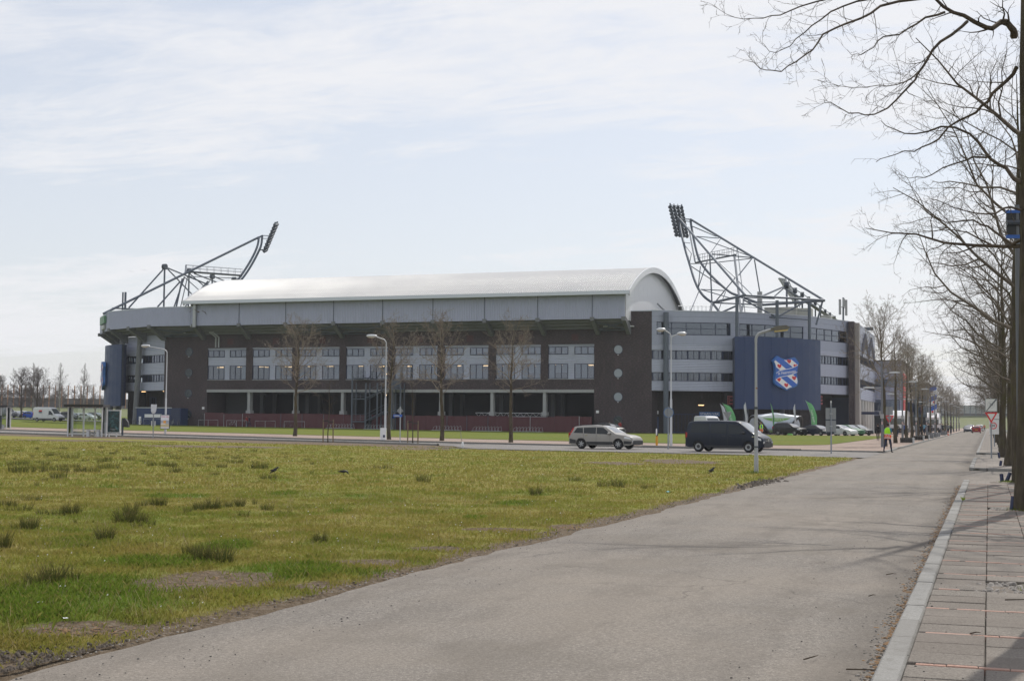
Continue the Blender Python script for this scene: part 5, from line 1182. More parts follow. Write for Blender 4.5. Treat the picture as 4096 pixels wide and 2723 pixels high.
def bin_(P, rz, label):
    r = empty('litter_bin', P, rz, label, 'litter bin'); m = MB(); m.box(-.09, .06, -.06, .06, 0, 1.5); m.build('post', STEELD, r); m = MB(); m.prism([(.06, 1.5), (.06, .75), (.5, .72), (.56, .8), (.45, 1.2), (.3, 1.4), (.25, 1.5)], lambda a, b, d: (a, d, b), -.2, .2); m.build('bin_body', BLACK, r)
Pb = gp(490, 1742); bin_(Pb, BETA, 'black litter bin on a post right of the bus shelter poster'); Pb = gp(2, 1719); bin_(Pb, BETA+math.pi, 'black litter bin at the far left picture edge')
BS = empty('bus_stop_sign', gp(550+62, 1752), BETA, 'bus stop pole whose panel is covered with a white plastic bag', 'sign'); m = MB(); m.tube([(0, 0, 0), (0, 0, 2.55)], .04, 8); m.build('pole', POLEG, BS, True)
m = MB(); rows = []
for j, (z, w_) in enumerate(((2.62, .22), (2.60, .225), (2.4, .215), (2.15, .20), (2.02, .17), (1.93, .08))): rows.append([(w_*math.cos(a)*(1+.08*math.sin(a*5+j)), .07*math.sin(a)*(1+.3*math.sin(a*3+j*2)), z+.015*math.sin(a*4+j)) for a in [2*math.pi*i/16 for i in range(16)]])
g_ = m.grid(rows, True); m.face(g_[0]); m.face(g_[-1]); m.build('plastic_bag', paint('plastic_white', (.62, .64, .72), .25, 0, .12, 7), BS, True); m = MB(); m.box(-.16, -.1, -.03, -.0, .95, 1.35); m.box(.1, .16, -.03, .0, .95, 1.35); m.build('timetable_frame', ALU, BS)
LP = empty('leaning_post', gp(1850, 1793), BETA, 'thin leaning marker post with white foot wrap at the field edge', 'post'); m = MB(); m.tube([(.02, 0, 0), (-.14, 0, 1.05)], .02, 6); m.build('stick', paint('stick_grey', (.35, .33, .28), .8), LP); m = MB(); m.tube([(.03, 0, 0), (.02, 0, .1), (.0, 0, .38), (-.02, 0, .42)], [.05, .09, .06, .02], 8); m.build('foot_wrap', WHITEM, LP, True)
# tent, flags, table of the bicycle stand
TT = empty('promotion_tent', (0, 0, 0), 0, 'white, blue and green arched promotion tent in front of the stadium', 'tent'); Dt = 198
Tc = at(3100, 1740, Dt); Tc.z = G(Tc.x, Tc.y)+.1; TT.location = Tc; TT.rotation_euler = (0, 0, BETA); S_ = Dt/FPX
t = NT('tent_cloth'); v = t.obj(); s_ = t.n('ShaderNodeSeparateXYZ'); t.L(v, s_.inputs[0]); nz = t.noise(.9, 4, .6, v)
c = t.ramp(t.math('ADD', t.math('MULTIPLY', s_.outputs[2], .30), t.math('MULTIPLY', nz, .22)), [(.30, (.15, .22, .10)), (.42, (.42, .52, .72)), (.6, (.62, .72, .88)), (.95, (.80, .84, .88))]); t.col(c).set(Roughness=.6); TENT = t.m
W_ = 3.35; Ht = 3.2
m = MB(); rows = []
for i in range(13):
    a = -1+2*i/12; rows.append([(W_*a, -1.6+3.2*j/6, Ht*.86+.42*(1-abs(a))**1.2-.25*abs(-1+2*j/6)**2) for j in range(7)])
m.grid(rows); m.build('canopy', TENT, TT, True, None)
m = MB(); rows = []
for i in range(13):
    a = -1+2*i/12; zt = Ht*.86+.42*(1-abs(a))**1.2-.25; wd = abs(a)
    zb = .35+max(0, (wd-.42))*3.8 if wd > .42 else .35; rows.append([(W_*a, -1.6, zt), (W_*a*.97, -1.55, min(zt-.05, zb))])
m.grid(rows); m.build('front_cloth', TENT, TT, True, None)
for s in (-1, 1):
    m = MB(); P_ = [(s*W_*.28, -1.7, 0), (s*W_*.52, -1.72, 1.1), (s*W_*.75, -1.72, 2.0), (s*W_*.92, -1.7, 2.5), (s*W_*1.04, -1.4, 2.62), (s*W_*1.13, -.6, 2.2), (s*W_*1.15, .4, 1.2), (s*W_*1.1, 1.2, 0)]; m.tube(smoothline([Vector(p) for p in P_], 2), .16, 8); m.build('tent_leg', BLACK, TT, True)
    m = MB(); m.blob((s*W_*.9, .6, 1.25), .75, .12, 1.15, 14, 8); m.build('side_cloth', paint('tent_side', (.68, .72, .80), .6, 0, .08, 1.5), TT, True)
m = MB(); m.grid([[(-2.0+3.9*i/10, -1.68, 2.35-.5*math.sin(math.pi*i/10)*.9), (-2.0+3.9*i/10, -1.68, 2.38)] for i in range(11)]); m.build('green_patch', paint('leaf_green', (.20, .45, .10), .6), TT)
put_text('LEASEFIETS', .36, LOGOW, TT, basis((.1, -1.70, 2.18), (1, 0, 0), (0, 0, 1), (0, -1, 0)))
FG = paint('flag_green', (.15, .46, .19), .7, 0, .1, 3); FW = paint('flag_white', (.70, .71, .76), .7, 0, .06, 3)
def feather(px, pyt, pyb, wpx, lean, mat, label, D, txt=None, fold=0.):
    b = at(px, pyb, D); tpt = at(px, pyt, D); H_ = tpt.z-b.z; r = empty('feather_flag', (b.x, b.y, b.z), BETA, label, 'flag'); w_ = wpx*D/FPX
    m = MB(); P_ = [Vector((0, 0, -.6)), Vector((0, 0, H_*.5)), Vector((lean*.6, 0, H_*.85)), Vector((lean, 0, H_))]; m.tube(smoothline(P_, 2), .025, 5); m.build('flag_pole', GALV, r)
    m = MB(); rows = []
    for i in range(13):
        a = i/12; z = H_*(.06+.94*a); x0_ = lean*max(0, (a-.45)/.55)**1.5; ww = w_*(1 if a < .8 else math.sqrt(max(0, 1-((a-.8)/.2)**2)))
        rows.append([(x0_+ww*k/4*(-1 if fold < 0 else 1), .10*math.sin(k*1.6+i*.8)*(1+abs(fold)), z-.1*k/4*a) for k in range(5)])
    m.grid(rows); m.build('flag_cloth', mat, r, True, None)
    if txt: put_text(txt, .36, LOGOW, r, basis((lean*.25+w_*.5, -.16, H_*.52), (lean*.22, 0, 1), (-1, 0, lean*.22), (0, -1, 0)))
    return r
feather(2917, 1610, 1735, 26, -1.0, FG, 'green feather flag with white lettering leaning left of the tent', 198, 'LEASE FIETS'); feather(2895, 1612, 1735, 13, -.55, FW, 'white feather flag overlapping the leaning green flag', 199.5)
feather(2990, 1608, 1735, 9, -.3, FW, 'narrow white feather flag left of the tent', 196, None, -1); feather(3092, 1612, 1735, 5, -.35, FG, 'narrow green feather flag in front of the tent', 193, None, 1); feather(3184, 1615, 1735, 7, -.15, FW, 'narrow white feather flag at the right end of the tent', 195, None, -1)
feather(3246, 1600, 1735, 22, -.85, FG, 'green feather flag right of the tent with white lettering', 198, 'LEASE FIETS')
BT = empty('bar_table', at(3160, 1742, 193), 0, 'high table in a stretched lime green cover beside the tent', 'table'); BT.location.z = G(BT.location.x, BT.location.y)+.11; m = MB(); m.lathe([(.42, 0), (.30, .2), (.22, .6), (.24, .85), (.38, 1.05), (.42, 1.1), (.42, 1.13)], 16); m.build('cover', paint('lime', (.16, .46, .10), .6, 0, .1, 2), BT, True)
# low stone seats and bins along the left pavement
for i, (x, y) in enumerate(((40.6, -75), (40.6, -55), (40.6, -42), (40.7, -27), (40.7, -15), (40.7, -9), (40.7, -3), (40.7, 24), (40.7, 40))):
    r = empty('bench_block', (x, y, G(x, y)+.1), 0, 'low dark slatted block seat beside the left street trees' if i < 3 else 'low grey concrete block along the left kerb', 'bench', 'low blocks along the left pavement')
    if i < 3:
        for k in range(6): m = MB(); m.box(-.5+k*.17, -.37+k*.17, -.9, .9, .08, .5); m.build('slat', paint('dark_timber', (.04, .036, .034), .8), r)
        m = MB(); m.box(.53, .62, -.9, .9, 0, .5); m.build('end_panel', CONCL, r)
    else: m = MB(); m.prism([(-.4, 0), (.4, 0), (.4, .52), (.36, .56), (-.36, .56), (-.4, .52)], lambda a, b, d: (a, d, b), -.7, .7); m.build('block', CONC, r); m = MB(); m.box(-.3, .3, -.6, .6, .55, .58); m.build('top_plate', STEELD, r)
cone = empty('traffic_cone', gp(3792, 1742), 0, 'small orange traffic cone on the kerb far down the street', 'cone'); m = MB(); m.lathe([(.2, 0), (.2, .04), (.14, .05), (.03, .7)], 12); m.build('cone_body', paint('cone_orange', (.7, .12, .03), .6), cone, True); m = MB(); m.lathe([(.1, .3), (.075, .45)], 12); m.build('stripe', LOGOW, cone, True)
# ------------------------------------------------------------------ trees (bare, early spring)
def barkmat(name, c1, c2, moss=None):
    t = NT(name); v = t.obj(); a = t.noise(7, 5, .7, t.vec(v, (1, 1, .22))); b = t.noise(1.2, 4, .6, v)
    c = t.ramp(a, [(.3, c1), (.7, c2)])
    if moss: c = t.mix(t.maprange(b, .48, .66, 0, .6), c, moss)
    t.col(c).set(Roughness=.95, Specular_IOR_Level=.2); t.bump(a, .7, .03); MAT[name] = t.m; return t.m
BARK = barkmat('bark', (.040, .034, .026), (.115, .095, .068), (.085, .082, .028))
TWIG = barkmat('twig', (.052, .042, .032), (.13, .10, .072)); BARKB = barkmat('bark_birch', (.12, .11, .10), (.42, .40, .37)); TWIGL = barkmat('twig_light', (.14, .12, .095), (.31, .265, .205)); TWIGM = barkmat('twig_mid', (.085, .072, .058), (.19, .16, .125)); TWIGF = barkmat('twig_far', (.075, .058, .05), (.13, .10, .085))  # far twigs paler: backlit translucence put into their colour
def tubes_mesh(name, branches, mat, nsides):
    V = []; F = []; off = 0
    for (pts, rr), n in zip(branches, nsides):
        P = np.array(pts); R = np.array(rr); k = len(P); T = np.gradient(P, axis=0); T /= np.linalg.norm(T, axis=1)[:,None]+1e-9
        ref = np.array([0.31, 0.2, 1.]) if abs(T[0,2]) < .85 else np.array([1., .3, .1])
        A = np.cross(T, ref); A /= np.linalg.norm(A, axis=1)[:,None]+1e-9; Bv = np.cross(T, A); ang = 2*np.pi*np.arange(n)/n
        ring = P[:,None]+(A[:,None]*np.cos(ang)[None,:,None]+Bv[:,None]*np.sin(ang)[None,:,None])*R[:,None,None]
        V.append(ring.reshape(-1, 3)); i = np.arange(k-1)[:,None]*n; j = np.arange(n)[None]; j2 = (j+1) % n
        F.append((np.stack([i+j, i+j2, i+n+j2, i+n+j], -1).reshape(-1, 4))+off); off += k*n
    me = npmesh(name, np.concatenate(V), np.concatenate(F), mat, 4); shade(me, None); return me
def grow_tree(seed, H=10., r0=.16, base=4.2, spread=3.6, limbs=20, lv=3, dens=1.0, droop=0., lean=(0, 0), tip=.004, up=.35, conical=False, fork=True, twig=1.0, stem_pts=None, guides=(), skip=None):
    R = random.Random(seed); trunk = []; br = []
    # stem
    n = 16; P = []; x = y = 0.
    for i in range(n+1):
        a = i/n; x += R.uniform(-1, 1)*.05*H/10; y += R.uniform(-1, 1)*.05*H/10
        P.append(Vector((x+lean[0]*a*a, y+lean[1]*a*a, H*a*.97)))
    if stem_pts: P = [stem_pts(i/n) for i in range(n+1)]
    rad_ = [max(tip*2, r0*(1.28 if i == 0 else 1.)*(1-(i/n)**1.25)+tip) for i in range(n+1)]; rad_[1] *= 1.06
    trunk.append((P, rad_))
    def stem(z):
        f = min(max(z/(H*.97)*n, 0), n-.001); i = int(f); return P[i].lerp(P[i+1], f-i), rad_[i]+(rad_[i+1]-rad_[i])*(f-i)
    def branch(p, d, L_, r, level):
        k = 6 if level == 0 else 5 if level == 1 else 4 if level == 2 else 3
        pts = [p]; q = p; dd = d.normalized(); w = .36 if level == 0 else .38
        for i in range(k):
            trop = up*(1.1 if level == 0 else .55)*(.4+.9*i/k)-droop*(i/k)
            dd = (dd+Vector((R.uniform(-w, w), R.uniform(-w, w), R.uniform(-w, w)*.8+trop*.33))).normalized(); q = q+dd*(L_/k); pts.append(q)
        rr = [max(tip*.55, r*(1-.82*(i/k)**.9)) for i in range(k+1)]
        br.append((pts, rr, 5 if level == 0 else 4 if level == 1 else 3))
        if level >= lv: return
        cnt = max(2, int((L_*(2.6 if level == 0 else 3.4 if level == 1 else 4.6)*dens+1)*(twig if level >= 1 else 1)))
        for c in range(cnt):
            f = (.22+.78*(c+R.random()*.9)/cnt)*k; f = min(f, k-.01); i = int(f); b = pts[i].lerp(pts[i+1], f-i); t_ = (pts[i+1]-pts[i]).normalized()
            ax = t_.cross(Vector((R.uniform(-1, 1), R.uniform(-1, 1), R.uniform(-.6, .6)))).normalized(); an = rad(R.uniform(28, 62)); cd = t_*math.cos(an)+ax*math.sin(an)
            fr_ = f/k; cl = L_*R.uniform(.28, .55)*(1.12-.6*fr_)
            if cl < .14: cl = .14
            branch(b, cd, cl, max(tip*.9, rr[i]*R.uniform(.42, .62)), level+1)
    for i in range(limbs):
        a = (i+R.uniform(-.3, .3))/limbs; z = base+(H*.95-base)*max(0, a)**.9; p, rs = stem(z); az = i*2.4+R.uniform(-.5, .5); hfr = (z-base)/(H-base)
        el = rad(R.uniform(8, 30)+42*hfr); prof = (1-hfr*.92) if conical else math.sqrt(max(.03, 1-(max(0, hfr-.22)/.80)**2))*(.72+.28*min(1, hfr/.22))
        L_ = spread*prof*R.uniform(.8, 1.15)
        if skip and skip(az): continue
        branch(p, Vector((math.cos(az)*math.cos(el), math.sin(az)*math.cos(el), math.sin(el))), L_, min(rs*.55, .009+L_*.0105), 0)
    for pts, r in guides:
        pts = smoothline([Vector(p) for p in pts], 1); k = len(pts)-1; L_ = sum((b-a).length for a, b in zip(pts[:-1], pts[1:]))
        pts = [pts[0]]+[p+Vector((R.uniform(-1, 1), R.uniform(-1, 1), R.uniform(-1, 1)))*.03 for p in pts[1:]]
        rr = [max(tip*.8, r*(1-.86*(i/k)**.8)) for i in range(k+1)]; br.append((pts, rr, 5)); cnt = int(L_*4.2)
        for c in range(cnt):
            f = min((.12+.88*(c+R.random())/cnt)*k, k-.01); i = int(f); b = pts[i].lerp(pts[i+1], f-i); t_ = (pts[i+1]-pts[i]).normalized(); ax = t_.cross(Vector((R.uniform(-1, 1), R.uniform(-1, 1), R.uniform(-1, 1)))).normalized(); an = rad(R.uniform(25, 60)); cd = t_*math.cos(an)+ax*math.sin(an)
            branch(b, cd, R.uniform(.35, 1.25)*(1.1-.6*f/k), max(tip, rr[i]*.4), 2 if R.random() < .55 else 1)
    return trunk, br
def tree_meshes(seed, bark=None, twigm=None, **k):
    tr, br = grow_tree(seed, **k)
    return tubes_mesh('trunk', tr, bark or BARK, [9]*len(tr)), tubes_mesh('crown', [(p, r) for p, r, n in br], twigm or TWIG, [n for p, r, n in br])
def place_tree(name, meshes, P, rz, sc, label, group=None, cat='tree'):
    r = empty(name, P, rz, label, cat, group); r.scale = (sc[0], sc[0], sc[1]) if hasattr(sc, '__len__') else (sc,)*3
    linkmesh('trunk', meshes[0], r); linkmesh('crown', meshes[1], r); return r
RK = dict(limbs=24, dens=1.1, tip=.011, twigm=TWIGL)
ROWT = [tree_meshes(11, H=10.2, r0=.17, base=4.1, spread=3.9, lean=(.5, .1), up=.45, **RK), tree_meshes(23, H=9.6, r0=.16, base=3.8, spread=3.7, lean=(-.2, .3), up=.45, **RK), tree_meshes(37, H=10.6, r0=.17, base=4.4, spread=3.6, lean=(-.6, -.2), up=.5, **RK)]
# four trees in front of the stadium
for (px, py, v, s, rz), lb in zip(((1180, 1748, 0, .96, 1.0), (1555, 1762, 2, .88, 2.6), (1765, 1767, 1, .98, .3), (2045, 1774, 2, .86, 4.2)), ('leftmost of four bare trees before the stadium, right of the bus stop', 'bare tree directly behind the centre lamp with the white foot box', 'bare tree before the stadium just right of the staircase', 'rightmost of four bare trees before the stadium, left of the wagon')):
    place_tree('street_tree', ROWT[v], gp(px, py), rz, s, lb, 'bare trees along the cross street')
# two young staked trees
YT = tree_meshes(51, H=4.6, r0=.035, base=1.9, spread=.95, limbs=11, lv=2, dens=1.3, tip=.006, up=.3)
STAKE = paint('stake_wood', (.20, .15, .095), .9, 0, .2, 5)
for i, (px, py) in enumerate(((1312, 1770), (1651, 1778))):
    P = gp(px, py); place_tree('young_tree', YT, P, i*2.2, 1.0, ('young staked tree left of the centre lamp', 'young staked tree right of the centre lamp')[i], 'young staked trees')
    S_ = empty('tree_stakes', P, BETA, ('pair of timber stakes with dark straps around the left young tree', 'pair of timber stakes with dark straps around the right young tree')[i], 'stakes', 'tree stakes')
    for x in (-.36, .36): m = MB(); m.tube([(x, 0, -.1), (x, 0, 1.68)], .045, 7); m.build('stake', STAKE, S_, True)
    m = MB(); m.box(-.36, .0, -.05, -.035, 1.54, 1.61); m.box(.0, .36, -.05, -.035, 1.46, 1.53); m.build('strap', BLACK, S_)
# right-hand row, nearest trees detailed
RT = [tree_meshes(71, H=13, r0=.20, base=3.6, spread=5.2, limbs=22, lv=3, dens=.85, twigm=TWIGM, droop=.42, tip=.0042, up=.34, lean=(-.15, .4)), tree_meshes(83, H=12.4, r0=.19, base=2.9, spread=5.3, limbs=22, lv=3, dens=.85, droop=.2, tip=.006, twigm=TWIGM, up=.32, lean=(.25, -.2)), tree_meshes(97, H=12.8, r0=.20, base=3.0, spread=5.4, limbs=22, lv=3, dens=.85, droop=.22, tip=.006, twigm=TWIGM, up=.32, lean=(-.3, .2))]
RT0 = tree_meshes(97, H=12.8, r0=.20, base=6.4, spread=4.6, limbs=13, lv=3, dens=.7, droop=.2, tip=.005, up=.5, lean=(.3, .2))
R1P = Vector((48.16, -171.0, G(48.16, -171)+.06)); D1_ = depth(R1P)
cq = lambda x, y, D: at(2800+x*.829, y*.829, D)-R1P
STX = [(2058, 4108), (1500, 4112), (1000, 4112), (600, 4108), (300, 4098), (0, 4100), (-900, 4090)]
def stem1(a):
    z = 14.5*a; py = 2058-z*FPX/D1_*.985; px = float(np.interp(-py, [-q[0] for q in STX], [q[1] for q in STX])); v = at(px, py, D1_)-R1P; return Vector((v.x, v.y, max(z, 0)))
GD = []
for L_, da, r in (([(1515,180),(1505,130),(1470,102),(1400,140),(1300,95),(1200,45),(1120,-15),(1020,-60),(900,-90)], -1.5, .085), ([(1290,105),(1180,190),(1110,270),(1060,340),(1030,400),(960,470),(880,540),(820,560),(740,550),(640,505),(590,488)], -2.2, .038), ([(1180,60),(1060,100),(1000,140),(940,170),(870,185),(820,250),(760,272),(725,258)], -1.2, .028), ([(1120,-15),(900,20),(800,80),(680,120),(570,190),(530,250),(440,320),(370,345),(300,335),(236,296)], -3.0, .034), ([(1000,-40),(800,0),(650,40),(560,110),(480,170),(420,235),(350,255),(298,212)], -.6, .026), ([(900,-60),(700,-20),(520,20),(400,60),(330,90),(240,95),(140,90),(75,28)], .8, .024), ([(1065,335),(1000,390),(930,412),(840,410),(700,430),(580,395)], -3.4, .018), ([(1530,325),(1500,370),(1430,430),(1370,510),(1320,550),(1220,590),(1120,690),(1060,720),(960,740),(850,780)], 1.2, .048), ([(1555,880),(1500,850),(1460,800),(1390,750),(1330,660),(1200,600),(1060,650),(960,640),(880,590)], 2.0, .055), ([(1400,755),(1300,760),(1200,800),(1100,850),(1020,865),(950,840)], 2.6, .026), ([(1550,1160),(1500,1180),(1440,1120),(1380,1090),(1300,1060),(1200,1080),(1120,1040),(1070,1000)], 2.5, .04), ([(1560,1010),(1480,1000),(1400,1040),(1300,1020),(1200,1000),(1110,960)], -2.0, .03)):
    m_ = len(L_); GD.append(([cq(x, y, D1_+da*i/(m_-1)) for i, (x, y) in enumerate(L_)], r))
GA = math.atan2(-AXR.y, -AXR.x)
RTG = tree_meshes(171, H=14.5, r0=.21, base=4.6, spread=5.2, limbs=24, lv=3, dens=.9, droop=.3, tip=.0045, up=.34, stem_pts=stem1, guides=GD, skip=lambda az: math.cos(az-GA) > .1)
TREE0 = 0.0
yr = [-186.6, -171.0, -156.5, -139.4, -123.2, -107.0, -91.5, -76.4, -61, -45.5, -30, -14.5, 1, 16.5, 32, 48, 64, 80, 98, 118, 140, 165]
lr = ['bare tree at the right pavement just outside the picture, nearest of all', 'nearest visible bare tree at the right picture edge, dark trunk', 'second bare tree of the right row, behind the grey sign post', 'third bare tree of the right row', 'fourth bare tree of the right row, beside the give-way sign', 'fifth bare tree of the right row']
for i, y in enumerate(yr):
    x = 48.22+rnd.uniform(-.05, .05)-(.16 if i == 1 else 0); z = G(x, y)+(.06 if y < -150 else .1)
    if i == 1: place_tree('street_tree', RTG, R1P, 0, 1., lr[1], 'right-hand street trees'); continue
    place_tree('street_tree', (RT0 if i == 0 else RTG if i == 1 else RT[i % 3]), (x, y, z), (TREE0, .35, 2.4, 4.4, 1.2, 5.3, 3.4)[i % 7] if i != 1 else 3.6, (1.05 if i == 1 else rnd.uniform(.86, .98), 1.02 if i == 1 else rnd.uniform(.9, 1.02)), lr[i] if i < 6 else 'bare tree deep in the right-hand row, trunks overlapping', 'right-hand street trees')
# left-hand row along the stadium pavement
yl = [(40.0, -93, 0, (.93, .98)), (39.55, -73.9, 2, (.9, .92)), (39.7, -58, 1, (.9, .95)), (39.45, -43.6, 2, (.9, .92)), (39.4, -30, 0, (.85, .9)), (39.4, -17.5, 1, (.9, .97)), (39.6, 2, 2, (.8, .85)), (39.6, 26, 0, (.85, .9)), (39.6, 50, 1, (.8, .8)), (39.6, 70, 2, (.85, .85)), (39.6, 92, 0, (.85, .85)), (39.6, 116, 1, (.85, .85)), (39.6, 140, 2, (.85, .85)), (39.6, 168, 0, (.85, .85)), (39.6, 200, 1, (.85, .85))]
ll_ = ['nearest bare tree of the left row, leaning, beside the man in the vest', 'second bare tree of the left row', 'third bare tree of the left row', 'fourth bare tree of the left row']
for i, (x, y, v, s) in enumerate(yl): place_tree('street_tree', ROWT[v], (x, y, G(x, y)+.1), (2.9, 1.1, 4.0, 5.2, .4)[i % 5], s, ll_[i] if i < 4 else 'bare tree further down the left-hand row', 'left-hand street trees')
# trees round the far left car park
RD = tree_meshes(131, twigm=TWIGF, H=13, r0=.26, base=2.2, spread=5.6, limbs=40, lv=3, dens=.8, tip=.028, up=.7); BI = tree_meshes(141, BARKB, TWIGF, H=17, r0=.2, base=3.0, spread=5.0, limbs=44, lv=3, dens=.8, tip=.024, up=.85, conical=True)
for i, (px, pyb, pyt, D, ms, lb) in enumerate(((85, 1680, 1500, 300, RD, 'round bare tree left of the white van, over the parked cars'), (148, 1680, 1498, 305, RD, 'dense round bare tree just left of the white van'), (128, 1668, 1453, 420, BI, 'thin birch behind the round tree at the far left'), (238, 1665, 1447, 400, BI, 'slender birch in the middle of the far left trees'), (336, 1668, 1440, 330, BI, 'tall conical bare tree left of the stadium'), (-5, 1678, 1530, 310, RD, 'bare tree cut by the left picture edge'))):
    b = at(px, pyb, D); H_ = (pyb-pyt)*D/FPX; place_tree('bare_tree', ms, (b.x, b.y, G(b.x, b.y)), i*1.3, (H_/(13 if ms is RD else 17)*(1.0 if ms is RD else 1.25), H_/(13 if ms is RD else 17)), lb, 'bare trees by the far car park')
# brushy wood on the skyline
m_tr, m_cr = RD
k = 0
for px in list(range(-250, 470, 28))+list(range(3590, 4300, 26)):
    D = rnd.uniform(600, 680) if px < 1000 else rnd.uniform(760, 830); H_ = rnd.uniform(7, 11) if px < 1000 else rnd.uniform(9, 14); b = at(px+rnd.uniform(-10, 10), 1690, D)
    place_tree('far_tree', RD if rnd.random() < .6 else BI, (b.x, b.y, G(b.x, b.y)), rnd.random()*6, (H_/9, H_/14), 'hazy bare tree on the skyline beyond the barrier', 'skyline trees')
# blue drainage tubes at the tree feet
TUBE = paint('blue_tube', (.022, .032, .085), .45, 0, .1, 6)
for i, (px, py, D, hpx, tx) in enumerate(((4047, 2058, 27.6, 55, .03), (4010, 1938, 41.6, 32, -.02), (4022, 1938, 41.3, 36, .09), (4000, 1872, 58, 22, .03), (3998, 1836, 72, 20, -.03))):
    P = gp(px, py); h = hpx*1.15*depth(P)/FPX; r = empty('drain_tube', (P.x, P.y, G(P.x, P.y)+.05), BETA, ('dark blue plastic tube at the foot of the nearest right tree', 'left of two blue tubes at the second right tree', 'right leaning blue tube at the second right tree', 'blue tube at the third right tree', 'blue tube beside the give-way sign')[i], 'tube', 'blue tubes at tree feet')
    m = MB(); rr = .056; a = m.tube([(0, 0, -.05), (tx*1.6, 0, h)], rr, 12, False); b = m.tube([(0, 0, 0), (tx*1.6, 0, h)], rr*.86, 12, False)
    for j in range(12): m.face((a[1][j], a[1][(j+1) % 12], b[1][(j+1) % 12], b[1][j]))
    m.build('tube', TUBE, r, True)
# ------------------------------------------------------------------ vehicles
TYRE = paint('tyre', (.018, .018, .019), .85, 0, .15, 12); RIM = paint('rim', (.42, .43, .44), .35, .7, .05, 6); HUBC = paint('hub_dark', (.05, .05, .055), .5, .3, .1, 6); LIGHTC = paint('headlight', (.62, .64, .66), .1, .3, .1, 8); LIGHTR = paint('tail_light', (.45, .012, .010), .2, 0, .1, 8); CHROME = paint('chrome', (.7, .71, .72), .12, 1., .03, 5); PLATEY = paint('number_plate', (.62, .42, .02), .5, 0, .05, 8); TRIMD = paint('dark_trim', (.035, .036, .038), .6, 0, .12, 8); CABIN = paint('cabin', (.03, .03, .032), .9, 0, .2, 4)
def carpaint(name, c): return paint(name, c, .42, .0, .03, 1.5, coat=.28, spec=.18)
def interp(pts, x): return float(np.interp(x, [p[0] for p in pts], [p[1] for p in pts]))
def wheel(root, x, y, r, w, spokes=5, rimc=None, steel=False):
    s = 1 if y > 0 else -1
    m = MB(); m.lathe([(r*.62, -w/2), (r*.93, -w/2), (r, -w*.32), (r, w*.32), (r*.93, w/2), (r*.62, w/2)], 22, (0, 0, 0), 'Y', False); t_ = m.build('wheel', TYRE, root, True, loc=(x, y, r))
    m = MB(); m.lathe([(r*.64, s*w*.30), (r*.60, s*w*.46), (r*.56, s*w*.40), (r*.5, s*w*.18), (.001, s*w*.15)], 22, (0, 0, 0), 'Y'); m.build('rim', HUBC if not steel else RIM, t_, True)
    m = MB()
    if steel: m.lathe([(r*.34, s*w*.15), (r*.32, s*w*.36), (.001, s*w*.38)], 18, (0, 0, 0), 'Y'); m.build('hub_cap', HUBC, t_, True)
    else:
        for k in range(spokes):
            a = 2*math.pi*k/spokes+.3; d = Vector((math.cos(a), 0, math.sin(a))); q = Vector((-d.z, 0, d.x))
            A = [q*r*.10+d*r*.05, -q*r*.10+d*r*.05, -q*r*.075+d*r*.60, q*r*.075+d*r*.60]; lo, hi = [Vector((p.x, s*w*.26, p.z)) for p in A], [Vector((p.x, s*w*.42, p.z)) for p in A]
            ia = [m.pt(p) for p in lo]; ib = [m.pt(p) for p in hi]; m.face(ib if s > 0 else ib[::-1]); m.face(ia)
            for j in range(4): m.face((ia[j], ia[(j+1) % 4], ib[(j+1) % 4], ib[j]))
        m.lathe([(r*.60, s*w*.40), (r*.64, s*w*.47), (r*.69, s*w*.49), (r*.70, s*w*.40)], 22, (0, 0, 0), 'Y', False); m.build('spokes', rimc or RIM, t_, True)
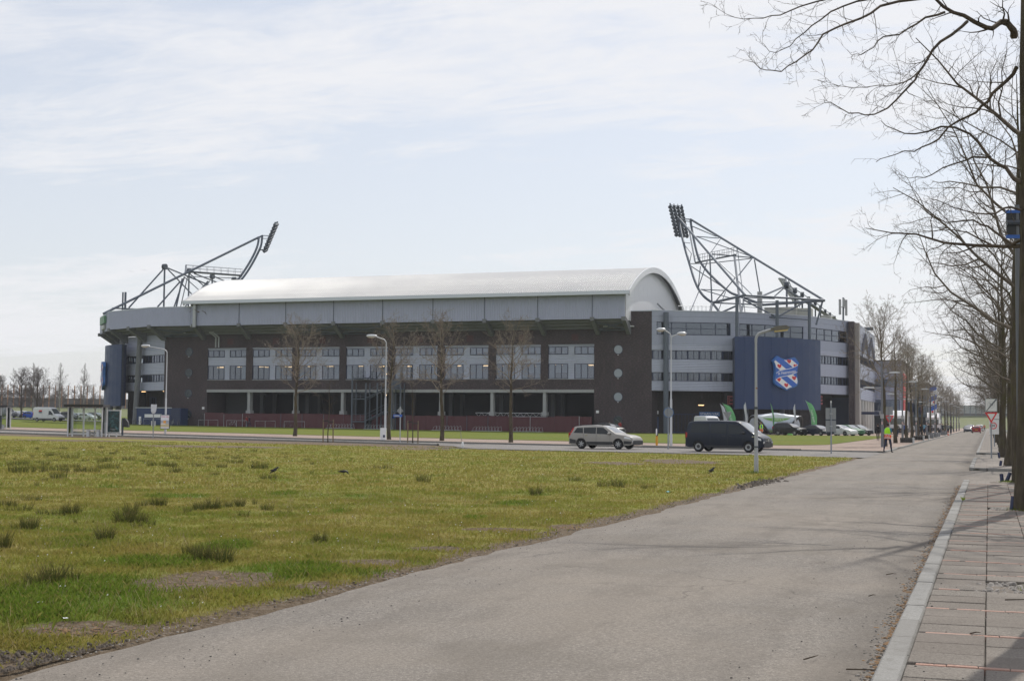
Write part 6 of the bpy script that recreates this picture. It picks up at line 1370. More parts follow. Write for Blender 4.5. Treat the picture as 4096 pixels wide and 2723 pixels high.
def vehicle(name, label, cat, P, rz, sp, body, group=None, sc=1.):
    """sp: side profile spec in metres, x forward"""
    L_, W_, top, belt, wx, wr = sp['L'], sp['W'], sp['top'], sp['belt'], sp['wx'], sp['wr']; sill = sp.get('sill', .24); tum = sp.get('tum', .17); H_ = max(z for x, z in top)
    ra = wr*1.14; root = empty(name, P, rz, label, cat, group); root.scale = (sc,)*3
    xs = sorted(set([round(v, 3) for v in np.linspace(-L_/2, L_/2, 45)]+[round(w+ra*f, 3) for w in wx for f in (-1, -.94, -.8, -.55, -.28, 0, .28, .55, .8, .94, 1)]+[round(x, 3) for x, z in top]))
    xs = [x for x in xs if -L_/2 <= x <= L_/2]
    zt = lambda x: interp(top, x); bl = lambda x: interp(belt, x) if hasattr(belt, '__len__') else belt
    def zb(x):
        z = sill+.10*max(0, (abs(x)-L_/2+.35)/.35)**2
        for w in wx:
            if abs(x-w) < ra: z = max(z, wr+math.sqrt(ra*ra-(x-w)**2))
        return z
    def hw(x, z):
        e_ = abs(x)/(L_/2); pf = 1-sp.get('taper', .13)*max(0, (e_-.62)/.38)**2.2
        b_ = bl(x); s_ = 1-.055*((z-b_*.72)/b_)**2*2 if z <= b_ else (1-.055*(.28**2)*2)-tum*((z-b_)/(H_-b_))**1.15
        return W_/2*pf*s_
    m = MB(); cols = []; K = 9
    for x in xs:
        b, t_ = zb(x), max(zt(x), zb(x)+.02); rd = min(.07, (t_-b)*.3); col = []
        for i in range(K): z = b+(t_-rd-b)*i/(K-1); col.append((x, hw(x, z), z))
        we = hw(x, t_); col.append((x, we-.025, t_-rd*.35)); col.append((x, we-.09, t_)); 
        full = col+[(x, (we-.09)*.5, t_+.02), (x, 0, t_+.028), (x, -(we-.09)*.5, t_+.02)]+[(a, -b_, c) for a, b_, c in col[::-1]]
        cols.append(full)
    ids = m.grid(cols); m.face(ids[0]); m.face(ids[-1][::-1])
    bo = m.build('body', body, root, True, 38)
    # floor and dark arches
    m = MB(); m.box(-L_/2+.12, L_/2-.12, -W_/2+.14, W_/2-.14, sill+.02, sill+.08); 
    for w in wx: m.box(w-ra*.98, w+ra*.98, -W_/2+.30, W_/2-.30, sill, wr*2.0)
    m.build('underbody', CABIN, root)
    def patch(nm, mat, q, off=.006, nx=6, nz=3, sides=(1, -1)):
        (xa0, za0), (xb0, zb0), (xb1, zb1), (xa1, za1) = q
        for s in sides:
            m = MB(); rows = []
            for i in range(nx+1):
                u = i/nx; lo = (xa0+(xb0-xa0)*u, za0+(zb0-za0)*u); hi = (xa1+(xb1-xa1)*u, za1+(zb1-za1)*u)
                r_ = []
                for j in range(nz+1): v = j/nz; x = lo[0]+(hi[0]-lo[0])*v; z = lo[1]+(hi[1]-lo[1])*v; r_.append((x, s*(hw(x, z)+off), z))
                rows.append(r_ if s > 0 else r_[::-1])
            m.grid(rows[::-1]); m.build(nm, mat, root, True, None)
    for q in sp['windows']: patch('side_window', sp.get('glass', CARDK), q)
    for q in sp.get('cladding', ()): patch('lower_trim', sp.get('cladmat', TRIMD), q, .012, 8, 2)
    for q, mt in sp.get('lights', ()): patch('light', mt, q, .010, 3, 2)
    for nm, (xa, xb), ins in sp['screens']:
        m = MB(); rows = []
        for i in range(7):
            x = xa+(xb-xa)*i/6; z = zt(x)+.008; w = hw(x, zt(x))-ins; rows.append([(x, w*(1-2*j/6), z+.028*(1-abs(1-2*j/6)**2)) for j in range(7)])
        m.grid(rows); m.build(nm, sp.get('screen', CARDK), root, True, None)
    f = L_/2
    for s in (1, -1):
        for w in wx: wheel(root, w, s*(W_/2-.115), wr, .21, sp.get('spokes', 5), sp.get('rim'), sp.get('steel', False))
    mx = sp['mirror']; 
    for s in (1, -1):
        y = s*(hw(mx, bl(mx)+.05)+.10); m = MB(); m.blob((0, 0, 0), .10, .13, .085, 10, 6); m.build('mirror', sp.get('mirmat', body), root, True, loc=(mx, y, bl(mx)+.10)); m = MB(); m.tube([(mx, s*hw(mx, bl(mx)), bl(mx)+.02), (mx, y, bl(mx)+.05)], .025, 5); m.build('mirror_arm', TRIMD, root)
    for x, z in sp.get('handles', ()):
        for s in (1, -1): m = MB(); m.cbox((x, s*(hw(x, z)+.015), z), (.2, .03, .03)); m.build('door_handle', sp.get('handlemat', body), root)
    for x, z0, z1 in sp.get('seams', ()):
        for s in (1, -1): m = MB(); m.grid([[(x-.006, s*(hw(x, z0+(z1-z0)*i/8)+.004), z0+(z1-z0)*i/8), (x+.006, s*(hw(x, z0+(z1-z0)*i/8)+.004), z0+(z1-z0)*i/8)] for i in range(9)]); m.build('door_seam', TRIMD, root)
    def front(nm, mt, y0, y1, z0, z1, x=None, o=.012): 
        xx = (f if x is None else x); m = MB(); m.box(min(xx, xx+o), max(xx, xx+o), y0, y1, z0, z1); m.build(nm, mt, root)
    fn = sp.get('nose', f); fz = zt(f)
    front('grille', TRIMD, -.38, .38, fz*.62, fz*.9); front('number_plate', sp.get('plate', PLATEY), -.26, .26, sill+.16, sill+.27, None, .022); front('number_plate', sp.get('plate', PLATEY), -.26, .26, bl(-f)*.62, bl(-f)*.62+.11, -f, -.02)
    for s in (1, -1): front('headlight', LIGHTC, s*W_/2*.78-.16, s*W_/2*.78+.10, fz*.78, fz*.97, None, .015); front('tail_light', LIGHTR, s*W_/2*.78-.12, s*W_/2*.78+.08, bl(-f)*.75, bl(-f)*1.08, -f, -.012)
    front('bumper', sp.get('bumper', body), -W_/2*.82, W_/2*.82, sill+.05, sill+.32, None, .03); front('bumper', sp.get('bumper', body), -W_/2*.82, W_/2*.82, sill+.05, sill+.35, -f, -.03)
    for y in sp.get('rails', ()):
        for s in (1, -1): m = MB(); m.tube([(sp['rail_x'][0], s*y, zt(sp['rail_x'][0])+.03), (sp['rail_x'][0]+.12, s*y, zt(sp['rail_x'][0])+.09), (sp['rail_x'][1]-.12, s*y, zt(sp['rail_x'][1])+.10), (sp['rail_x'][1], s*y, zt(sp['rail_x'][1])+.03)], .022, 5); m.build('roof_rail', TRIMD, root)
    return root
t = NT('car_window'); t.col((.016, .020, .022)).set(Roughness=.04, Specular_IOR_Level=.45); CARDK = t.m
t = NT('car_screen'); t.col((.05, .06, .065)).set(Roughness=.06, Specular_IOR_Level=1.0, Coat_Weight=1.0); CARSC = t.m
WAGON = dict(L=4.84, W=1.87, top=[(-2.42, .86), (-2.38, 1.02), (-2.25, 1.30), (-2.02, 1.50), (-1.6, 1.56), (-.6, 1.60), (.1, 1.57), (.45, 1.48), (1.18, 1.06), (1.35, 1.02), (1.9, .95), (2.25, .85), (2.40, .72), (2.42, .62)], belt=[(-2.42, 1.02), (.2, .97), (1.1, .95), (2.42, .9)], wx=(-1.43, 1.38), wr=.345, sill=.27, tum=.20, taper=.15,
    windows=[((-2.05, 1.08), (-1.28, 1.06), (-1.34, 1.43), (-1.80, 1.43)), ((-1.22, 1.06), (-.30, 1.03), (-.34, 1.47), (-1.28, 1.44)), ((-.24, 1.03), (.88, 1.0), (.22, 1.45), (-.28, 1.47))], screens=[('windscreen', (.20, 1.14), .10), ('rear_window', (-2.32, -2.08), .16)],
    cladding=[((-1.02, .30), (.98, .30), (.98, .50), (-1.02, .50)), ((-2.36, .36), (-1.84, .36), (-1.84, .60), (-2.38, .68)), ((1.80, .36), (2.32, .36), (2.36, .55), (1.80, .58))], lights=[(((-2.40, .92), (-2.28, .92), (-2.02, 1.42), (-2.14, 1.42)), LIGHTR), (((1.82, .74), (2.30, .68), (2.26, .80), (1.86, .88)), LIGHTC)], mirror=.72, handles=((-.05, .90), (-1.02, .93)), seams=((-.27, .5, 1.02), (.78, .5, .98), (-1.25, .62, 1.05)), handlemat=CHROME, screen=CARSC, rails=(.62,), rail_x=(-1.75, .1), spokes=6, bumper=TRIMD)
VAN = dict(L=5.28, W=1.92, top=[(-2.64, 1.12), (-2.62, 1.35), (-2.50, 1.78), (-2.40, 1.90), (-2.1, 1.96), (-.5, 1.985), (.75, 1.96), (1.0, 1.90), (1.12, 1.82), (1.88, 1.26), (2.05, 1.18), (2.40, 1.02), (2.58, .86), (2.64, .72)], belt=[(-2.64, 1.16), (1.2, 1.14), (2.64, 1.0)], wx=(-1.72, 1.66), wr=.34, sill=.28, tum=.15, taper=.12,
    windows=[((-2.25, 1.22), (-.98, 1.20), (-.98, 1.80), (-2.18, 1.80)), ((-.86, 1.20), (.20, 1.18), (.20, 1.80), (-.86, 1.80)), ((.34, 1.16), (1.55, 1.16), (1.12, 1.68), (.34, 1.78))], screens=[('windscreen', (1.10, 1.90), .09), ('rear_window', (-2.58, -2.46), .2)],
    cladding=[((-1.30, .32), (1.25, .32), (1.25, .42), (-1.30, .42))], lights=[(((-2.62, .92), (-2.52, .92), (-2.50, 1.22), (-2.60, 1.22)), LIGHTR), (((2.12, .84), (2.50, .74), (2.48, .88), (2.16, .98)), LIGHTC)], mirror=1.36, mirmat=TRIMD, handles=((.02, 1.02), (.46, 1.02)), seams=((-.90, .42, 1.8), (.27, .42, 1.8), (1.32, .55, 1.14)), handlemat=TRIMD, screen=CARSC, steel=True, bumper=TRIMD, plate=WHITEM)
CARGO = dict(L=5.4, W=2.05, top=[(-2.7, 1.3), (-2.69, 2.3), (-2.6, 2.45), (-2.3, 2.5), (.55, 2.5), (.85, 2.42), (1.1, 2.2), (1.75, 1.35), (1.9, 1.25), (2.45, 1.05), (2.65, .9), (2.7, .75)], belt=[(-2.7, 1.2), (2.7, 1.1)], wx=(-1.75, 1.8), wr=.34, sill=.32, tum=.10, taper=.10, windows=[((.62, 1.2), (1.62, 1.2), (1.05, 1.85), (.62, 1.9))], screens=[('windscreen', (1.08, 1.76), .10)], cladding=[((-1.3, .36), (1.35, .36), (1.35, .55), (-1.3, .55)), ((-2.68, .36), (-2.2, .36), (-2.2, .6), (-2.68, .6))], lights=[(((-2.69, 1.1), (-2.58, 1.1), (-2.58, 1.65), (-2.69, 1.65)), LIGHTR), (((2.1, .9), (2.55, .8), (2.5, 1.0), (2.15, 1.1)), LIGHTC)], mirror=1.4, mirmat=TRIMD, seams=((.55, .55, 2.3), (-.7, .55, 2.3)), handles=((.72, 1.1), (.4, 1.1)), handlemat=TRIMD, screen=CARSC, steel=True, bumper=TRIMD)
SUVC = dict(L=4.65, W=1.83, top=[(-2.32, .95), (-2.25, 1.25), (-2.05, 1.55), (-1.7, 1.66), (-.6, 1.69), (.1, 1.66), (.45, 1.56), (1.15, 1.13), (1.35, 1.08), (1.9, 1.0), (2.25, .88), (2.32, .66)], belt=[(-2.32, 1.08), (2.32, .98)], wx=(-1.35, 1.35), wr=.35, sill=.26, tum=.18, taper=.14, windows=[((-1.95, 1.14), (-1.25, 1.12), (-1.25, 1.5), (-1.72, 1.5)), ((-1.18, 1.12), (-.28, 1.10), (-.30, 1.54), (-1.18, 1.52)), ((-.22, 1.10), (.85, 1.07), (.25, 1.52), (-.24, 1.54))], screens=[('windscreen', (.2, 1.12), .1), ('rear_window', (-2.2, -2.02), .15)], lights=[(((-2.3, .98), (-2.2, .98), (-2.12, 1.2), (-2.24, 1.2)), LIGHTR), (((1.75, .8), (2.2, .74), (2.16, .88), (1.8, .94)), LIGHTC)], mirror=.75, handles=((0, .98), (-1., 1.0)), seams=((-.25, .4, 1.1), (.8, .45, 1.05)), screen=CARSC, rails=(.6,), rail_x=(-1.7, .1))
HATCH = dict(L=4.2, W=1.77, top=[(-2.1, .85), (-2.05, 1.1), (-1.75, 1.36), (-1.3, 1.46), (-.4, 1.49), (.15, 1.45), (.5, 1.33), (1.15, 1.0), (1.35, .95), (1.85, .85), (2.06, .72), (2.1, .56)], belt=[(-2.1, .98), (2.1, .86)], wx=(-1.28, 1.28), wr=.31, sill=.2, tum=.2, taper=.17, windows=[((-1.65, 1.04), (-.9, 1.0), (-.92, 1.33), (-1.5, 1.31)), ((-.84, 1.0), (.82, .94), (.25, 1.33), (-.86, 1.35))], screens=[('windscreen', (.2, 1.13), .1), ('rear_window', (-2.02, -1.72), .14)], lights=[(((-2.08, .9), (-1.95, .9), (-1.85, 1.1), (-2.0, 1.1)), LIGHTR), (((1.55, .68), (2.0, .6), (1.95, .75), (1.6, .82)), LIGHTC)], mirror=.72, handles=((-.1, .86), (-.95, .88)), seams=((-.3, .35, .98), (.75, .4, .93)), screen=CARSC)
SEDAN = dict(L=4.6, W=1.8, top=[(-2.3, .8), (-2.25, 1.0), (-1.85, 1.06), (-1.3, 1.32), (-.9, 1.42), (-.2, 1.45), (.2, 1.42), (.5, 1.33), (1.2, .98), (1.4, .93), (2.0, .82), (2.26, .68), (2.3, .55)], belt=[(-2.3, .98), (2.3, .86)], wx=(-1.4, 1.38), wr=.32, sill=.2, tum=.2, taper=.16, windows=[((-1.35, 1.0), (-.4, .98), (-.42, 1.34), (-1.02, 1.30)), ((-.34, .98), (.85, .94), (.28, 1.33), (-.36, 1.35))], screens=[('windscreen', (.25, 1.18), .1), ('rear_window', (-1.8, -1.0), .14)], lights=[(((-2.28, .82), (-2.12, .82), (-2.1, .98), (-2.26, .98)), LIGHTR), (((1.7, .66), (2.2, .58), (2.15, .72), (1.75, .8)), LIGHTC)], mirror=.75, handles=((-.1, .86), (-1.05, .88)), seams=((-.37, .35, .98), (.78, .4, .93)), screen=CARSC)
HEAD = -rad(11)                                     # traffic direction on the cross street
a, b = gp(2320, 1795), gp(2480, 1799); c = (a+b)/2; dv = Vector((math.cos(HEAD), math.sin(HEAD), 0)); nv = Vector((-dv.y, dv.x, 0))
W1 = vehicle('estate_car', 'silver-beige estate car with dark lower trim driving on the cross street', 'car', Vector((c.x, c.y, G(c.x, c.y)+.03))+nv*.85, HEAD, WAGON, carpaint('beige_metallic', (.33, .315, .29)), sc=.94)
a, b = gp(2795, 1808), gp(2995, 1811); c = (a+b)/2
W2 = vehicle('minibus', 'dark navy minibus van driving on the cross street behind the lamp post', 'van', Vector((c.x, c.y, G(c.x, c.y)+.03))+nv*.85, HEAD, VAN, carpaint('navy_paint', (.012, .018, .034)), sc=.94)
m = MB(); m.lathe([(.11, 0), (.12, .02), (.09, .02)], 16, (2.645, 0, .78), 'X'); m.build('badge', CHROME, W2, True)
for z in (.72, .80, .88): m = MB(); m.box(2.60, 2.665, -.55, .55, z, z+.025); m.build('grille_bar', CHROME, W2)
for s in (1, -1): m = MB(); m.box(1.9, 2.08, s*.962-.004, s*.962+.004, .98, 1.02); m.build('side_badge', CHROME, W2)
m = MB(); m.box(1.7, 2.3, -.5, .5, 1.02, 1.06); 
# driver silhouettes are hidden by the dark glass
D1 = vehicle('parked_car', 'small dark car parked at the stadium wall behind the estate car', 'car', at(2440, 1745, 182)*1., rad(-30), HATCH, carpaint('black_paint', (.012, .013, .015))); D1.location.z = G(D1.location.x, D1.location.y)+.12
Pv = at(2835, 1745, 185); vehicle('delivery_van', 'white high-roof delivery van parked behind the minibus', 'van', (Pv.x, Pv.y, G(Pv.x, Pv.y)+.12), rad(-52), CARGO, carpaint('white_paint', (.66, .67, .68)))
# row of parked show cars on the right
BLK, NVB, WHT, GRN = carpaint('black_paint', (0,)*3), carpaint('dark_blue_paint', (.012, .016, .035)), carpaint('white_paint', (0,)*3), carpaint('green_paint', (.03, .12, .05))
for px, py, spc, pnt, rz, lb, D in ((3160, 1744, SUVC, BLK, -27, 'black crossover parked by the green table, sun flaring on its windscreen', 188), (3268, 1745, SEDAN, NVB, -34, 'dark blue saloon parked behind the double sign back', 187), (3362, 1745, SEDAN, WHT, -32, 'white estate parked among the show cars', 188), (3398, 1744, HATCH, GRN, -32, 'green and white car behind the white parked car', 192), (3432, 1743, HATCH, BLK, -32, 'dark car at the right end of the parked show cars', 195)):
    P = at(px, py, D); vehicle('parked_car', lb, 'car', (P.x, P.y, G(P.x, P.y)+.12), rad(rz), spc, pnt, 'show cars parked by the stadium')
# left car park
P = at(195, 1688, 246); vehicle('delivery_van', 'white panel van with red and blue side logo parked at the far left', 'van', (P.x, P.y, G(P.x, P.y)+.13), rad(2), CARGO, WHT)
lv_ = [o for o in bpy.data.objects if o.name.startswith('delivery_van')][-1]
for s in (-1,): m = MB(); m.box(-1.4, -.75, s*1.03-.005, s*1.03+.005, 1.75, 2.0); m.build('side_logo', LOGOR, lv_); m = MB(); m.box(-1.4, -.75, s*1.035-.005, s*1.035+.005, 1.5, 1.72); m.build('side_logo', paint('logo_slate', (.12, .16, .2), .5), lv_)
BLU, SLV, GRY, REDC = carpaint('bright_blue_paint', (.02, .08, .42)), carpaint('silver_paint', (.45, .46, .48)), carpaint('grey_paint', (.10, .105, .11)), carpaint('red_paint', (.28, .012, .015))
for px, spc, pnt, rz, lb, D in ((128, HATCH, BLU, -8, 'bright blue hatchback left of the white van', 300), (68, SEDAN, WHT, 4, 'white car between the two round trees at the far left', 304), (42, SUVC, GRY, 8, 'grey crossover at the far left behind the shelter', 310), (18, CARGO, GRY, 4, 'dark van behind the left bus shelter', 300), (165, HATCH, GRY, -5, 'grey car half hidden behind the white van', 312), (280, SUVC, GRY, -4, 'dark grey car seen through the bus shelter', 305), (312, SEDAN, SLV, -4, 'silver car seen through the bus shelter', 306), (350, HATCH, WHT, -4, 'white hatchback seen through the right shelter pane', 304), (385, SUVC, BLK, -4, 'black car between shelter and poster', 306), (95, HATCH, SLV, 6, 'silver hatchback behind the far left trees', 322), (250, HATCH, WHT, -4, 'white car just left of the shelter', 318)):
    P = at(px, 1680, D); vehicle('parked_car', lb, 'car', (P.x, P.y, G(P.x, P.y)+.12), rad(rz), spc, pnt, 'cars in the far left car park')
for px, D, lb, pnt in ((75, 556, 'white car passing on the far motorway above the left barrier', WHT), (375, 560, 'pale car on the far motorway left of the stadium', SLV)):
    P = at(px, 1615, D); vehicle('motorway_car', lb, 'car', (P.x, P.y, G(P.x, P.y)+3.2+2.2), rad(2), SUVC, pnt)
# traffic far down the street
for x, y, spc, pnt, rz, lb in ((45.0, 100, HATCH, REDC, 90, 'red hatchback driving away down the street'), (43.0, 122, SEDAN, NVB, -90, 'dark blue car coming down the street'), (43.2, 150, SUVC, GRY, -90, 'grey car behind the oncoming blue car'), (45.2, 165, SUVC, SLV, 90, 'pale car in front of the red hatchback')):
    vehicle('driving_car', lb, 'car', (x, y, G(x, y)+.03), rad(rz), spc, pnt)
P = Vector((55.0, -96, G(55, -96)+.03)); vehicle('parked_car', 'dark teal car parked behind the trees at the right edge', 'car', P, rad(100), SUVC, carpaint('teal_paint', (.015, .05, .07)))
vehicle('parked_car', 'dark car deeper in the right car park behind the trees', 'car', Vector((55.5, -60, G(55.5, -60)+.03)), rad(95), SEDAN, NVB); vehicle('parked_car', 'silver car in the right car park behind the tree row', 'car', Vector((55.2, -78, G(55.2, -78)+.03)), rad(95), HATCH, SLV)
# lorries by the far entrance
def lorry(x, y, lb, cabc):
    r = empty('lorry', (x, y, G(x, y)+.1), 0, lb, 'lorry')
    for nm, mt, a in (('cargo_box', WHITEM, (-1.25, 1.25, 2.2, 9.5, 1.0, 3.9)), ('cab', cabc, (-1.2, 1.2, 0, 2.1, .5, 3.0)), ('windscreen', CARSC, (-1.1, 1.1, -.03, 0, 1.6, 2.6)), ('bumper', TRIMD, (-1.22, 1.22, -.08, 0, .4, 1.0)), ('chassis', TRIMD, (-1.0, 1.0, 1, 9.3, .5, 1.0))): m = MB(); m.box(*a); m.build(nm, mt, r)
    m = MB(); m.prism([(0, 3.0), (2.1, 3.0), (2.1, 3.9), (1.2, 3.75)], lambda a, b, d: (d, a, b), -1.15, 1.15); m.build('wind_deflector', cabc, r)
    for yy in (1.1, 7.4, 8.5):
        for s in (-1, 1): m = MB(); m.lathe([(.2, -.15), (.48, -.15), (.5, 0), (.48, .15), (.2, .15)], 16, (s*1.1, yy, .5), 'X'); m.build('wheel', TYRE, r, True)
lorry(33.2, 34, 'white lorry parked by the far stadium entrance', WHITEM); lorry(37.2, 76, 'white box lorry parked further down the left pavement', WHITEM)
# ------------------------------------------------------------------ people
SKIN = paint('skin', (.45, .27, .19), .6, 0, .06, 6); HAIRD = paint('hair_dark', (.03, .022, .018), .8, 0, .3, 20); HAIRG = paint('hair_grey', (.22, .20, .18), .8, 0, .3, 20)
def cloth(name, c): return paint(name, c, .9, 0, .18, 6, bump=.2)
DENIM = cloth('denim', (.018, .026, .055)); BLKC = cloth('black_cloth', (.014, .014, .016)); SHOE = paint('shoe', (.016, .015, .015), .6, 0, .1, 9)
def body_mesh(pose):
    """one continuous skinned figure, 1.8 m, facing +Y"""
    st, sw, el, hd = pose.get('stride', 0), pose.get('swing', 0), pose.get('elbow', 0), pose.get('head', 0); hips = pose.get('hips', .105)
    V = []; E_ = []; R_ = []
    def v(p, r, par=None):
        V.append(p); R_.append(r if hasattr(r, '__len__') else (r, r))
        if par is not None: E_.append((par, len(V)-1))
        return len(V)-1
    pel = v((0, 0, .95), (.155, .115)); wa = v((0, .0, 1.10), (.145, .105), pel); ch = v((0, .0, 1.28), (.172, .12), wa); sh = v((0, -.01, 1.44), (.135, .095), ch); nk = v((0, .0, 1.545), .056, sh); j = v((hd*.02, .02, 1.62), (.073, .085), nk); hdv = v((hd*.03, .015, 1.70), (.082, .098), j); v((hd*.03, .0, 1.775), (.06, .07), hdv)
    for s in (1, -1):
        k = st*s; hip = v((s*hips, 0, .88), (.098, .098), pel); kn = v((s*.10, k*.20+abs(k)*.04, .50+abs(k)*.005), (.064, .066), hip)
        ay = k*.36-(.05 if k < 0 else 0); az = .10+(.06 if k < 0 else 0); cf = v((s*.10, (k*.20+ay)/2-.02, .33+az*.2), (.056, .06), kn); an = v((s*.10, ay, az), (.040, .042), cf); hl = v((s*.10, ay-.03, az-.045), (.042, .04), an); v((s*.115, ay+.16, az-.065 if k >= 0 else az-.09), (.040, .026), hl)
        sd = v((s*.185, -.01, 1.435), (.068, .066), sh); a = sw*-s; e = v((s*.245, a*.14-.02, 1.16), (.047, .047), sd)
        if el: w = v((s*.20, .22, 1.12+el*.05), (.034, .034), e); h = v((s*.15, .30, 1.15+el*.06), (.036, .024), w); v((s*.11, .36, 1.17+el*.06), (.024, .018), h)
        else: w = v((s*.26, a*.26+.04, .92), (.034, .034), e); h = v((s*.26, a*.29+.06, .84), (.024, .038), w); v((s*.255, a*.31+.07, .75), (.017, .028), h)
    me = bpy.data.meshes.new('person_rig'); me.from_pydata(V, E_, []); o = bpy.data.objects.new('person_rig', me); COL.objects.link(o)
    sk = o.modifiers.new('skin', 'SKIN'); 
    if not me.skin_vertices: me.skin_vertices.new() if hasattr(me.skin_vertices, 'new') else None
    for i, r in enumerate(R_): me.skin_vertices[0].data[i].radius = r
    me.skin_vertices[0].data[0].use_root = True; sk.branch_smoothing = .4
    sb_ = o.modifiers.new('sub', 'SUBSURF'); sb_.levels = 1; sb_.render_levels = 1
    bpy.context.view_layer.update(); dg = bpy.context.evaluated_depsgraph_get(); out = bpy.data.meshes.new_from_object(o.evaluated_get(dg)); bpy.data.objects.remove(o); return out, V
def ensure_skin():
    me = bpy.data.meshes.new('t'); me.from_pydata([(0,0,0),(0,0,1)], [(0,1)], []); o = bpy.data.objects.new('t', me); COL.objects.link(o); o.modifiers.new('s', 'SKIN'); ok = len(me.skin_vertices); bpy.data.objects.remove(o); return ok
_pm = {}
def person(P, rz, label, pose, top, legs, hair=None, sleeve='long', H=1.8, group=None, bag=None, vest=False):
    key = tuple(sorted(pose.items()))
    if key not in _pm: _pm[key] = body_mesh(pose)
    base, V = _pm[key]; me = base.copy(); me.name = 'person_body'
    for mt in (SKIN, top, legs, SHOE, hair or HAIRD): me.materials.append(mt)
    mi = []
    for p in me.polygons:
        c = p.center; z = c.z; ax = abs(c.x)
        if z < .085 and abs(c.x) < .22: k = 3
        elif z > 1.53: k = 4 if (z > 1.735 or (c.y < -.01 and z > 1.60) or (c.y < .03 and z > 1.70)) else 0
        elif z < .96 and not (ax > .205 and z > .70): k = 2
        elif ax > .205 and z < (.90 if sleeve == 'long' else 1.22) and not (z < .74): k = 0
        elif c.y > .24 and 1.05 < z < 1.3: k = 0
        else: k = 1
        if z < .20 and k == 2 and z < .10: k = 3
        mi.append(k)
    me.polygons.foreach_set('material_index', mi); me.polygons.foreach_set('use_smooth', [True]*len(mi))
    r = empty('person', P, rz, label, 'person', group); r.scale = (H/1.8,)*3; linkmesh('body', me, r)
    m = MB(); m.blob((0, -.02, 1.735), .092, .105, .075, 12, 7, .06); m.build('hair', hair or HAIRD, r, True, None)
    m = MB()
    for s in (1, -1): m.blob((s*.03, .098, 1.705), .013, .008, .010, 6, 4)
    m.build('eyes', BLACK, r); m = MB(); m.blob((0, .108, 1.675), .014, .022, .024, 6, 5); m.build('nose', SKIN, r, True); m = MB(); m.blob((0, .100, 1.635), .026, .008, .007, 8, 4); m.build('mouth', paint('lips', (.30, .12, .10), .6), r)
    m = MB()
    for s in (1, -1): m.blob((s*.088, .0, 1.69), .012, .022, .032, 6, 5)
    m.build('ears', SKIN, r, True)
    if bag: m = MB(); m.blob((bag, -.10, .98), .10, .17, .24, 10, 7); m.build('bag', BLKC, r, True); m = MB(); m.tube([(bag, -.1, 1.2), (bag*.3, -.08, 1.47)], .018, 5); m.build('bag_strap', BLKC, r)
    if vest:
        YEL = paint('hivis_yellow', (.42, .85, .02), .8, 0, .05, 4); ORA = paint('hivis_orange', (.95, .12, .015), .8, 0, .05, 4); REF = paint('reflective', (.55, .56, .57), .4, 0, .05, 6)
        def ring(z, gx, gy): return [(gx*math.cos(a), gy*math.sin(a)-.005, z+.01*math.sin(3*a)) for a in [2*math.pi*i/24 for i in range(24)]]
        def shell(nm, mt, L_): m = MB(); m.grid([ring(*q) for q in L_], True); return m.build(nm, mt, r, True, None)
        shell('vest_lower', ORA, [(.84, .215, .165), (.95, .212, .16), (1.06, .203, .152), (1.13, .206, .15)]); shell('vest_upper', YEL, [(1.13, .207, .151), (1.25, .214, .158), (1.36, .215, .156), (1.44, .195, .135), (1.485, .135, .105), (1.515, .085, .085)])
        for z in (.885, 1.115): shell('reflective_band', REF, [(z-.022, .220, .170 if z < 1 else .156), (z+.022, .219, .169 if z < 1 else .156)])
        m = MB(); A = [(-.12, .92), (.09, .92), (-.015, 1.09)]
        fy = lambda x: -.165*math.sqrt(max(0, 1-(x/.213)**2))-.014
        for p, q in zip(A, A[1:]+A[:1]): m.tube([(p[0]*(1-t_)+q[0]*t_, fy(p[0]*(1-t_)+q[0]*t_), p[1]*(1-t_)+q[1]*t_) for t_ in (0, .25, .5, .75, 1)], .013, 4)
        for x in (.13,): m.tube([(x, fy(x), .92), (x, fy(x), 1.09)], .012, 4)
        for z in (.93, 1.0, 1.08): m.tube([(.13, fy(.13), z), (.19, fy(.19), z)], .012, 4)
        m.build('warning_symbol', REF, r)
    return r
WALK, STAND, PHONE, WALK2 = dict(stride=.55, swing=.6), dict(stride=.08, swing=.05), dict(stride=.75, swing=.1, elbow=1, head=1), dict(stride=-.7, swing=-.7)
def gpz(px, py, dz=0.): P = gp(px, py); P.z += dz; return P
TEAL = cloth('teal_shirt', (.02, .15, .24)); BLUEC = cloth('blue_shirt', (.02, .10, .30)); WHTC = cloth('white_shirt', (.62, .62, .62)); OLIV = cloth('olive_coat', (.075, .07, .05)); ROYAL = cloth('royal_jacket', (.03, .08, .30)); REDJ = cloth('red_jacket', (.30, .02, .02)); GREYC = cloth('grey_shirt', (.16, .17, .19)); LBLU = cloth('light_blue_shirt', (.15, .33, .45)); NAVC = cloth('navy_coat', (.015, .02, .04))
person(gpz(3552, 1811, .02), rad(-24), 'man in yellow and orange high-visibility vest walking off on the street corner', PHONE, TEAL, DENIM, sleeve='short', H=1.84, vest=True)
P = at(3045, 1748, 128); P.z = G(P.x, P.y)+.12; person(P, rad(100), 'man in high-visibility vest standing behind the lamp post and minibus', STAND, BLUEC, DENIM, sleeve='short', H=1.8, vest=True)
P = Vector((50.3, -91, G(50.3, -91)+.1)); person(P, rad(20), 'man in high-visibility vest half hidden between the right tree trunks', STAND, TEAL, DENIM, sleeve='short', vest=True)
person(gpz(3512, 1767, .10), rad(10), 'dark-clothed person with shoulder bag walking on the left pavement', WALK, BLKC, BLKC, H=1.72, bag=-.24)
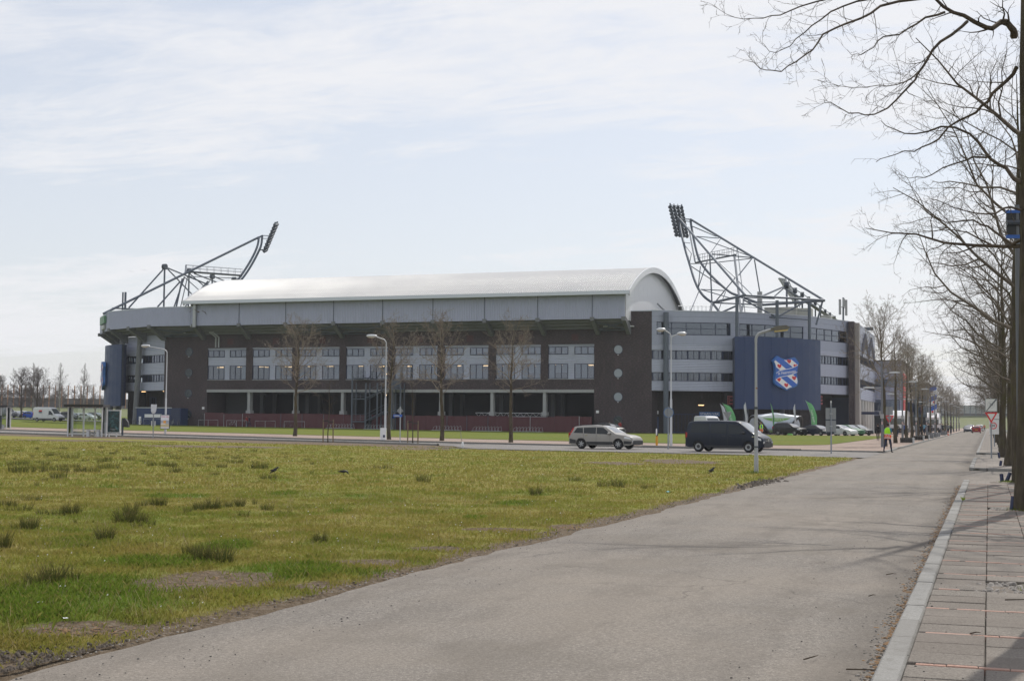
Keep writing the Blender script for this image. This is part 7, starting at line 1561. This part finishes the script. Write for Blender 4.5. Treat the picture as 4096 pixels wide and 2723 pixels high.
for px, py, rz, lb, pose, tp, lg, hr in ((3591, 1750, -20, 'person in long olive coat walking behind the second street tree', WALK2, OLIV, DENIM, HAIRG), (3616, 1748, 160, 'person in royal blue jacket behind a grey lamp pole', WALK, ROYAL, BLKC, None), (3651, 1750, 5, 'person in white shirt and jeans walking away down the pavement', WALK, WHTC, DENIM, None), (3626, 1744, 40, 'dark figure in navy coat near the far entrance', WALK2, NAVC, BLKC, None), (3670, 1744, 190, 'person in grey shirt beside the fourth street tree', STAND, GREYC, DENIM, None), (3697, 1742, 20, 'person in light blue shirt in the crowd down the street', WALK, LBLU, DENIM, None), (3708, 1742, 200, 'person in red jacket in the crowd down the street', WALK2, REDJ, DENIM, None), (3682, 1752, 180, 'person in black coat by the third lamp', STAND, BLKC, BLKC, None), (3725, 1739, 10, 'person in navy coat beside the tall striped flag', STAND, NAVC, DENIM, None), (3772, 1740, 170, 'person in dark suit by the far kerb blocks', STAND, NAVC, BLKC, None), (3793, 1738, 30, 'first of two people in grey shirts far down the pavement', WALK, GREYC, DENIM, None), (3804, 1738, -10, 'second of two people far down the pavement, navy top', WALK2, NAVC, DENIM, None), (3760, 1739, 90, 'person in white shirt near the far lorry', STAND, WHTC, DENIM, HAIRG), (3553, 1745, 60, 'person in grey top behind the leaning street tree', WALK, GREYC, BLKC, None), (3938, 1726, 170, 'person in orange vest standing at the far end of the street', STAND, cloth('orange_top', (.6, .12, .05)), DENIM, None), (3715, 1745, 130, 'stooping person in black by the kerb blocks', WALK2, BLKC, BLKC, None)):
    P = gp(px, py); sc = 1.76
    if depth(P) > 230 and px < 3900: P = at(px, py, 222); P.z = G(P.x, P.y)
    P.z += .11; person(P, rad(rz), lb, pose, tp, lg, hr, H=rnd.uniform(1.68, 1.84), group='people on the street')
for px, D, rz, lb, pose, tp in ((986, 224, 90, 'person in red jacket walking past the red fence', WALK, REDJ), (997, 223, 90, 'person in dark coat walking past the red fence', WALK2, NAVC), (2480, 196, 0, 'person in red jacket at the brick tower behind the estate car', STAND, REDJ), (2438, 197, 20, 'person in blue and white shirt at the brick tower', STAND, ROYAL), (3122, 199, 200, 'person in blue under the promotion tent', STAND, BLUEC), (3150, 199, 160, 'person in dark top at the tent entrance', STAND, NAVC), (2974, 188, 40, 'grey-haired person behind the minibus windscreen', STAND, NAVC)):
    P = at(px, 1700, D); P.z = G(P.x, P.y)+.13; person(P, rad(rz), lb, pose, tp, DENIM, HAIRG if 'grey' in lb else None, H=1.76)
# ------------------------------------------------------------------ bicycles
def bike_meshes(col):
    out = []
    for x in (-.53, .53):
        m = MB(); ring = [Vector((x+.34*math.cos(a), 0, .34+.34*math.sin(a))) for a in [2*math.pi*i/20 for i in range(21)]]; m.tube(ring, .02, 5, False); out.append(('wheel', m.mesh('wheel', RUBBER)))
        m = MB()
        for i in range(10): a = math.pi*2*i/10; m.tube([(x, 0, .34), (x+.33*math.cos(a), 0, .34+.33*math.sin(a))], .004, 3)
        out.append(('spokes', m.mesh('spokes', GALV)))
    m = MB(); bb, hd_, st_, rr = (-.05, 0, .30), (.36, 0, .86), (-.20, 0, .80), (-.53, 0, .34)
    for a, b in ((bb, hd_), (bb, st_), (st_, (.36, 0, .74)), (rr, bb), (rr, st_), (hd_, (.53, 0, .34)), (hd_, (.32, 0, 1.02))): m.tube([a, b], .018, 6)
    out.append(('frame', m.mesh('frame', col))); m = MB(); m.tube([(.20, -.28, 1.02), (.34, -.2, 1.05), (.34, .2, 1.05), (.20, .28, 1.02)], .014, 5); out.append(('handlebar', m.mesh('handlebar', STEELD))); m = MB(); m.tube([st_, (-.24, 0, .93)], .014, 5); m.blob((-.25, 0, .95), .14, .08, .04, 8, 5); out.append(('saddle', m.mesh('saddle', BLACK)))
    m = MB(); m.box(-.85, -.35, -.08, .08, .74, .77); out.append(('carrier', m.mesh('carrier', STEELD))); return out
BK = bike_meshes(STEELD); BKW = bike_meshes(GALV); BKG = bike_meshes(paint('bike_green', (.03, .38, .10), .4))
def bicycle(P, rz, ms, label, group='bicycles parked at the stadium', tilt=0.):
    r = empty('bicycle', P, rz, label, 'bicycle', group); r.rotation_euler = (tilt, 0, rz)
    for nm, me in ms: linkmesh(nm, me, r)
for i in range(8):
    px = 500+i*22+(60 if i > 4 else 0); P = at(px, 1700, 221+rnd.uniform(-1.5, 1.5)); P.z = G(P.x, P.y)+.13; bicycle(P, rnd.uniform(0, 3.1), BK if i % 3 else BKW, 'one of the bicycles parked in a cluster at the left stadium corner' if i < 5 else 'bicycle leaning near the left brick tower', 'bicycles at the left corner' if i < 5 else 'bicycles near the left brick tower', rnd.uniform(-.12, .12))
for px, D, ms, lb in ((930, 225, BKW, 'pale bicycle leaning against the red fence'), (1150, 222, BK, 'dark bicycle against the red fence left of the first tree')): P = at(px, 1700, D); P.z = G(P.x, P.y)+.12; bicycle(P, rad(8), ms, lb)
P = at(3122, 1742, 191); P.z = G(P.x, P.y)+.12; bicycle(P, BETA+.1, BKG, 'bright green bicycle displayed in front of the tent', None)
# ------------------------------------------------------------------ birds
FEA = paint('crow_black', (.012, .012, .015), .45, 0, .2, 30); BEAK = paint('beak', (.03, .03, .03), .4)
def crow(P, rz, label, pitch=.5, headdown=False):
    r = empty('crow', P, rz, label, 'bird', 'crows on the field'); r.scale = (.68,)*3; m = MB(); ax = Vector((math.cos(pitch), 0, math.sin(pitch))); c = Vector((0, 0, .17))
    prof = [(-.27, .008), (-.20, .022), (-.12, .040), (-.04, .064), (.05, .068), (.11, .052), (.15, .038)]
    pts = [c+ax*a for a, b in prof]; rr = [b for a, b in prof]
    hp = [pts[-1]+(Vector((.04, 0, .035)) if not headdown else Vector((.05, 0, -.06))), pts[-1]+(Vector((.075, 0, .045)) if not headdown else Vector((.08, 0, -.10)))]
    m.tube(pts+hp, rr+[.040, .020], 10); m.build('body', FEA, r, True); m = MB(); bdir = Vector((.06, 0, -.008)) if not headdown else Vector((.03, 0, -.05)); m.tube([hp[1]-bdir*.1, hp[1]+bdir], [.014, .003], 6); m.build('beak', BEAK, r, True)
    for s in (1, -1): m = MB(); m.tube([(.0, s*.03, .14), (.01, s*.035, .06), (.0, s*.035, .0), (.05, s*.035, .0)], .006, 4); m.build('leg', BEAK, r)
    m = MB()
    for s in (1, -1): m.blob(c+ax*-.03+Vector((0, s*.055, .01)), .15, .02, .045, 10, 5)
    o = m.build('wings', FEA, r, True)
crow(gpz(1096, 1897, .02), BETA+rad(4), 'crow standing upright by a rush tuft, left crow on the field', .62); crow(gpz(1373, 1902, .02), BETA-rad(3), 'crow feeding head-down in the middle of the field', .05, True); crow(gpz(2846, 1896, .02), BETA+rad(2), 'crow on the grass near the yellow-lensed lamp post', .85)
def flyer(P, span, rz, label, mat, bank=0.):
    r = empty('flying_bird', P, rz, label, 'bird'); r.rotation_euler = (0, bank, rz); k = span; m = MB(); m.tube([(0, -.26*k, 0), (0, -.12*k, .0), (0, .05*k, .01*k), (0, .18*k, .015*k), (0, .24*k, .02*k)], [.012*k, .04*k, .06*k, .035*k, .01*k], 8); m.build('body', mat, r, True)
    for s in (1, -1):
        m = MB(); rows = [[(s*(.03+.0)*k, .08*k, .02*k), (s*.03*k, -.10*k, .01*k)], [(s*.2*k, .13*k, .10*k), (s*.2*k, -.08*k, .09*k)], [(s*.36*k, .10*k, .06*k), (s*.38*k, -.09*k, .05*k)], [(s*.5*k, -.02*k, -.10*k), (s*.46*k, -.12*k, -.09*k)]]
        m.grid(rows); m.grid([[Vector(p)-Vector((0, 0, .012*k)) for p in q][::-1] for q in rows]); m.build('wing', mat, r, True)
flyer(at(793, 1247, 92), 1.2, BETA+rad(25), 'dark bird flying in front of the left end of the grey panels', FEA, rad(8))
for px, py, lb in ((523, 1086, 'left of two tiny gulls in the sky'), (577, 1081, 'right of two tiny gulls in the sky')): flyer(at(px, py, 330), 1.4, BETA+rad(10), lb, paint('gull', (.25, .26, .28), .7))
# ------------------------------------------------------------------ grass, rushes, litter
rng = np.random.default_rng(5)
t = NT('grass_blade'); lu = attr(t, 'lush'); rv = attr(t, 'rv')
c = grasscolor(t, lu); c = t.mix(t.maprange(rv, .0, .35, .75, 0), c, (.27, .215, .08)); c = t.mix(t.maprange(rv, .72, 1., 0, .6), c, (.14, .175, .03))
hs = t.n('ShaderNodeHueSaturation'); hs.inputs['Value'].default_value = 1.15; t.L(c, hs.inputs['Color']); c = hs.outputs[0]
tr = t.n('ShaderNodeBsdfTranslucent'); t.L(c, tr.inputs[0]); df = t.n('ShaderNodeBsdfDiffuse'); t.L(c, df.inputs[0]); mx = t.n('ShaderNodeMixShader'); mx.inputs[0].default_value = .42; t.L(df.outputs[0], mx.inputs[1]); t.L(tr.outputs[0], mx.inputs[2]); t.L(mx.outputs[0], t.o.inputs[0]); BLADE = t.m
def blades(name, N, d0, d1, hmin, hmax, wmul, keep, label):
    q = rng.random(N); D = d0*(d1/d0)**q; X = (rng.random(N)*2-1)*(D*.40+1.5); X -= .0
    x = CAM.x+AXR.x*X+AXF.x*D; y = CAM.y+AXR.y*X+AXF.y*D
    ok = (x < 41.0) & (y < RIN(x)-.25) & (y > -215); x, y, D = x[ok], y[ok], D[ok]
    d, l = field_masks(x, y); n3 = fbm(x, y, .55, 61, 3)
    ok = rng.random(len(x)) < (1-.94*d)*(.35+.65*np.clip((n3-.25)/.4, 0, 1)); x, y, D, l, n3 = x[ok], y[ok], D[ok], l[ok], n3[ok]; n = len(x)
    z = Gn(x, y)+.012+.055*(fbm(x, y, 2.4, 31)-.5)+.035*(fbm(x, y, .6, 5)-.5)-.006
    h = (hmin+(hmax-hmin)*rng.random(n)**1.6)*(1+.55*l)*(.7+.7*n3); w = (.0020+.0016*rng.random(n))*(1+D/14)*wmul
    az = rng.random(n)*2*np.pi; la = rng.random(n)*2*np.pi; ll = h*(.25+.7*rng.random(n)); cx_, sx_ = np.cos(az), np.sin(az)
    b0 = np.stack([x-cx_*w, y-sx_*w, z], 1); b1 = np.stack([x+cx_*w, y+sx_*w, z], 1); mid = np.stack([x+np.cos(la)*ll*.35, y+np.sin(la)*ll*.35, z+h*.62], 1); tip = np.stack([x+np.cos(la)*ll, y+np.sin(la)*ll, z+h], 1)
    o3 = np.stack([cx_*w*.7, sx_*w*.7, 0*w], 1); V = np.stack([b0, b1, mid+o3, tip], 1).reshape(-1, 3); I = np.arange(n)*4
    F = np.stack([I, I+1, I+2, I+3], 1); me = npmesh(name, V, F, BLADE, 4)
    nv = len(me.vertices)
    for nm, a in (('lush', l), ('rv', rng.random(n))): me.attributes.new(nm, 'FLOAT', 'POINT').data.foreach_set('value', np.repeat(a, 4).astype(np.float32)[:nv])
    o = linkmesh(name, me); tag(o, label, 'grass', kind='stuff'); return o
blades('field_grass', 640000, 8.5, 34, .018, .054, 1.0, 1, 'short olive and yellow grass covering the near field')
blades('field_grass', 170000, 34, 92, .03, .08, 1.5, 1, 'short olive grass covering the far part of the field')
# taller dry stalks and tiny white daisies break up the turf
def sprinkle(name, N, d0, d1, fn, label):
    q = rng.random(N); D = d0*(d1/d0)**q; X = (rng.random(N)*2-1)*(D*.40+1.5); x = CAM.x+AXR.x*X+AXF.x*D; y = CAM.y+AXR.y*X+AXF.y*D; d, l = field_masks(x, y); n5 = fbm(x, y, 1.6, 88, 3)
    ok = (x < 40.7) & (y < RIN(x)-.3) & (y > -214) & (d < .4) & (rng.random(N) < np.clip((n5-.35)/.3, .05, 1)); x, y, D = x[ok], y[ok], D[ok]; z = Gn(x, y)+.012+.055*(fbm(x, y, 2.4, 31)-.5)+.035*(fbm(x, y, .6, 5)-.5)
    V, F, mat = fn(x, y, z, D); tag(linkmesh(name, npmesh(name, V, F, mat, 3)), label, 'grass', kind='stuff')
def stalks(x, y, z, D):
    n = len(x); a = rng.random(n)*6.283; la = rng.random(n)*6.283; h = .07+.10*rng.random(n)**2; w = .0016*(1+D/12); ll_ = h*(.2+.6*rng.random(n)); c_, s_ = np.cos(a)*w, np.sin(a)*w
    return np.stack([np.stack([x-c_, y-s_, z], 1), np.stack([x+c_, y+s_, z], 1), np.stack([x+np.cos(la)*ll_, y+np.sin(la)*ll_, z+h], 1)], 1).reshape(-1, 3), np.arange(n*3).reshape(-1, 3), paint('dry_stalk', (.36, .29, .15), .9, 0, .2, 3)
def daisies(x, y, z, D):
    n = len(x); r = (.005+.005*rng.random(n))*(1+D/40); b = z+.035+.02*rng.random(n); V = []
    for k in range(3): a = 2.094*k+x*7; V.append(np.stack([x+np.cos(a)*r, y+np.sin(a)*r*.6, b+np.sin(a)*r*.8], 1))
    return np.stack(V, 1).reshape(-1, 3), np.arange(n*3).reshape(-1, 3), paint('daisy', (.75, .74, .68), .8)
sprinkle('dry_stalks', 26000, 9, 70, stalks, 'pale dry stalks standing in the field grass'); sprinkle('daisies', 900, 12, 70, daisies, 'tiny white specks of daisies in the field')
# rush tufts
t = NT('rush'); rv = attr(t, 'rv'); hh = attr(t, 'hf')
c = t.ramp(hh, [(0, (.12, .10, .04)), (.35, (.085, .10, .030)), (.85, (.10, .105, .036)), (1, (.19, .14, .065))]); c = t.mix(t.maprange(rv, .7, 1., 0, .8), c, (.19, .145, .065))
tr = t.n('ShaderNodeBsdfTranslucent'); t.L(c, tr.inputs[0]); df = t.n('ShaderNodeBsdfDiffuse'); t.L(c, df.inputs[0]); mx = t.n('ShaderNodeMixShader'); mx.inputs[0].default_value = .3; t.L(df.outputs[0], mx.inputs[1]); t.L(tr.outputs[0], mx.inputs[2]); t.L(mx.outputs[0], t.o.inputs[0]); RUSH = t.m
def tuft_mesh(n, R_, H_, seed, wid=1.):
    g = np.random.default_rng(seed); a = g.random(n)*6.283; r = R_*np.sqrt(g.random(n)); x, y = r*np.cos(a)*wid, r*np.sin(a)*.6; h = H_*(.45+.55*g.random(n)); le = .10+.40*g.random(n); la = a+g.normal(0, .7, n); w = .004+.003*g.random(n); az = g.random(n)*6.283
    V = []; fr = (0, .45, 1.)
    for i, f in enumerate(fr):
        off = (h*le*f**1.7); ww = w*(1-.75*f); cx_ = x+np.cos(la)*off; cy_ = y+np.sin(la)*off; z = h*f*(1-.18*le*f)-.02*(f == 0)
        V += [np.stack([cx_-np.cos(az)*ww, cy_-np.sin(az)*ww, z], 1), np.stack([cx_+np.cos(az)*ww, cy_+np.sin(az)*ww, z], 1)]
    V = np.stack(V, 1).reshape(-1, 3); I = np.arange(n)*6; F = np.concatenate([np.stack([I, I+1, I+3, I+2], 1), np.stack([I+2, I+3, I+5, I+4], 1)]); me = npmesh('rush_tuft', V, F, RUSH, 4)
    me.attributes.new('rv', 'FLOAT', 'POINT').data.foreach_set('value', np.repeat(g.random(n), 6).astype(np.float32)); me.attributes.new('hf', 'FLOAT', 'POINT').data.foreach_set('value', np.tile(np.repeat(np.array(fr), 2), n).astype(np.float32)); return me
TU = [tuft_mesh(150, .20, .34, 1), tuft_mesh(110, .26, .28, 2, 1.4), tuft_mesh(190, .24, .30, 3, 1.2), tuft_mesh(60, .16, .26, 4)]
A_ = lambda L: [(x*.6525, 1700+y*.6525, s, v) for x, y, s, v in L]; B_ = lambda L: [(1000+x*.848, 1800+y*.848, s, v) for x, y, s, v in L]
TF = A_([(640,705,1.0,0),(1240,832,1.0,0),(1340,838,1.1,2),(1180,800,.7,0),(230,985,1.0,2),(330,975,1.1,0),(440,965,.9,3),(760,600,1.1,0),(850,600,1.0,2),(800,560,1.0,0),(340,550,1.0,1),(430,550,1.1,0),(480,545,.8,3),(880,500,.9,1),(980,500,.9,0),(940,495,.8,3),(1230,520,1.0,2),(1310,515,1.0,0),(1400,505,.8,1),(1150,540,.8,3),(1470,500,.9,2),(1560,490,.7,3),(1640,525,.8,1),(1740,545,.7,3),(110,530,.9,1),(170,520,.7,3),(190,465,.8,1),(240,465,.6,3),(180,635,.9,2),(90,635,.7,3),(15,750,1.0,0),(20,500,.9,1),(50,500,.7,3),(840,630,.7,3),(930,620,.6,3),(1490,565,.8,3),(515,748,.5,3),(460,600,.5,3),
 (420,262,1.1,1),(340,280,1.0,1),(400,290,.8,3),(530,288,1.0,1),(500,285,.8,3),(660,268,1.1,1),(220,272,.9,1),(80,250,1.1,1),(150,245,.9,1),(110,292,1.2,1),(360,328,1.0,1),(300,190,.9,1),(350,185,.8,3),(430,205,1.0,1),(200,198,.6,3),(1220,255,.9,1),(1080,292,1.0,1),(1040,255,.9,1),(980,250,.9,1),(920,252,.8,1),(1070,260,.8,3),(790,218,.9,1),(640,225,.9,1),(660,212,.7,3),(690,180,.8,1),(610,232,.6,3),(880,182,.7,1),(1020,180,.6,1),(1360,262,.8,1),(1440,235,.9,1),(1480,230,.7,3),(1590,268,1.1,1),(1645,335,.8,1),(1675,332,.7,3),(1460,190,.5,3),(1500,198,.5,3),(1320,170,.5,3),(870,225,.6,3),(720,175,.6,3),(20,180,.6,3),(930,192,.6,3)])+B_([(40,88,1.0,1),(330,440,.75,0),(300,436,.5,3),(625,88,.9,1),(820,150,1.0,1),(1350,215,1.0,0),(1530,148,.8,1),(1735,175,1.0,1),(1685,172,.8,1),(1860,182,.6,1),(1650,172,.6,3),(610,412,.4,3),(480,262,.5,3),(1900,180,.5,3),(290,110,.6,3),(235,60,.5,3),(480,45,.5,3)])
for _ in range(70):
    yy = 1792+150*rnd.random()**1.7; TF.append((rnd.uniform(-80, 1250)*(1 if yy < 1900 else .8), yy, rnd.uniform(.35, .8), rnd.choice((1, 3, 3))))
for i, (px, py, s, v) in enumerate(TF):
    s *= .82 if py > 2000 else 1.; P = gp(px, py); lb = 'large dark green rush tuft near the bare soil patch' if i == 1 or i == 2 else 'wiry dark rush tuft growing on the near left of the field' if py > 2000 and px < 1300 else 'small wiry rush tuft on the far part of the field'
    o = linkmesh('rush_tuft', TU[v], None, (P.x, P.y, P.z-.01), rnd.random()*6.28, (s*rnd.uniform(.85, 1.2), s*rnd.uniform(.85, 1.2), s*rnd.uniform(.8, 1.15))); tag(o, lb, 'rush', 'rush tufts on the field')
# soil clods, gravel, leaves and twigs as loose litter
def crumbs(name, pts, size, mat, label, flat=.6):
    """many small stones: one object"""
    n = len(pts); P = np.array(pts); base = np.array([(1,0,0),(.3,.9,0),(-.8,.5,0),(-.7,-.6,0),(.4,-.9,0)]); base = np.concatenate([base, base*.62+np.array([[0,0,.8]]), [[.05,.0,1.]]]); NB = 11; S = size*(.4+rng.random(n)**2*1.4); a = rng.random(n)*6.283
    Rx = base[None,:,0]*np.cos(a)[:,None]-base[None,:,1]*np.sin(a)[:,None]; Ry = base[None,:,0]*np.sin(a)[:,None]+base[None,:,1]*np.cos(a)[:,None]; jit = .65+.7*rng.random((n, NB))
    V = np.stack([P[:,None,0]+Rx*S[:,None]*jit, P[:,None,1]+Ry*S[:,None]*jit, P[:,None,2]+base[None,:,2]*S[:,None]*flat*jit-.003], -1).reshape(-1, 3); I = (np.arange(n)*NB)[:,None]; F = np.concatenate([I+np.array([q]) for k in range(5) for q in ((k, (k+1) % 5, 5+(k+1) % 5), (k, 5+(k+1) % 5, 5+k), (5+k, 5+(k+1) % 5, 10))]); o = linkmesh(name, npmesh(name, V, F, mat, 3)); tag(o, label, 'debris', kind='stuff'); return o
def gpts(n, fx): 
    out = []
    for _ in range(n):
        x, y, z = fx(); out.append((x, y, G(x, y)+z))
    return out
CLOD = paint('clod_soil', (.075, .060, .047), .95, 0, .35, 20, bump=.5); GRAV = paint('gravel_pale', (.24, .22, .20), .9, 0, .35, 30); LEAF = paint('dead_leaf', (.20, .115, .05), .9, 0, .4, 30); DARKG = paint('gutter_crumb', (.045, .043, .040), .95, 0, .3, 30)
g1 = lambda: (41.08-abs(rnd.gauss(0, .34)), rnd.uniform(-192, -150), .0)
crumbs('edge_gravel', gpts(1500, g1), .009, GRAV, 'loose pale gravel along the left road edge'); crumbs('edge_soil', gpts(1300, g1), .013, CLOD, 'dark soil crumbs along the left road edge')
c1 = gp(3060, 1930); crumbs('soil_clods', gpts(260, lambda: (c1.x+rnd.gauss(0, .22), c1.y+rnd.gauss(0, 1.5), .0)), .045, CLOD, 'heap of dark soil clods at the road edge near the lamp post', .8)
c2 = gp(190, 2640); crumbs('soil_clods', gpts(1100, lambda: (min(40.95, c2.x-.1+rnd.gauss(0, .5)), c2.y+rnd.gauss(0, .45), .0)), .014, CLOD, 'dark soil clods at the lower left corner', .8)
dc = [e for e in DIRT[:8]]
def dpt():
    cx_, cy_, a, b = rnd.choice(dc[:6]); u, v = rnd.gauss(0, .5)*a, rnd.gauss(0, .5)*b; return (cx_+AXR.x*u+AXF.x*v, cy_+AXR.y*u+AXF.y*v, .0)
crumbs('litter_leaves', gpts(1500, dpt), .012, LEAF, 'dead brown leaves on the bare soil patches', .25)
gut = lambda: (XR-abs(rnd.gauss(.05, .07)), rnd.uniform(-193, -158), .012)
crumbs('gutter_debris', gpts(6500, gut), .012, DARKG, 'dark crumbled asphalt along the right kerb', .6); crumbs('gutter_leaves', gpts(1700, lambda: (XR-.01-abs(rnd.gauss(0, .055)), rnd.uniform(-193, -158), .02)), .015, LEAF, 'dead leaves caught in the right gutter', .35); crumbs('gutter_stones', gpts(350, lambda: (XR-.02-abs(rnd.gauss(0, .06)), rnd.uniform(-193, -160), .02)), .014, GRAV, 'pale grit in the right gutter', .7)
crumbs('road_grit', gpts(1800, lambda: (rnd.uniform(XL, XR), -193+38*rnd.random()**1.6, .035)), .006, DARKG, 'fine dark grit scattered on the near road', .7); crumbs('pavement_grit', gpts(900, lambda: (XR+.18+rnd.random()*1.6, rnd.uniform(-193, -170), .106)), .007, DARKG, 'dark grit scattered on the paving slabs', .7)
for a, d_, b, e_ in PITS[:2]: crumbs('pit_rubble', gpts(260, lambda: (a+rnd.uniform(-b, b), d_+rnd.uniform(-e_, e_), .09)), .028, GRAV, 'rubble in the nearest tree pit' if d_ < -180 else 'rubble in the second tree pit', .6)
# a fringe of grass in the pits and along kerb joints
def fringe(name, pts, label, h=.07):
    n = len(pts); P = np.array(pts); az = rng.random(n)*6.283; la = rng.random(n)*6.283; H_ = h*(.4+rng.random(n)); w = .005; ll_ = H_*.6
    V = np.stack([np.stack([P[:,0]-np.cos(az)*w, P[:,1]-np.sin(az)*w, P[:,2]], 1), np.stack([P[:,0]+np.cos(az)*w, P[:,1]+np.sin(az)*w, P[:,2]], 1), np.stack([P[:,0]+np.cos(la)*ll_, P[:,1]+np.sin(la)*ll_, P[:,2]+H_], 1)], 1).reshape(-1, 3)
    me = npmesh(name, V, np.arange(n*3).reshape(-1, 3), BLADE, 3); 
    for nm, v in (('lush', .85), ('rv', .6)): me.attributes.new(nm, 'FLOAT', 'POINT').data.foreach_set('value', np.full(n*3, v, np.float32))
    tag(linkmesh(name, me), label, 'grass', kind='stuff')
fringe('pit_grass', gpts(700, lambda: (48.05+rnd.gauss(0, .12), -185.2+rnd.gauss(0, .18), .09)), 'green grass in the nearest tree pit'); fringe('pit_grass', gpts(500, lambda: (48.05+rnd.gauss(0, .12), -171+rnd.gauss(0, .2), .08)), 'green grass at the foot of the nearest right tree'); fringe('pit_grass', gpts(400, lambda: (48.0+rnd.gauss(0, .14), -156.5+rnd.gauss(0, .2), .08)), 'grass at the foot of the second right tree')
fringe('kerb_grass', gpts(120, lambda: (XR+.19+rnd.gauss(0, .015), -167.6+rnd.gauss(0, .15), .09)), 'small green weed in the kerb joint'); q0 = gp(3025, 1893); fringe('lamp_grass', gpts(420, lambda: (q0.x+rnd.gauss(0, .25), q0.y+rnd.gauss(0, .22), .01)), 'taller grass at the foot of the near lamp post', .11)
# twigs
for i, (px, py, L_, an) in enumerate(((3215, 2660, .22, .6), (3385, 2700, .34, -.5), (3545, 2312, .14, .1), (3475, 2400, .10, .3), (3880, 2590, .1, 0), (4020, 2445, .45, -.3))):
    P = gp(px, py); z = .045 if P.x < XR else .115; m = MB(); a = BETA+an; m.tube([(0, 0, 0), (L_*.5*math.cos(a), L_*.5*math.sin(a), .012), (L_*math.cos(a+.25), L_*math.sin(a+.25), .004)], [.006, .005, .002], 5); o = m.build('twig', TWIG, None, loc=(P.x, P.y, G(P.x, P.y)+z)); tag(o, ('short twig on the road at the bottom edge', 'dark twig lying in the gutter at the bottom', 'thin twig on the road near the kerb', 'tiny twig on the road', 'short stick on a paving slab', 'long curved stick beside the nearest tree pit')[i], 'twig')
def scrap(px, py, s, mat, label, z=.03):
    P = gp(px, py); m = MB(); m.grid([[(s*(i-1.5)*.5, s*(j-1)*.5, .02+.6*s*rnd.random()*.5) for j in range(3)] for i in range(4)]); tag(m.build('litter', mat, None, True, None, (P.x, P.y, P.z+z), rnd.random()*3), label, 'litter')
scrap(2672, 1976, .09, paint('litter_cyan', (.15, .50, .62), .4), 'crumpled light blue litter on the grass near the road'); scrap(3836, 1962, .07, paint('litter_foil', (.75, .76, .8), .15, .8), 'shiny scrap of foil in the gutter', .05); scrap(160, 2430, .04, WHITEM, 'white scrap in the long grass at the lower left')
scrap(260, 2495, .035, WHITEM, 'white paper scrap on bare soil at the lower left'); scrap(335, 1803, .09, WHITEM, 'white litter on the grass in front of the bus shelter')
# soft spring haze
HZ = NT('haze_air'); HZ.t.nodes.remove(HZ.b); pv = HZ.n('ShaderNodeVolumePrincipled'); pv.inputs['Color'].default_value = (.90, .94, 1.0, 1); pv.inputs['Density'].default_value = .00016; pv.inputs['Anisotropy'].default_value = .3; HZ.L(pv.outputs[0], HZ.o.inputs['Volume'])
m = MB(); m.box(-5000, 5000, -2500, 6000, -6, 48); hz = m.build('haze', HZ.m); hz['kind'] = 'stuff'; hz['label'] = 'thin pale spring haze over the whole place'
for nm in ('floodlight_mast', 'antenna_mast'):
    for o in [o for o in bpy.data.objects if o.type == 'EMPTY' and o.name.split('.')[0] == nm and o.location.length < 1e-6]: rebase(o)
